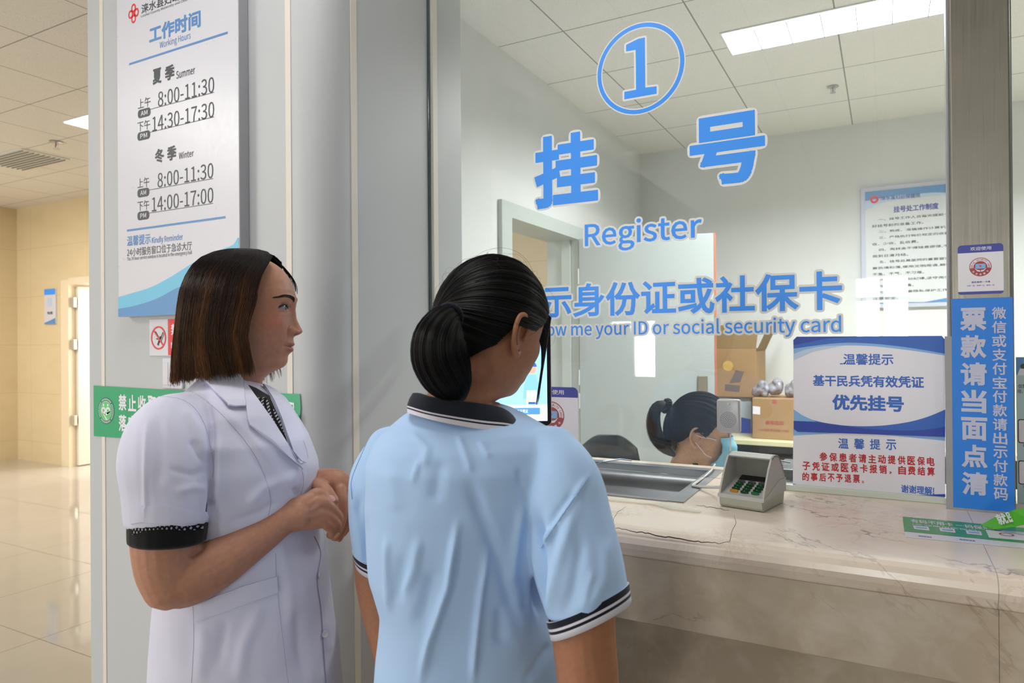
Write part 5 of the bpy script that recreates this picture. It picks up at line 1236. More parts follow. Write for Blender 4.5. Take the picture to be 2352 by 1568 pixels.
    hl = np.interp(aa, [0, .5, .9, 1.15, 1.35, 1.55, 1.75, 2.0, 2.4, 2.8, 3.14], [.082, .076, .054, .030, .014, .030, .012, -.026, -.052, -.060, -.060])
    rootz = hl+np.abs(rs.normal(0, 1, n))*.012*(rs.rand(n) < .35); cosz = np.sqrt(np.clip(1-((rootz-.018)/.112)**2, .02, 1))
    d0 = np.stack([np.sin(az)*.087*cosz, np.cos(az)*.10*cosz, rootz-.018], 1); 
    # hair from the crown too
    extra = rs.normal(size=(2600, 3))*np.array((.05, .06, .03))+np.array((0, .01, .10)); extra[:, 2] = np.abs(extra[:, 2]); d0 = np.concatenate([d0, extra]); n = len(d0); d0 /= np.linalg.norm(d0, axis=1)[:, None]
    ang = np.arccos(np.clip(d0 @ td, -1, 1)); sn = np.sin(ang)+1e-6; A = (np.sin(ang[:, None]*(1-u))/sn[:, None])[..., None]*d0[:, None, :]+(np.sin(ang[:, None]*u)/sn[:, None])[..., None]*td
    A[..., 2] += (.16*np.sin(math.pi*u)[None, :]*np.clip(d0[:, 2:3], 0, 1)) * .5
    lift = rs.uniform(-.003, .0035, (n, 1))+.0035*np.sin(np.arctan2(d0[:, 0], d0[:, 2])*34+d0[:, 1]*9)[:, None]*np.sin(math.pi*u)[None, :]*.5
    pth = scalp(MH, A, 1.0, lift)
    blk, hi = np.array(hx('#0b0b0d')[:3]), np.array(hx('#1c1a1c')[:3]); tt = rs.rand(n, 1, 1); tint = np.broadcast_to(blk*(1-tt)+hi*tt, (n, m, 3))
    # bun / ponytail that bulges out and hangs to the collar
    nb = 5200; Pt = lambda px, py, t: P3(px, py, t)
    cl = np.array([Pt(1042, 718, .985), Pt(1022, 735, .965), Pt(1006, 775, .955), Pt(1008, 820, .958), Pt(1028, 865, .968), Pt(1046, 895, .982), Pt(1056, 913, .995)]); rx = np.array([.012, .026, .0360, .0400, .0360, .0250, .010]); 
    tt_ = np.linspace(0, 6, m); ci = np.stack([np.interp(tt_, range(7), cl[:, j]) for j in range(3)], 1); ri = np.interp(tt_, range(7), rx); ri = np.convolve(np.pad(ri, 1, mode='edge'), [.25, .5, .25], 'valid')
    for _ in range(3): ci[1:-1] = (ci[:-2]+ci[2:]+2*ci[1:-1])/4
    D = np.gradient(ci, axis=0); D /= np.linalg.norm(D, axis=1)[:, None]; a = np.cross(D, ev); a /= np.linalg.norm(a, axis=1)[:, None]; b = np.cross(D, a)
    th = rs.uniform(0, 2*math.pi, (nb, 1)); rho = np.sqrt(rs.uniform(.45, 1, (nb, 1)))+.03*np.sin(th*17); tw = th+.25*np.sin(u*3)[None, :]
    pb = ci[None]+(rho*ri*np.cos(tw))[..., None]*a[None]*1.0+(rho*ri*np.sin(tw)*.85)[..., None]*b[None]
    tb = np.broadcast_to(blk*(1-(t2 := rs.rand(nb, 1, 1)))+hi*t2, (nb, m, 3))
    # fringe strands hanging in front of the ear, and fine flyaways
    nf = 200; f = rs.uniform(0, 1, (nf, 1)); uu = u[None, :]
    sx = .070-.010*f+.004*uu; sy = .030+.040*f+.022*uu-.0*f; sz = .062-.01*f-(.055+.085*f**2)*uu
    pf = xf(MH, np.stack([sx-.012*uu, sy, sz], 2).reshape(-1, 3)).reshape(nf, m, 3)
    nl = 22; f = rs.uniform(0, 1, (nl, 1)); lx = .074-.010*uu+.002*f; ly = .052+.024*uu+.004*f; lz = .03-.125*uu+.0*f
    pl = xf(MH, np.stack([lx+0*f, ly, lz+0*f], 2).reshape(-1, 3)).reshape(nl, m, 3)
    nh = 90; dh = rs.normal(size=(nh, 3)); dh[:, 2] = np.abs(dh[:, 2]); dh /= np.linalg.norm(dh, axis=1)[:, None]; q = dh[:, None, :]+rs.normal(size=(nh, 1, 3))*.35*uu[..., None]; ph_ = scalp(MH, q, 1.0, .002+rs.uniform(.003, .016, (nh, 1))*np.sin(math.pi*uu))
    allp = np.concatenate([pth, pb, pf, pl]); allt = np.concatenate([tint, tb, np.broadcast_to(hi, (nf+nl, m, 3))])
    # cap under the strands
    g1, g2 = np.meshgrid(np.linspace(-math.pi, math.pi, 97)[:-1], np.linspace(0, 1, 40)); aa = np.abs(g1); hl2 = np.interp(aa, [0, .5, .9, 1.15, 1.35, 1.55, 1.75, 2.0, 2.4, 2.8, 3.14], [.082, .076, .054, .030, .014, .030, .012, -.026, -.052, -.060, -.060])
    zz = hl2+(.1295-hl2)*g2; cz = np.sqrt(np.clip(1-((zz-.018)/.112)**2, 0, 1)); dd_ = np.stack([np.sin(g1)*.087*cz, np.cos(g1)*.10*cz, zz-.018], 2); Vc = scalp(MH, dd_, .975).reshape(-1, 3); nr, nc = g1.shape
    i, kk = np.meshgrid(np.arange(nr-1), np.arange(nc), indexing='ij'); k2 = (kk+1) % nc; Fq = np.stack([i*nc+kk, i*nc+k2, (i+1)*nc+k2, (i+1)*nc+kk], 2).reshape(-1, 4)
    Cc = np.ones((len(Vc), 4)); Cc[:, :3] = blk
    # solid core of the bun
    B = Solid(); B.chain([tuple(c) for c in ci[::3]]+[tuple(ci[-1])], list(ri[::3]*.80)+[ri[-1]*.7], sub=2, K=16); Vk = np.concatenate(B.V); Fk = np.array([f for f in B.F if len(f) == 4])+len(Vc); Ck = np.ones((len(Vk), 4)); Ck[:, :3] = blk
    hair = strands(allp, .00045, allt, 'hair', M['hair_black'], root, extra=(np.concatenate([Vc, Vk]), np.concatenate([Fq, Fk]), np.concatenate([Cc, Ck])))
    strands(ph_, .00016, np.broadcast_to(hi, (nh, m, 3)), 'loose_hairs', M['hair_black'], root)
    tm = MB(); ce = ci[1]; tm.tube([Vector(ce+(.0165*math.cos(q))*a[1]+(.0165*math.sin(q))*b[1]) for q in np.linspace(0, 2*math.pi, 25)], .0035, 8); tm.obj('hair_tie', M['navy'], root, True)
    # ---- polo shirt
    S = Solid()
    S.loft([vring(930, 972, 1162, 1.06, .072), vring(950, 930, 1205, 1.045, .088), vring(985, 885, 1262, 1.03, .105), vring(1015, 858, 1298, 1.025, .118), vring(1060, 845, 1318, 1.02, .125), vring(1150, 842, 1300, 1.02, .132), vring(1250, 848, 1272, 1.02, .132), vring(1310, 852, 1258, 1.02, .130), vring(1390, 876, 1256, 1.02, .128), vring(1460, 872, 1272, 1.02, .130), vring(1568, 861, 1293, 1.02, .138), vring(1720, 850, 1312, 1.02, .148), vring(1880, 848, 1318, 1.02, .152)])
    rsl = [(P3(1258, 1045, .985), .048), (P3(1285, 1110, .955), .059), (P3(1306, 1200, .930), .0590), (P3(1327, 1300, .910), .0605), (P3(1350, 1395, .898), .0550)]
    S.chain([a_[0] for a_ in rsl], [a_[1] for a_ in rsl], cap=.15)
    S.chain([P3(905, 1030, 1.11), P3(884, 1100, 1.125), P3(880, 1190, 1.14), P3(880, 1262, 1.15), P3(884, 1285, 1.155)], [.043, .056, .0555, .0490, .0470], cap=.15)
    Vc, Nc, Fc = S.melt(.0040, 7, .5)
    C = lambda *q: tuple((780+x/2.579, 960+y/2.579) for x, y in q)
    stv = [(C((700, 620), (640, 1000), (540, 1300), (480, 1560)), 9, .009), (C((470, 720), (440, 900), (370, 1060)), 11, .0045), (C((880, 780), (835, 1050), (800, 1400), (790, 1560)), 8, .008), (C((1090, 510), (1030, 850), (1010, 1010)), 10, .006), (C((280, 700), (285, 1000), (290, 1160)), 8, .005),
           (C((760, 350), (830, 560), (960, 900), (1060, 1250)), 15, -.006), (C((560, 900), (470, 1250)), 18, -.005), (C((380, 800), (340, 1100)), 14, -.004), (C((1170, 560), (1180, 900), (1195, 1180)), 12, -.016), (C((1090, 900), (1110, 1160)), 14, -.004), (C((1250, 640), (1200, 760)), 8, .006),
           (C((1470, 340), (1400, 450), (1270, 640), (1195, 790)), 7, .005), (C((1410, 430), (1300, 560), (1220, 700)), 9, -.004), (C((1400, 520), (1290, 850), (1215, 1180)), 14, .005), (C((1590, 700), (1570, 950), (1450, 1180)), 14, .004), (C((1440, 700), (1390, 1000), (1330, 1180)), 14, -.004), (C((1500, 900), (1430, 1150)), 8, .003),
           (C((60, 330), (75, 480), (90, 560)), 5, .0035), (C((120, 450), (105, 560), (140, 750)), 7, -.005), (C((150, 600), (155, 880)), 7, -.008), (C((470, 250), (435, 380)), 6, .003), (C((420, 90), (520, 180), (500, 300)), 9, .003), (C((700, 90), (760, 250), (780, 330)), 7, .003), (C((830, 130), (890, 240)), 6, .0025), (C((1060, 300), (1080, 400)), 8, -.003),
           (C((1260, 1330), (1180, 1450), (1110, 1560)), 10, -.005), (C((960, 1100), (950, 1350)), 16, -.005), (C((600, 250), (560, 500)), 16, -.003), (C((300, 300), (330, 560)), 18, .003)]
    Vc = sculpt(Vc, Nc, stv); Vc = Vc+Nc*(.0009*smooth_noise(Vc, 34, 9))[:, None]
    shirt = fast_mesh('polo_shirt', Vc, Fc, M['polo'], root); ss = Surf(Vc, Fc)
    # collar: rib-knit band standing round the neck; stations (bottom px, top px, depth)
    stn = [((1196, 1000, .985), (1188, 972, 1.00)), ((1190, 992, .975), (1176, 952, .992)), ((1165, 990, .958), (1150, 935, .982)), ((1110, 986, .945), (1105, 926, .972)), ((1040, 974, .938), (1045, 919, .968)), ((985, 962, .945), (990, 911, .975)), ((945, 950, .965), (962, 903, .995)), ((938, 945, 1.0), (950, 902, 1.02)), ((955, 938, 1.06), (965, 905, 1.06)), ((1020, 930, 1.13), (1030, 912, 1.12)), ((1110, 935, 1.155), (1110, 920, 1.14)), ((1180, 960, 1.12), (1175, 935, 1.11)), ((1208, 995, 1.06), (1192, 960, 1.06))]
    lo = np.array([P3(*a_) for a_, b_ in stn]); hi_ = np.array([P3(*b_) for a_, b_ in stn]); n0 = len(stn); tq = np.linspace(0, n0, 120, endpoint=False)
    def cyc(A):
        out = []
        for t in tq:
            i = int(t); u_ = t-i; p0, p1, p2, p3 = A[(i-1) % n0], A[i % n0], A[(i+1) % n0], A[(i+2) % n0]; out.append(.5*((2*p1)+(-p0+p2)*u_+(2*p0-5*p1+4*p2-p3)*u_*u_+(-p0+3*p1-3*p2+p3)*u_**3))
        return np.array(out)
    lo, hi_ = cyc(lo), cyc(hi_); cen = (lo+hi_).mean(0)/2; rows = [0, .02, .19, .20, .26, .27, .33, .34, .40, .41, .7, .97, 1.0]; inks = [1, 1, 1, 0, 0, 1, 1, 0, 0, 0, 0, 0]
    Vv = []; ctr_ = (lo.mean(0)+hi_.mean(0))/2; out = lo-ctr_; out[:, 2] = 0; out /= np.linalg.norm(out, axis=1)[:, None]
    for r_ in rows: Vv.append(lo+(hi_-lo)*r_+out*(.0035*math.sin(math.pi*r_)+.0012))
    for r_ in reversed(rows): Vv.append(lo+(hi_-lo)*r_+out*(.0035*math.sin(math.pi*r_)-.0030))
    Vv = np.concatenate(Vv); nr = len(rows)*2; K = 120; Fq = []; fm = []
    for i in range(nr):
        j = (i+1) % nr; mi = inks[i] if i < len(rows)-1 else (inks[nr-2-i] if len(rows) <= i < nr-1 else (1 if i == nr-1 else 0))
        for k_ in range(K): Fq.append((i*K+k_, i*K+(k_+1) % K, j*K+(k_+1) % K, j*K+k_)); fm.append(mi)
    fast_mesh('collar', Vv, np.array(Fq), [M['navy'], M['stripewhite']], root, True, None, fm)
    # sleeve cuffs: striped rib bands round each sleeve end
    def cuff(p0, p1, r0, r1, tilt, nm):
        p0, p1 = np.array(p0), np.array(p1); ax = p1-p0; L = np.linalg.norm(ax); ax /= L; tv = np.array(tilt, float); a1 = tv-ax*tv.dot(ax); a1 /= np.linalg.norm(a1); b1 = np.cross(ax, a1); K = 64; Vv = []; rows = [0, .10, .11, .36, .37, .50, .51, .66, .67, 1.0]; inks = [0, 0, 0, 1, 1, 0, 0, 1, 1]
        th = 2*np.pi*np.arange(K)/K; sk = .26
        for inn in (0, 1):
            for q in (rows if not inn else rows[::-1]): r = r0+(r1-r0)*q-(.0032 if inn else 0); Vv.append(p0+ax*L*q+np.outer(np.cos(th)*r, a1+ax*sk*0)+np.outer(np.sin(th)*r, b1)+np.outer(np.cos(th)*r*sk, ax))
        Vv = np.concatenate(Vv); nr = 2*len(rows); Fq = []; fm = []
        for i in range(nr):
            j = (i+1) % nr; mi = inks[i] if i < len(rows)-1 else (inks[nr-2-i] if len(rows) <= i < nr-1 else 1)
            for k_ in range(K): Fq.append((i*K+k_, i*K+(k_+1) % K, j*K+(k_+1) % K, j*K+k_)); fm.append(mi)
        fast_mesh(nm, Vv, np.array(Fq), [M['navy'], M['stripewhite']], root, True, None, fm)
    cuff(P3(1350, 1382, .900), P3(1358, 1424, .894), .0575, .0560, -er, 'sleeve_cuff')
    cuff(P3(881, 1266, 1.152), P3(886, 1298, 1.158), .0500, .0485, er, 'sleeve_cuff')
    W1 = MB()
    for pts in (C((1475, 345), (1440, 400), (1330, 560), (1240, 690), (1195, 770)), C((160, 150), (95, 300), (70, 380), (75, 480))): (q := MB(), ss.line(q, pts, .0005, .0005), q.obj('armhole_seam', clothmat('polo_seam_thread', '#8fb4e0'), shirt))
    S = Solid(); S.loft([vring(1740, 895, 1265, 1.03, .125), vring(1900, 905, 1255, 1.03, .12)]); legs_and_feet(S, P3(1075, 1500, 1.04), ev, er, .80, r=.092); Vt, Nt, Ft = S.melt(.006, 3); Vt[:, 2] = np.maximum(Vt[:, 2], .06); fast_mesh('trousers', Vt, Ft, M['trousers'], root)
person_polo()
# ================================================================== masked clerk behind the glass
def person_clerk():
    T0 = 2.24; er, ev = frame_at(1603, T0); fwd = er*math.cos(R(14))-np.array((0, 0, 1))*math.sin(R(14))+ev*.05
    root = thing('person', 'seated clerk with a black ponytail and pale blue face mask behind the glass', 'person', tuple(P3(1600, 1100, 2.26)[:2])+(0,))
    O = P3(1604, 998, T0); MH = mat4(O, fwd, (0, 0, 1), 1.04); Vh, Fh, Ch = head_mesh(.9); k = np.clip((-.08-Vh[:, 2])/.14, 0, 1); Vh[:, 1] -= .02*k
    VH = xf(MH, Vh); right, fw, up = MH[:3, 0], MH[:3, 1], MH[:3, 2]
    S = Solid(); T = 2.26
    S.loft([vring(1050, 1572, 1640, 2.25, .06), vring(1085, 1545, 1665, T, .11), vring(1130, 1528, 1672, T, .15), vring(1220, 1525, 1665, T, .14), vring(1340, 1525, 1660, T, .12), vring(1430, 1520, 1668, T, .15)])
    h = P3(1597, 1420, T); h[2] = .53
    for q in (-1, 1):
        S.chain([h+ev*q*.09, h+er*.22+ev*q*.10, h+er*.42+ev*q*.10], [.085, .078, .055]); S.chain([h+er*.42+ev*q*.10, h+er*.43+ev*q*.10-np.array((0, 0, .22)), h+er*.42+ev*q*.10-np.array((0, 0, .45))], [.055, .05, .035])
        a = P3(1600, 1120, T)+ev*q*.17; b = a+er*.06-np.array((0, 0, .26)); c = a+er*.28-np.array((0, 0, .33))-ev*q*.05
        S.chain([a, b], [.045, .040]); S.chain([b, c], [.038, .026]); S.chain([c, c+er*.07], [.026, .030], flat=[.7, .5])
        for j in range(4): S.chain([c+er*.08+ev*(j-1.5)*.017, c+er*.115+ev*(j-1.5)*.018, c+er*.14+ev*(j-1.5)*.018-np.array((0, 0, .012))], [.009, .0085, .007], K=10)
        S.chain([c+er*.03-ev*q*.028, c+er*.07-ev*q*.045], [.010, .008], K=10)
    E = Solid()
    for s in (1, -1): ear_into(E, MH[:3, 3]+right*s*.0745-up*.002-fw*.004, right*s*.9-fw*.35, fw, up, 1.0)
    Vb, Nb, Fb = S.melt(.005, 3); Ve, Ne, Fe = E.melt(.0016, 2)
    try:
        V, Fs = union_mesh((VH, Fh), (Vb, Fb)); V, Fs = union_mesh((V, Fs), (Ve, Fe))
    except Exception: V, Fs = VH, Fh
    fast_mesh('body', V, Fs, M['skin3'], root, True, np.ones((len(V), 4)))
    # hair
    rs = np.random.RandomState(8); m = 16; u = np.linspace(0, 1, m); n = 5200
    tp = np.linalg.inv(np.vstack([np.c_[MH[:3, :3], MH[:3, 3]], [0, 0, 0, 1]])) @ np.append(P3(1534, 932, 2.24), 1); td = tp[:3]-np.array((0, -.004, .017)); td /= np.linalg.norm(td)
    az = rs.uniform(-math.pi, math.pi, n); aa = np.abs(az); hx_ = [0, .5, .9, 1.15, 1.35, 1.55, 1.75, 2.0, 2.4, 2.8, 3.14]; hy_ = [.086, .082, .066, .040, .006, .018, .010, -.02, -.045, -.06, -.06]
    hl = np.interp(aa, hx_, hy_); rz = hl+np.abs(rs.normal(0, 1, n))*.02; cz = np.sqrt(np.clip(1-((rz-.017)/.112)**2, .02, 1)); d0 = np.stack([np.sin(az)*.0865*cz, np.cos(az)*.10*cz, rz-.017], 1); d0 /= np.linalg.norm(d0, axis=1)[:, None]
    ang = np.arccos(np.clip(d0 @ td, -1, 1)); sn = np.sin(ang)+1e-6; A = (np.sin(ang[:, None]*(1-u))/sn[:, None])[..., None]*d0[:, None]+(np.sin(ang[:, None]*u)/sn[:, None])[..., None]*td
    pth = scalp(MH, A, 1.0, rs.uniform(-.003, .004, (n, 1))+.003*np.sin(np.arctan2(d0[:, 0], d0[:, 2])*30)[:, None]*np.sin(math.pi*u))
    cl = np.array([P3(*q) for q in ((1534, 933, 2.24), (1516, 925, 2.23), (1503, 940, 2.225), (1498, 972, 2.22), (1506, 1005, 2.22), (1525, 1030, 2.22), (1550, 1046, 2.22))]); rx = [.012, .018, .022, .026, .026, .020, .006]; q_ = np.linspace(0, 6, m)
    ci = np.stack([np.interp(q_, range(7), cl[:, j]) for j in range(3)], 1)
    for _ in range(3): ci[1:-1] = (ci[:-2]+ci[2:]+2*ci[1:-1])/4
    ri = np.interp(q_, range(7), rx); D = np.gradient(ci, axis=0); D /= np.linalg.norm(D, axis=1)[:, None]; b = np.cross(D, ev); b /= np.linalg.norm(b, axis=1)[:, None]; a = np.cross(b, D)
    nb = 2200; th = rs.uniform(0, 6.283, (nb, 1)); rho = np.sqrt(rs.uniform(0, 1, (nb, 1)))*(1+.15*rs.normal(size=(nb, 1))*u); pb = ci[None]+(rho*ri*np.cos(th))[..., None]*a+(rho*ri*.8*np.sin(th))[..., None]*b
    nf = 60; f = rs.uniform(0, 1, (nf, 1)); uu = u[None]; pf = xf(MH, np.stack([.072+.004*f+0*uu, .055-.05*uu+.02*np.sin(uu*3+f), .055-.13*uu-.01*f], 2).reshape(-1, 3)).reshape(nf, m, 3)
    nk = 220; f = rs.uniform(-1, 1, (nk, 1)); pk = xf(MH, np.stack([f*.045+.004*rs.normal(size=(nk, 1))*uu, -.055-.006*uu+.006*rs.normal(size=(nk, 1))*uu, -.02-.055*uu*rs.uniform(.3, 1, (nk, 1))], 2).reshape(-1, 3)).reshape(nk, m, 3)
    blk = np.array(hx('#101218')[:3]); allp = np.concatenate([pth, pb, pk]); g1, g2 = np.meshgrid(np.linspace(-math.pi, math.pi, 73)[:-1], np.linspace(0, 1, 24)); hl2 = np.interp(np.abs(g1), hx_, hy_); zz = hl2+(.1285-hl2)*g2
    cz = np.sqrt(np.clip(1-((zz-.017)/.112)**2, 0, 1)); Vc = scalp(MH, np.stack([np.sin(g1)*.0865*cz, np.cos(g1)*.10*cz, zz-.017], 2), .975).reshape(-1, 3); nr, nc = g1.shape; i, kk = np.meshgrid(np.arange(nr-1), np.arange(nc), indexing='ij'); k2 = (kk+1) % nc
    Fq = np.stack([i*nc+kk, i*nc+k2, (i+1)*nc+k2, (i+1)*nc+kk], 2).reshape(-1, 4); Cc = np.ones((len(Vc), 4)); Cc[:, :3] = blk
    strands(allp, .0007, np.broadcast_to(blk, (len(allp), m, 3)), 'hair', M['hair_black'], root, extra=(Vc, Fq, Cc))
    sc = MB(); ce = (ci[0]+ci[1])/2
    for q in np.linspace(0, 2*math.pi, 15)[:-1]: p = Vector(ce+(.019*math.cos(q))*a[0]+(.019*math.sin(q))*b[0]); sc.lathe([(.0005, -.008), (.007, -.005), (.0085, 0), (.007, .005), (.0005, .008)], p, (0, 0, 1), 10)
    sc.obj('scrunchie', M['knitblack'], root, True)
    # pleated face mask with ear loops
    mc = plain('pale_blue_mask_cloth', '#86c8e6', .8); t_, z_ = np.meshgrid(np.linspace(-1.12, 1.12, 40), np.linspace(.024, -.088, 36)); Fz = np.interp(z_, [-.09, -.075, -.05, -.03, -.015, .0, .024], [.086, .104, .120, .127, .126, .118, .101]); pl = .0016*np.sin((z_+.01)*210)*(np.cos(t_)**.5)
    Xm = (.0735-.012*np.clip((-.05-z_)/.04, 0, 1))*np.sin(t_); Ym = Fz*np.cos(t_)**.62*.985+pl; zz = z_*(1-.22*np.abs(t_/1.12)**2)-.004*np.abs(t_); Vm = xf(MH, np.stack([Xm, Ym, zz], 2).reshape(-1, 3)); Vi = xf(MH, np.stack([Xm*.97, Ym-.002, zz], 2).reshape(-1, 3)); nr, nc = t_.shape
    i, kk = np.meshgrid(np.arange(nr-1), np.arange(nc-1), indexing='ij'); Fq = np.stack([i*nc+kk, i*nc+kk+1, (i+1)*nc+kk+1, (i+1)*nc+kk], 2).reshape(-1, 4); mo = fast_mesh('face_mask', np.concatenate([Vm, Vi]), np.concatenate([Fq, Fq[:, ::-1]+len(Vm)]), mc, root)
    I = lambda p: Vector(xf(MH, np.array([p]))[0])
    for s in (1, -1):
        for zz_ in (.006, -.062): mb = MB(); mb.tube([I((s*.066, .048, zz_*.8)), I((s*.078, .028, zz_*.75+.002)), I((s*.084, .004, zz_*.45+.002)), I((s*.083, -.014, .006 if zz_ > 0 else -.012))], .0014, 6); mb.obj('ear_loop', M['paper'], mo, True)
    # coat with black shirt edge
    S = Solid(); S.loft([vring(1052, 1575, 1625, 2.26, .06), vring(1072, 1552, 1655, T, .105), vring(1105, 1525, 1680, T, .155), vring(1160, 1515, 1684, T, .17), vring(1260, 1515, 1678, T, .16), vring(1440, 1512, 1682, T, .18)])
    for q in (-1, 1):
        a = P3(1600, 1115, T)+ev*q*.16; b = a+er*.06-np.array((0, 0, .25)); c = a+er*.24-np.array((0, 0, .315))-ev*q*.04; S.chain([a, b], [.062, .056]); S.chain([b, c], [.055, .045], cap=.2)
    Vc, Nc, Fc = S.melt(.006, 4); ct = fast_mesh('coat', Vc, Fc, M['coat'], root); cs = Surf(Vc, Fc)
    W1 = MB(); cs.patch(W1, [(1580, 1052), (1592, 1054), (1622, 1092), (1612, 1096)], .002, .003, 0, 4); W1.obj('collar_edge', M['knitblack'], root)
    S = Solid()
    for q in (-1, 1):
        S.chain([h+ev*q*.09, h+er*.22+ev*q*.10, h+er*.43+ev*q*.10], [.095, .088, .062]); S.chain([h+er*.42+ev*q*.10, h+er*.43+ev*q*.10-np.array((0, 0, .22)), h+er*.42+ev*q*.10-np.array((0, 0, .42))], [.064, .058, .046])
    Vt, Nt, Ft = S.melt(.008, 2); fast_mesh('trousers', Vt, Ft, M['trousers'], root); add_shoes(root, [np.array((*(h+er*.40+ev*q*.10)[:2], 0)) for q in (-1, 1)], er)
    # stool she sits on
    stl = thing('stool', 'round dark stool the masked clerk sits on', 'stool', (h[0], h[1], 0)); b = MB(); b.lathe([(.02, .37), (.17, .37), (.18, .39), (.17, .41), (.02, .41)], (h[0], h[1], 0)); b.obj('seat', M['black'], stl, True)
    b = MB(); b.lathe([(.025, .02), (.025, .37)], (h[0], h[1], 0), n=16); b.obj('column', M['alu'], stl, True)
    for k in range(5): a_ = 2*math.pi*k/5; b = MB(); b.tube([Vector((h[0], h[1], .06)), Vector((h[0]+.24*math.cos(a_), h[1]+.24*math.sin(a_), .025))], [.02, .016]); b.obj('leg', M['black'], stl, True)
person_clerk()
# ================================================================== things on and behind the counter
def frame_m(o, ax, up=(0, 0, 1)):
    x = Vector(ax); x.z = 0; x.normalize(); z = Vector(up); y = z.cross(x); return Matrix(((x.x, y.x, z.x, o[0]), (x.y, y.y, z.y, o[1]), (x.z, y.z, z.z, o[2]), (0, 0, 0, 1)))
# ---- card reader keypad with a hood
A, B = atZ(1651, 1161, CZ_+.001), atZ(1755, 1177, CZ_+.001); w = (B-A).length; D_ = .122
MK = frame_m(A, B-A)
kp = thing('keypad', 'grey hooded card keypad with green and yellow keys standing on the marble counter', 'keypad', tuple((A+B)/2+Vector((0, .06, 0))))
kg = plain('light_grey_plastic', '#bcbcb8', .45); kgi = plain('warm_grey_plastic', '#96958a', .55); kb = plain('beige_grey_plastic', '#b4b6a8', .5)
fx = lambda u, v, x: MK @ Vector((x, u, v))
b = MB(); b.prism([(.004, 0), (D_-.006, 0), (D_-.002, .012), (D_, .024), (-.004, .020), (-.002, .006)], .003, w-.003, 0, lambda u, v, x: fx(u, v, x)); b.obj('base', kb, kp)
b = MB(); b.prism([(-.004, .020), (D_, .024), (D_, .052), (.085, .052), (.012, .0285), (-.002, .0270)], -.001, w+.001, 0, lambda u, v, x: fx(u, v, x)); b.obj('deck', kg, kp)
sl = (.052-.0285)/(.085-.012)
b = MB(); outer = [(.000, .026), (.006, .040), (.018, .062), (.030, .082), (.044, .100), (.060, .106), (.080, .104), (.094, .092), (.106, .078), (.116, .060), (D_-.002, .044), (D_-.002, .024)]
for x0_, x1_ in ((0, .0035), (w-.0035, w)): b.prism(outer, x0_, x1_, 0, lambda u, v, x: fx(u, v, x))
top = [(.044, .1000), (.060, .106), (.080, .104), (.094, .092), (.106, .078), (.116, .060), (.112, .058), (.102, .075), (.091, .088), (.079, .0995), (.060, .1015), (.046, .097)]
b.prism(top, .0, w, 0, lambda u, v, x: fx(u, v, x)); b.obj('hood', kg, kp)
b = MB(); b.prism([(.085, .050), (.100, .052), (.088, .098), (.080, .0985)], .0035, w-.0035, 0, lambda u, v, x: fx(u, v, x)); b.obj('inner_wall', kgi, kp)
b = MB(); b.prism([(.066, .0462), (.084, .0520), (.0835, .0535), (.0655, .0475)], .016, w-.006, 0, lambda u, v, x: fx(u, v+.0004, x)); b.obj('display', M['black'], kp)
kgreen = plain('dark_green_key', '#143a24', .3); kgreen2 = plain('green_key', '#1f6a3c', .3); kyel = plain('yellow_key', '#c48a10', .35); kgrey = plain('dark_grey_key', '#4a444c', .35); kled = glow('green_key_mark', '#30d060', .35)
for r_ in range(5):
    for c_ in range(3):
        yy = .016+r_*.0098; xx = .026+c_*(w-.050)/2; zz = .0285+(yy-.012)*sl+.0006; P = [(xx+.0085*math.cos(a)*(1 if abs(math.cos(a)) < .7 else 1), yy+.0033*math.sin(a)) for a in np.linspace(0, 2*math.pi, 20, endpoint=False)]
        mt_ = kyel if (r_, c_) == (0, 0) else kgreen2 if (r_, c_) == (0, 2) else kgrey if r_ == 4 else kgreen
        k_ = MB().prism(P, 0, .0034, 0, lambda u, v, q: MK @ Vector((u, v, zz+(v-yy)*sl+q))).obj('key', mt_, kp)
        if mt_ is kgreen: MB().prism([(xx-.0014, yy-.0008), (xx+.0014, yy-.0008), (xx+.0014, yy+.0008), (xx-.0014, yy+.0008)], .0034, .0037, 0, lambda u, v, q: MK @ Vector((u, v, zz+q))).obj('key_mark', kled, k_)
cb = MB()
cpx = [(1655, 1118, CZ_+.02), (1640, 1118, CZ_+.014), (1610, 1117, CZ_+.006), (1590, 1114, CZ_+.005), (1600, 1106, CZ_+.006)]
for dz_ in (0, .004): cb.tube([atZ(x, y+dz_*500, z) for x, y, z in cpx]+[atY(1618, 1095, 1.745), atY(1634, 1080, 1.80), atY(1642, 1066, 1.88)], .0024, 8)
tag(cb.obj('cable', plain('pale_grey_cable', '#c9c9c4', .4)), 'pale grey cable running from the keypad under the glass beside the tray', 'cable')
# blue and white taped cable at the left of the tray
cb = MB(); cb.tube([atZ(1354, 1093, CZ_+.004), atZ(1362, 1082, CZ_+.006), atZ(1358, 1070, CZ_+.007), atY(1385, 1060, 1.76), atY(1425, 1054, 1.82), atY(1450, 1057, 1.88)], [.002]*6, 8)
tag(cb.obj('cable', plain('blue_white_cable', '#9fb8d8', .3)), 'short bluish cable lying left of the money tray', 'cable')
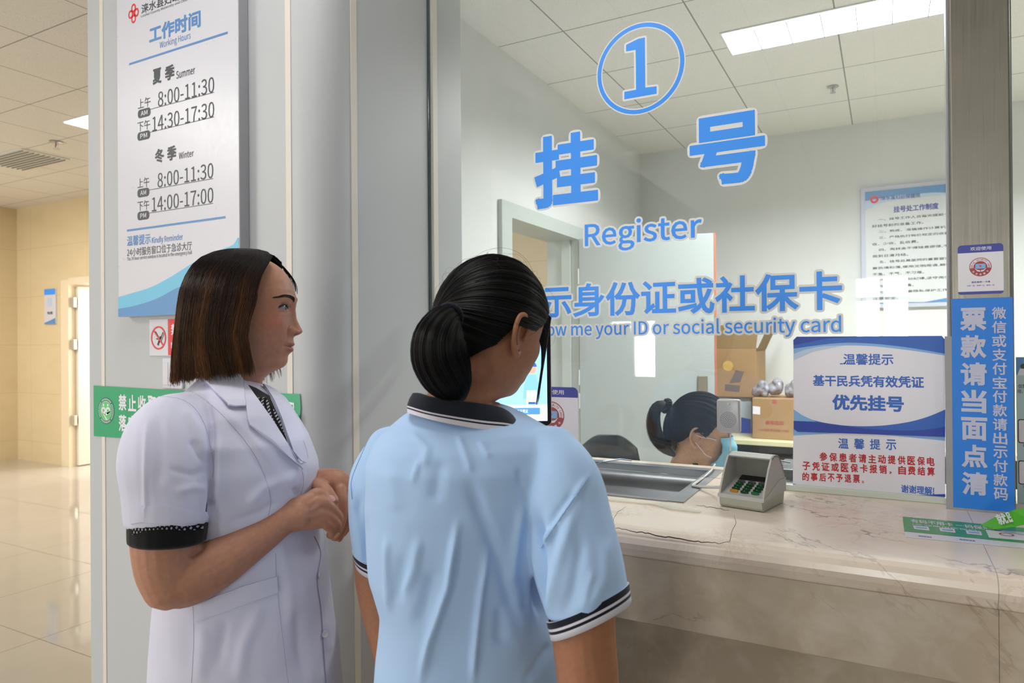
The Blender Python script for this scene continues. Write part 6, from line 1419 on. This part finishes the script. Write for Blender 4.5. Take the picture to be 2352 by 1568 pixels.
# ---- intercom speaker on the glass
a, c = atY(1646, 993, GY-.022), atY(1699, 918, GY-.022); sp = thing('intercom_speaker', 'small silver grey intercom speaker with a round grille fixed to the glass above the keypad', 'intercom', ((a.x+c.x)/2, GY, a.z))
sg = plain('silver_grey_plastic', '#b9b9be', .35, .2); MB().box(a.x, c.x, GY-.022, GY-.0005, a.z, c.z, bev=.005).obj('housing', sg, sp, True)
cx0, cz0 = (a.x+c.x)/2+.0005, a.z+(c.z-a.z)*.40; rr_ = (c.x-a.x)*.40
b = MB(); b.lathe([(.0001, 0), (rr_*1.08, 0), (rr_*1.10, .0012), (rr_*.95, .0016), (.0001, .0016)], (cx0, GY-.022, cz0), (0, -1, 0), 40); gr = b.obj('grille', sg, sp, True)
fl = yplane(GY-.0241); fl.disc((cx0, cz0), .0008, 'black', 0, 8)
for ring_, nn in ((1, 6), (2, 12), (3, 18), (4, 24), (5, 30)):
    for k in range(nn): aa_ = 2*math.pi*k/nn+ring_*.3; fl.disc((cx0+rr_*.165*ring_*math.cos(aa_), cz0+rr_*.165*ring_*math.sin(aa_)), .00085, 'black', 0, 8)
fl.obj('holes', gr)
b = MB(); b.lathe([(.0001, 0), (.0030, 0), (.0028, .001), (.0001, .001)], (cx0, GY-.022, c.z-.010), (0, -1, 0), 20); b.obj('screw', M['alu'], sp, True)
b = MB(); zb = atY(1678, 1050, GY-.008).z; b.tube([Vector((cx0+.001, GY-.006, a.z+.002)), Vector((cx0+.001, GY-.005, zb)), Vector((cx0+.002, GY-.006, CZ_+.004))], .0016, 8); b.obj('cord', M['paper'], sp)
# ---- face scanner tablet on a white stand
TS = 1.56; er, ev = frame_at(1180, TS); fo = atD(1165, 858, TS); nrm = Vector(tuple(-ev)); nrm = (nrm+Vector((0, 0, .06))).normalized(); rgt = Vector(tuple(er)); upv_ = nrm.cross(rgt) if nrm.cross(rgt).z > 0 else rgt.cross(nrm)
px2m = TS/F_; hw, hh_ = 101*px2m, 120*px2m
fs = thing('face_scanner', 'black-rimmed face scan tablet with a glowing light blue screen, behind the dark-haired head', 'scanner', (fo.x, fo.y, CZ_))
MT = Matrix(((rgt.x, nrm.x, upv_.x, fo.x), (rgt.y, nrm.y, upv_.y, fo.y), (rgt.z, nrm.z, upv_.z, fo.z), (0, 0, 0, 1)))
P = rrect(-hw, hw, -hh_, hh_, .012); b = MB().prism(P, -.016, -.001, 0, lambda u, v, q: MT @ Vector((u, q, v))); b.obj('shell', M['whitemetal'], fs)
MB().prism(rrect(-hw+.0012, hw-.0012, -hh_+.0012, hh_-.0012, .011), -.001, .0, 0, lambda u, v, q: MT @ Vector((u, q, v))).obj('bezel', plain('navy_black_bezel', '#0a0c1c', .15), fs)
fl = Flat(fo, rgt, upv_, nrm); sb_ = .0095
scr = [glow('screen_white', '#f4f8ff', 1.15), glow('screen_sky', '#9fd2f2', 1.0), glow('screen_figure_white', '#e6f0fb', 1.0), glow('screen_figure_blue', '#8cc8ee', .9), glow('screen_button', '#5a9ed8', .85), glow('screen_deep_blue', '#3a6ed0', .8), glow('screen_skin', '#e8b8a0', .8)]
fl.poly([(-hw+sb_, -hh_+sb_+.002), (hw-sb_, -hh_+sb_+.002), (hw-sb_, hh_-sb_), (-hw+sb_, hh_-sb_)], scr[0], .0003); fl.poly([(-hw+sb_, -hh_+.048), (hw-sb_, -hh_+.048), (hw-sb_, hh_-sb_), (-hw+sb_, hh_-sb_)], scr[1], .0006)
fl.poly([(-hw+sb_, hh_-.022), (hw-sb_, hh_-.022), (hw-sb_, hh_-sb_), (-hw+sb_, hh_-sb_)], scr[5], .0008)
gx, gz = .055, -hh_+.050   # a plain standing figure in white and blue
fl.poly([(gx-.012, gz), (gx+.012, gz), (gx+.011, gz+.035), (gx-.011, gz+.035)], scr[2], .0009); fl.poly([(gx-.013, gz+.030), (gx+.013, gz+.030), (gx+.010, gz+.066), (gx-.010, gz+.066)], scr[3], .0011); fl.poly([(gx+.009, gz+.062), (gx+.018, gz+.040), (gx+.020, gz+.012), (gx+.013, gz+.010), (gx+.012, gz+.036)], scr[3], .0013)
fl.poly([(gx-.009, gz+.062), (gx-.018, gz+.040), (gx-.020, gz+.012), (gx-.013, gz+.010), (gx-.012, gz+.036)], scr[3], .0013); fl.disc((gx, gz+.078), .011, scr[6], .0011, 24); fl.poly([(gx-.008, gz-.001), (gx+.008, gz-.001), (gx+.008, gz+.004), (gx-.008, gz+.004)], scr[5], .0014); fl.disc((gx, gz+.083), .0115, scr[5], .0012, 20, a0=0, a1=180)
fl.poly([(-hw+.03, -hh_+.026), (hw-.026, -hh_+.026), (hw-.026, -hh_+.041), (-hw+.03, -hh_+.041)], scr[4], .0009); fl.text('激活医保电子凭证', (-.004, -hh_+.0295, .046, -hh_+.0375), scr[0], .0012, .004)
fl.obj('screen', fs)
sp0 = atD(1219, 975, TS+.01)
b = MB(); b.tube([MT @ Vector((.035, -.012, -hh_+.01)), Vector((sp0.x, sp0.y, sp0.z-.02)), Vector((sp0.x, sp0.y, CZ_+.008))], .007, 14); b.obj('stand', M['whitemetal'], fs, True)
b = MB(); b.lathe([(.001, 0), (.05, 0), (.05, .006), (.044, .009), (.001, .009)], (sp0.x, sp0.y, CZ_+.0005), n=40); b.obj('foot', M['whitemetal'], fs, True)
# ---- green payment leaflet taped on the counter
zl = CZ_+.0012
lf = thing('green_leaflet', 'green and white leaflet about a medical code taped flat on the counter below the post', 'leaflet', tuple(atZ(2200, 1215, zl)))
class ZFlat(Flat):
    def px(s, x, y): q = atZ(x, y, s.O.z); return (q.x, q.y)
zf = lambda z: ZFlat((0, 0, z), (1, 0, 0), (0, 1, 0), (0, 0, 1))
e0 = atZ(2600, 1235, zl); fl = zf(zl); MB().prism(pxz([(2073, 1186), (2352, 1212), (2460, 1222), (2460, 1272), (2352, 1258), (2080, 1232)], zl), CZ_+.0004, zl, 0).obj('sheet', M['paper'], lf)
L = .0003; fl.pxpoly([(2073, 1186), (2352, 1212), (2460, 1222), (2460, 1260), (2352, 1247), (2077, 1220)], 'leafgreen', L)
def ztext(fl, txt, x0, y0, x1, y1, m, lift, bold=.01, hpx=10):
    a = fl.px(x0, y0); b = fl.px(x1, y1); n = len(txt); top = fl.px(x0, y0-hpx)
    hh = top[1]-a[1]
    fl.text(txt, (a[0], min(a[1], b[1]), b[0], min(a[1], b[1])+hh), m, lift, bold)
ztext(fl, '有码不用卡 一码保就医', 2092, 1200, 2300, 1219, 'paper', 2*L, .01, 8); ztext(fl, '(欢迎使用医保码)', 2096, 1206, 2250, 1219, 'paper', 2*L, .004, 4)
for x, y in ((2097, 1212), (2157, 1217), (2218, 1223)): fl.pxpoly([(x, y-5), (x+35, y-2), (x+38, y+7), (x+3, y+3)], 'paper', 2*L); fl.pxpoly([(x+5, y-2), (x+31, y), (x+33, y+3), (x+8, y+1)], 'lightblue', 3*L)
fl.pxpoly([(2262, 1214), (2400, 1228), (2400, 1246), (2272, 1235)], 'paper', 2*L)
c_ = fl.px(2312, 1228); fl.disc(c_, .011, 'redtext', 3*L, 30, r0=.008)
ztext(fl, '国家医保局', 2110, 1232, 2140, 1235, 'indigo', L, .006, 3); ztext(fl, '国家医保局', 2205, 1240, 2240, 1243, 'indigo', L, .006, 3)
fl.obj('print', lf)
# curled green strip standing against the post foot
cs_ = thing('green_strip', 'bright green paper strip curling up from the leaflet at the right of the post', 'leaflet', tuple(atZ(2330, 1200, zl)))
q = [(2252, 1206, CZ_+.002), (2282, 1216, CZ_+.003), (2292, 1184, CZ_+.028), (2330, 1210, CZ_+.016), (2326, 1172, CZ_+.045), (2375, 1200, CZ_+.03), (2400, 1160, CZ_+.06), (2420, 1196, CZ_+.045)]
V = []
for k in range(0, 8, 2): V += [atZ(*q[k]), atZ(*q[k+1])]
mb = MB(); mb.add(V, [(0, 1, 3, 2), (2, 3, 5, 4), (4, 5, 7, 6)]); mb.add([v+Vector((0, .0004, .0006)) for v in V], [(2, 3, 1, 0), (4, 5, 3, 2), (6, 7, 5, 4)]); mb.obj('strip', M['leafgreen2'], cs_)
p0, p1, p2 = V[2].lerp(V[3], .5), V[4].lerp(V[5], .5), V[4]
U = (V[4]-V[2]).normalized(); Vv = (V[2]-V[3]); Vv = (Vv-U*Vv.dot(U)).normalized(); N_ = U.cross(Vv); N_ = N_ if N_.dot(CAM-p0) > 0 else -N_
fl = Flat(V[3]+N_*.0012, (V[5]-V[3]).normalized(), Vv, N_); L5 = (V[5]-V[3]).length
fl.text('就医', (-L5*.62, .008, L5*.42, .027), 'paper', 0, .014); fl.obj('lettering', cs_)
# ---- second window's notice, right edge of the view
nn = thing('instruction_sheet', 'pale blue instruction sheet on the second window, right of the steel post', 'notice', (.30, GY, 1.2))
fl = yplane(GY-.0012); bb_ = (fl.px(2331, 1000)[0]+.003, fl.px(2340, 1158)[1], fl.px(2331, 1000)[0]+.21, fl.px(2340, 820)[1])
MB().box(bb_[0], bb_[2], GY-.0010, GY-.0002, bb_[1], bb_[3]).obj('sheet', plain('pale_teal_print', '#b4cdd4', .4), nn)
wd_ = bb_[2]-bb_[0]; hg = bb_[3]-bb_[1]; fl.poly([(bb_[0], bb_[3]-.20*hg*.6), (bb_[2], bb_[3]-.20*hg*.6), (bb_[2], bb_[3]), (bb_[0], bb_[3])], 'deepblue', .0002)
fl.disc((bb_[0]+.012, bb_[3]-.018), .005, 'black', .0004, 16); fl.poly([(bb_[0]+.002, bb_[3]-.036), (bb_[0]+.022, bb_[3]-.036), (bb_[0]+.018, bb_[3]-.023), (bb_[0]+.006, bb_[3]-.023)], 'paper', .0004)
fl.text('仅限居民医保使用', (bb_[0]+.003, bb_[3]-.062, bb_[0]+.06, bb_[3]-.054), 'darktext', .0002, .01); fl.text('母、父母、子女等亲属', (bb_[0]+.002, bb_[3]-.072, bb_[0]+.07, bb_[3]-.064), 'darktext', .0002, .004)
for zz_ in (.42, .70):
    for xx_ in (.0, .035, .07, .105, .14):
        z0_ = bb_[3]-hg*zz_; fl.poly(rrect(bb_[0]+xx_+.002, bb_[0]+xx_+.028, z0_-.048, z0_, .004), 'black', .0002); fl.poly(rrect(bb_[0]+xx_+.0035, bb_[0]+xx_+.0265, z0_-.046, z0_-.002, .003), 'paper', .0004); fl.disc((bb_[0]+xx_+.015, z0_-.052), .005, 'deepblue', .0006, 18)
fl.obj('print', nn)

# ================================================================== office behind the glass
# rules board on the back wall
rb = thing('rules_board', 'framed registration desk rules board with a blue wave header on the office back wall', 'notice board', (0, 5.5, 1.9)); YB = 5.49
fl = yplane(YB); a = fl.px(1976, 425); x_l = a[0]; zt_b = (fl.px(1981, 428)[1]+fl.px(2163, 418)[1])/2+.0; zb_b = fl.px(2060, 706)[1]; x_r = x_l+.82
MB().box(x_l, x_r, YB, 5.52, zb_b, zt_b, bev=.004).obj('frame', plain('silver_white_frame', '#c4c9dc', .4), rb)
fl = yplane(YB-.001); i_ = .03; xl, xr, zb2, zt2 = x_l+i_, x_r-i_, zb_b+i_, zt_b-i_; ww, h2 = xr-xl, zt2-zb2
fl.poly([(xl, zb2), (xr, zb2), (xr, zt2), (xl, zt2)], plain('board_white', '#d6dade', .5), 0)
Lb = .002; fl.poly([(xl, zt2-.17*h2), (xl+.1*ww, zt2-.115*h2), (xl+.3*ww, zt2-.09*h2), (xl+.6*ww, zt2-.085*h2), (xr, zt2-.13*h2), (xr, zt2), (xl, zt2)], 'paleblue', Lb); fl.poly([(xl, zt2-.08*h2), (xl+.25*ww, zt2-.055*h2), (xl+.55*ww, zt2-.06*h2), (xr, zt2-.12*h2), (xr, zt2), (xl, zt2)], 'deepblue', 2*Lb)
fl.disc((xl+.075*ww, zt2-.075*h2), .026, 'red', 3*Lb, 24, r0=.012); fl.text('涞水县妇幼保健院', (xl+.13*ww, zt2-.09*h2, xl+.44*ww, zt2-.055*h2), 'indigo', 3*Lb, .004); fl.text('挂号处工作制度', (xl+.23*ww, zt2-.205*h2, xl+.58*ww, zt2-.150*h2), 'indigo', Lb, .014)
rules = ['  一、挂号工作人员每天提前十分钟到岗,认真做', '好挂号前的准备工作。', '  二、熟练、准确操作计算机,减少患者等候时间。', '  三、严格执行物价规定的收费标准,不允许多', '收、少收、乱收费。', '  四、周转金不得随意挪借,不准挪用公款,', '做到日清月结。', '  五、挂号处是医院的重要窗口之一,对病人', '要热情和蔼,使用文明用语,解释问题要耐心,', '不急、不气、不刁难。', '  六、遵守劳动纪律,坚守岗位,不做与', '工作无关的事情。', '  七、做好患者隐私保护工作,维护秩序,', '注意安全。']
ty = zt2-.245*h2; ln = .0535*h2
for i, r_ in enumerate(rules):
    ind = r_.startswith('  '); r2 = r_.strip(); x0_ = xl+(.11 if ind else .055)*ww; fl.text(r2, (x0_, ty-i*ln-.024*h2, x0_+len(r2)*.041*ww, ty-i*ln), 'darktext', Lb, 0)
fl.poly([(xl+.45*ww, zb2), (xr, zb2), (xr, zb2+.13*h2), (xl+.8*ww, zb2+.06*h2)], 'deepblue', Lb); fl.poly([(xl, zb2), (xl+.5*ww, zb2), (xl+.2*ww, zb2+.012*h2)], 'deepblue', Lb)
fl.obj('print', rb)
# ceiling louvre lamps and sprinklers
def lamp(x0_, x1_, y0_, y1_, z_, label, name='ceiling_lamp'):
    t_ = thing(name, label, 'ceiling lamp', ((x0_+x1_)/2, (y0_+y1_)/2, z_), None)
    MB().box(x0_-.012, x1_+.012, y0_-.012, y1_+.012, z_-.006, z_+.0, bev=.002).obj('frame', M['whitemetal'], t_); MB().box(x0_, x1_, y0_, y1_, z_-.010, z_-.006).obj('diffuser', glow('lamp_diffuser', '#fbfdff', 5.0), t_)
    n = int((x1_-x0_)/.145)
    for k in range(1, n): xx_ = x0_+(x1_-x0_)*k/n; MB().box(xx_-.002, xx_+.002, y0_, y1_, z_-.016, z_-.010).obj('louvre_blade', M['grey'], t_)
pa, pb_ = atZ(1660, 76, OC), atZ(1682, 122, OC)
lamp((pa.x+pb_.x)/2, (pa.x+pb_.x)/2+1.2, pb_.y-.0+.0 if pb_.y < pa.y else pa.y, max(pa.y, pb_.y), OC, 'long white louvred ceiling lamp over the office, cut off by the post')
def sprinkler(px, py, zc, label, big=1.0):
    c = atZ(px, py, zc); t_ = thing('sprinkler', label, 'sprinkler', (c.x, c.y, zc)); k = big
    b = MB(); b.lathe([(.001, -.001), (.030*k, -.001), (.032*k, -.006*k), (.016*k, -.010*k), (.001, -.010*k)], (c.x, c.y, zc), n=24); b.obj('rose', M['alu'], t_, True)
    b = MB(); b.tube([Vector((c.x-.009*k, c.y, zc-.010*k)), Vector((c.x-.011*k, c.y, zc-.026*k)), Vector((c.x, c.y, zc-.038*k)), Vector((c.x+.011*k, c.y, zc-.026*k)), Vector((c.x+.009*k, c.y, zc-.010*k))], .0025*k, 8); b.lathe([(.001, -.038*k), (.017*k, -.038*k), (.017*k, -.041*k), (.001, -.041*k)], (c.x, c.y, zc), n=20); b.obj('frame_arms', M['alu'], t_, True)
    b = MB(); b.tube([Vector((c.x, c.y, zc-.010*k)), Vector((c.x, c.y, zc-.036*k))], .0025*k, 8); b.obj('bulb', M['red'], t_)
sprinkler(1913, 198, OC, 'small sprinkler head on the office ceiling, seen through the glass')
sprinkler(129, 325, HC, 'sprinkler head on the hall ceiling at the upper left', 1.6)
def downlight(x, y, label):
    t_ = thing('downlight', label, 'downlight', (x, y, HC), 'round downlights in the hall ceiling'); b = MB(); b.lathe([(.075, 0), (.085, 0), (.085, -.008), (.072, -.006)], (x, y, HC), n=32); b.obj('ring', M['whitemetal'], t_, True); b = MB(); b.lathe([(.001, -.003), (.072, -.003), (.072, -.0045), (.001, -.0045)], (x, y, HC), n=32); b.obj('lens', glow('downlight_lens', '#ffffff', 14), t_)
for x, y, w_ in ((-1.40, .02, 'nearest the counter window'), (-2.08, -2.02, 'second from the counter window'), (-2.05, -2.75, 'third from the counter window'), (-2.15, -3.5, 'farthest from the counter window'), (-3.6, -2.0, 'left of the row of downlights')): downlight(x, y, 'round white hall ceiling downlight mirrored in the glass, '+w_)
# air vent and small lamp in the hall ceiling
c = [atZ(*q, HC) for q in ((0, 342), (75, 346), (0, 368))]
vt = thing('air_vent', 'grey slatted air vent in the hall ceiling at the left edge', 'vent', tuple(c[1])); vx0, vx1, vy0, vy1 = c[1].x-1.1, c[1].x, c[1].y-.10, c[1].y+.32
vx1 = atZ(78, 346, HC).x; MB().box(vx1-.8, vx1, vy0, vy1, HC-.012, HC-.0, bev=.003).obj('frame', M['whitemetal'], vt)
b = MB(); n = 9
for k in range(n): yy = vy0+.03+(vy1-vy0-.06)*k/(n-1); b.box(vx1-.77, vx1-.03, yy-.004, yy+.004, HC-.02, HC-.012)
b.obj('slats', plain('grey_slats', '#8a8880', .5), vt)
c1 = atZ(192, 291, HC); lamp(c1.x-.0, c1.x+1.2, c1.y-.15, c1.y+.15, HC, 'square ceiling lamp in the hall, half hidden by the white column')
# small direction plate on the far hall wall
hp_ = thing('wall_plate', 'small white and blue plate on the beige wall by the far doorway', 'sign', (-8, BW, 1.8)); fl = yplane(BW-.02); b4 = pxbox(fl, 102, 663, 127, 744)
MB().box(b4[0], b4[2], BW-.02, BW-.001, b4[1], b4[3], bev=.003).obj('panel', M['signwhite'], hp_)
fl = yplane(BW-.0215); ww, h2 = b4[2]-b4[0], b4[3]-b4[1]; fl.poly([(b4[0], b4[3]-.17*h2), (b4[2], b4[3]-.17*h2), (b4[2], b4[3]), (b4[0], b4[3])], 'vinylblue', 0); fl.poly([(b4[0], b4[1]), (b4[2], b4[1]), (b4[2], b4[1]+.17*h2), (b4[0]+.5*ww, b4[1]+.10*h2), (b4[0], b4[1]+.04*h2)], 'deepblue', 0)
fl.poly(rrect(b4[0]+.3*ww, b4[0]+.7*ww, b4[1]+.5*h2, b4[1]+.74*h2, .01), 'paleblue', 0); fl.text('电梯', (b4[0]+.28*ww, b4[1]+.27*h2, b4[0]+.76*ww, b4[1]+.36*h2), 'darktext', 0, .012); fl.obj('print', hp_)
# shelf table with boxes at the back
TY = 4.62; tz = .79
tb = thing('side_table', 'long table with a pale yellow edge against the office back wall, boxes on it', 'table', (-.2, 5.05, 0)); tx0, tx1 = -1.62, 1.3
MB().box(tx0, tx1, TY, 5.50, tz-.03, tz, bev=.003).obj('table_top', plain('pale_yellow_laminate', '#cfcba4', .4), tb); MB().box(tx0+.03, tx1-.03, 5.38, 5.40, .08, tz-.03).obj('back_panel', plain('dark_blue_grey_board', '#2c343c', .6), tb); 
for xx_ in (tx0+.04, -.2, tx1-.08): MB().box(xx_, xx_+.04, TY+.04, 5.36, 0, tz-.03).obj('leg', M['black'], tb)
MB().box(tx0+.08, tx1-.08, TY+.10, 5.38, .36, .38).obj('shelf', plain('dark_shelf', '#363c44', .6), tb)
card = NT('brown_cardboard', .8); v = card.coord(); card.color(card.mix(card.noise(v, 6, 4), hx('#a8875e'), hx('#8f6f4a'))); card.bump(card.noise(card.coord(scale=(1, 1, 30)), 8, 2), .05, .002); cardm = card.m
card2 = NT('pale_cardboard', .8); v = card2.coord(); card2.color(card2.mix(card2.noise(v, 6, 4), hx('#b79a6c'), hx('#a58a62'))); card2m = card2.m
def carton(name, label, x0_, x1_, y0_, y1_, z0_, z1_, m, builder=None, flaps=None, band=None):
    t_ = thing(name, label, 'box', ((x0_+x1_)/2, (y0_+y1_)/2, z0_)); MB().box(x0_, x1_, y0_, y1_, z0_, z1_, bev=.004).obj('carton', m, t_)
    if builder: fl = yplane(y0_-.0008); builder(fl); fl.obj('print', t_)
    return t_
tan = plain('tan_tape', '#c8a55c', .35); greyink = plain('grey_brown_ink', '#6a5a58', .7); redink = plain('faded_red_ink', '#a8503c', .7)
# lower pale box and the tall box on it
xb = atY(1690, 950, 4.95).x; xe = atY(1726, 950, 4.95).x
def pr_blue(fl): fl.poly([(xb-.15, tz+.004), (xe-.004, tz+.004), (xe-.004, tz+.10), (xb-.15, tz+.14)], 'navyblue', 0)
ztop = atY(1700, 912, 4.95).z
carton('carton', 'pale grey and blue box under the tall cardboard box on the side table', xb-.22, xe, 4.95, 5.3, tz+.001, ztop, plain('pale_blue_grey_board', '#a9b0bc', .6), pr_blue)
xl_, xr_ = atY(1640, 850, 4.93).x, atY(1737, 880, 4.93).x; zt_2 = atY(1700, 800, 4.93).z
def pr_tall(fl):
    a_ = fl.px(1664, 865); b_ = fl.px(1708, 845); fl.poly([fl.px(1690, 850), fl.px(1710, 853), fl.px(1700, 877), fl.px(1675, 880)], greyink, 0); fl.poly([fl.px(1665, 882), fl.px(1700, 885), fl.px(1698, 900), fl.px(1665, 897)], greyink, 0); fl.disc(fl.px(1672, 840), .035, tan, 0, 24)
tall = carton('carton', 'tall open cardboard box with taped flaps standing behind the office door edge', xl_-.12, xr_, 4.93, 5.35, ztop+.001, zt_2, cardm, pr_tall)
Fp = lambda pts, nm, mm: (lambda mb: (mb.add([Vector(p) for p in pts]+[Vector(p)+Vector((0, .004, 0)) for p in pts], [(0, 1, 2, 3), (7, 6, 5, 4), (0, 4, 5, 1), (1, 5, 6, 2), (2, 6, 7, 3), (3, 7, 4, 0)]), mb.obj(nm, mm, tall)))(MB())
Fp([(xl_-.12, 4.93, zt_2), (xr_, 4.93, zt_2), (xr_+.03, 4.86, zt_2+.16), (xl_-.12, 4.86, zt_2+.16)], 'flap', card2m)
Fp([(xr_, 4.94, zt_2-.02), (xr_, 5.34, zt_2-.02), (xr_+.10, 5.34, zt_2+.2), (xr_+.10, 4.94, zt_2+.2)], 'flap', card2m)
# front right box with red print
x0_, x1_ = atY(1728, 960, 4.72).x, atY(1728, 960, 4.72).x+.42; zt_3 = atY(1770, 915, 4.72).z
def pr_red(fl):
    fl.poly([fl.px(1729, 932), fl.px(1746, 934), fl.px(1746, 952), fl.px(1729, 950)], 'paper', 0); fl.text('康泰医药', (fl.px(1758, 965)[0], fl.px(1758, 975)[1], fl.px(1800, 965)[0], fl.px(1758, 965)[1]), redink, 0, .014); fl.text('小心轻放 请勿倒置 一次性', (fl.px(1744, 985)[0], fl.px(1758, 990)[1], fl.px(1812, 985)[0], fl.px(1758, 984)[1]), redink, 0, .008); fl.disc(fl.px(1779, 922), .014, redink, 0, 20)
carton('carton', 'closed brown cardboard box with faint red lettering at the front of the side table', x0_, x1_, 4.72, 5.08, tz+.001, zt_3, cardm, pr_red)
# crumpled grey plastic bags on that box
bgm = NT('grey_plastic_film', .25, .0, hx('#8c8894')); v = bgm.coord(); bgm.color(bgm.ramp(bgm.noise(v, 16, 3, .6, 1.0), [(.3, hx('#5c5a62')), (.5, hx('#96949e')), (.7, hx('#b2b0b8'))])); bgm.bump(bgm.noise(v, 18, 3), .25, .01)
for k, (px, py, rr, sx_, lab) in enumerate(((1743, 899, .040, 1.0, 'left crumpled grey plastic bag on the brown box'), (1779, 892, .048, .8, 'middle crumpled grey plastic bag on the brown box'), (1818, 897, .046, .95, 'right crumpled grey plastic bag on the brown box, beside the notices'))):
    c = np.array(atY(px, py, 4.86)); S = Solid(); S.ball(c+np.array((0, 0, 0)), (rr*sx_, rr, rr*.9)); S.ball(c+np.array((.03*sx_, -.02, rr*.5)), (.03, .03, .05)); V, N, Fs = S.melt(.006, 2)
    V = V+N*((.009*np.abs(smooth_noise(V, 34, 20+k))+.004*smooth_noise(V, 75, 40+k)))[:, None]; V[:, 2] = np.maximum(V[:, 2], zt_3+.001+.0*V[:, 2]); o = fast_mesh('plastic_bag', V, Fs, bgm.m); tag(o, lab, 'bag', 'plastic bags on the box')
# bits under the table: dark case
for k, (xa, xb2, z1_, lab) in enumerate(((-.55, -.12, .68, 'dark equipment case under the side table, left of the other'), (-.08, .35, .62, 'dark equipment case under the side table, right of the other'))):
    t_ = thing('equipment_case', lab, 'case', ((xa+xb2)/2, 4.95, .381)); MB().box(xa, xb2, 4.82, 5.25, .381, z1_, bev=.01).obj('case', plain('slate_plastic', '#3a434c', .5), t_); MB().box(xa+.12, xb2-.12, 4.805, 4.82, .5, .52, bev=.004).obj('handle', M['black'], t_)
# office chair with a dark backrest
oc = atD(1398, 1030, 2.62); ch = thing('office_chair', 'dark grey office chair with a rounded backrest left of the clerk', 'chair', (oc.x, oc.y, 0))
er2, ev2 = frame_at(1398, 2.62); dk = plain('slate_mesh_fabric', '#2c3840', .7)
S = Solid(); Vb = []; zt_c = atD(1398, 998, 2.62).z
nu, nv = 24, 14
for side in (0, 1):
    for j in range(nv):
        for i in range(nu):
            u_ = -1+2*i/(nu-1); v_ = j/(nv-1); hwid = .125*(1-.0*v_); x = u_*hwid*(1-max(0, v_-.6)**2*1.0); z = zt_c-.46*(1-v_)-.05*max(0, abs(u_)-.35)**1.5*1.6*v_; p = np.array(oc)+er2*x+ev2*(.05*u_*u_*-1+.03*side-.02); p[2] = z; Vb.append(p)
Fq = [];
for side in (0, 1):
    for j in range(nv-1):
        for i in range(nu-1): a_ = side*nu*nv+j*nu+i; f = (a_, a_+1, a_+nu+1, a_+nu); Fq.append(f if side == 0 else f[::-1])
def rimf(i0, i1): Fq.append((i0, i1, i1+nu*nv, i0+nu*nv))
for i in range(nu-1): rimf(i, i+1); rimf((nv-1)*nu+i, (nv-1)*nu+i+1)
for j in range(nv-1): rimf(j*nu, (j+1)*nu); rimf(j*nu+nu-1, (j+1)*nu+nu-1)
fast_mesh('backrest', np.array(Vb), np.array(Fq), dk, ch)
sc_ = np.array((oc.x, oc.y, .46))+ev2*.24
b = MB(); b.lathe([(.01, -.02), (.21, -.02), (.23, .01), (.22, .05), (.01, .055)], tuple(sc_), n=32); b.obj('seat', dk, ch, True)
b = MB(); b.tube([sc_+np.array((0, 0, -.01))-ev2*.1, np.array((oc.x, oc.y, .46))+ev2*.03, np.array((oc.x, oc.y, .70))+ev2*.03], .018); b.obj('back_bracket', M['black'], ch, True)
b = MB(); b.lathe([(.028, .07), (.028, .44)], (sc_[0], sc_[1], 0), n=16); b.obj('column', M['alu'], ch, True)
for k in range(5):
    a_ = 2*math.pi*k/5+.3; e_ = Vector((sc_[0]+.28*math.cos(a_), sc_[1]+.28*math.sin(a_), .065)); b = MB(); b.tube([Vector((sc_[0], sc_[1], .10)), e_], [.024, .016]); l_ = b.obj('leg', M['black'], ch, True); b = MB(); b.lathe([(.001, -.012), (.026, -.012), (.026, .012), (.001, .012)], e_-Vector((0, 0, .038)), (math.cos(a_+1.57), math.sin(a_+1.57), 0), 20); b.obj('castor', M['black'], l_, True)
# telephone behind the notices, with its coiled cord
tp_ = atZ(1800, 1085, CZ_); ph = thing('telephone', 'grey desk telephone with a coiled cord behind the keypad, mostly hidden by the notices', 'telephone', (tp_.x, 1.80, CZ_)); tx = atY(1850, 1000, 1.82).x
MB().box(tx-.06, tx+.12, 1.735, 1.90, CZ_+.001, CZ_+.04, bev=.006).obj('base', plain('dark_grey_phone', '#39434a', .4), ph)
b = MB(); pts = []
c0, c1, c2 = atY(1815, 1062, 1.80), atY(1791, 1068, 1.79), atZ(1818, 1112, CZ_+.008)
n = 190
for k in range(n):
    q_ = k/(n-1); base = c1.lerp(c2, q_); base.x += -.004*math.sin(q_*3.1); a_ = 2*math.pi*13*q_; pts.append(base+Vector((.0065*math.cos(a_), .0065*math.sin(a_), .0020*math.sin(a_))))
b.tube(pts, .0018, 6); b.tube([Vector((tx-.05, 1.80, c0.z+.002)), c0, c1+Vector((.0, 0, .012)), c1], .0018, 6); b.obj('coiled_cord', plain('grey_green_cord', '#8b958f', .4), ph, True)
hd = thing('handset_end', 'dark round handset end showing behind the right side of the keypad', 'handset', tuple(atY(1776, 1085, 1.80)));
b = MB(); cc = atY(1772, 1084, 1.80); b.lathe([(.001, -.02), (.022, -.018), (.030, 0), (.028, .03), (.001, .034)], (cc.x, cc.y, cc.z), (.2, 1, .1), 28); b.obj('handset', plain('blue_grey_handset', '#3f4c56', .35), hd, True)
b = MB(); b.tube([Vector((cc.x, cc.y+.03, cc.z)), Vector((cc.x, cc.y+.03, CZ_+.003))], .008); b.obj('rest', M['black'], hd, True)
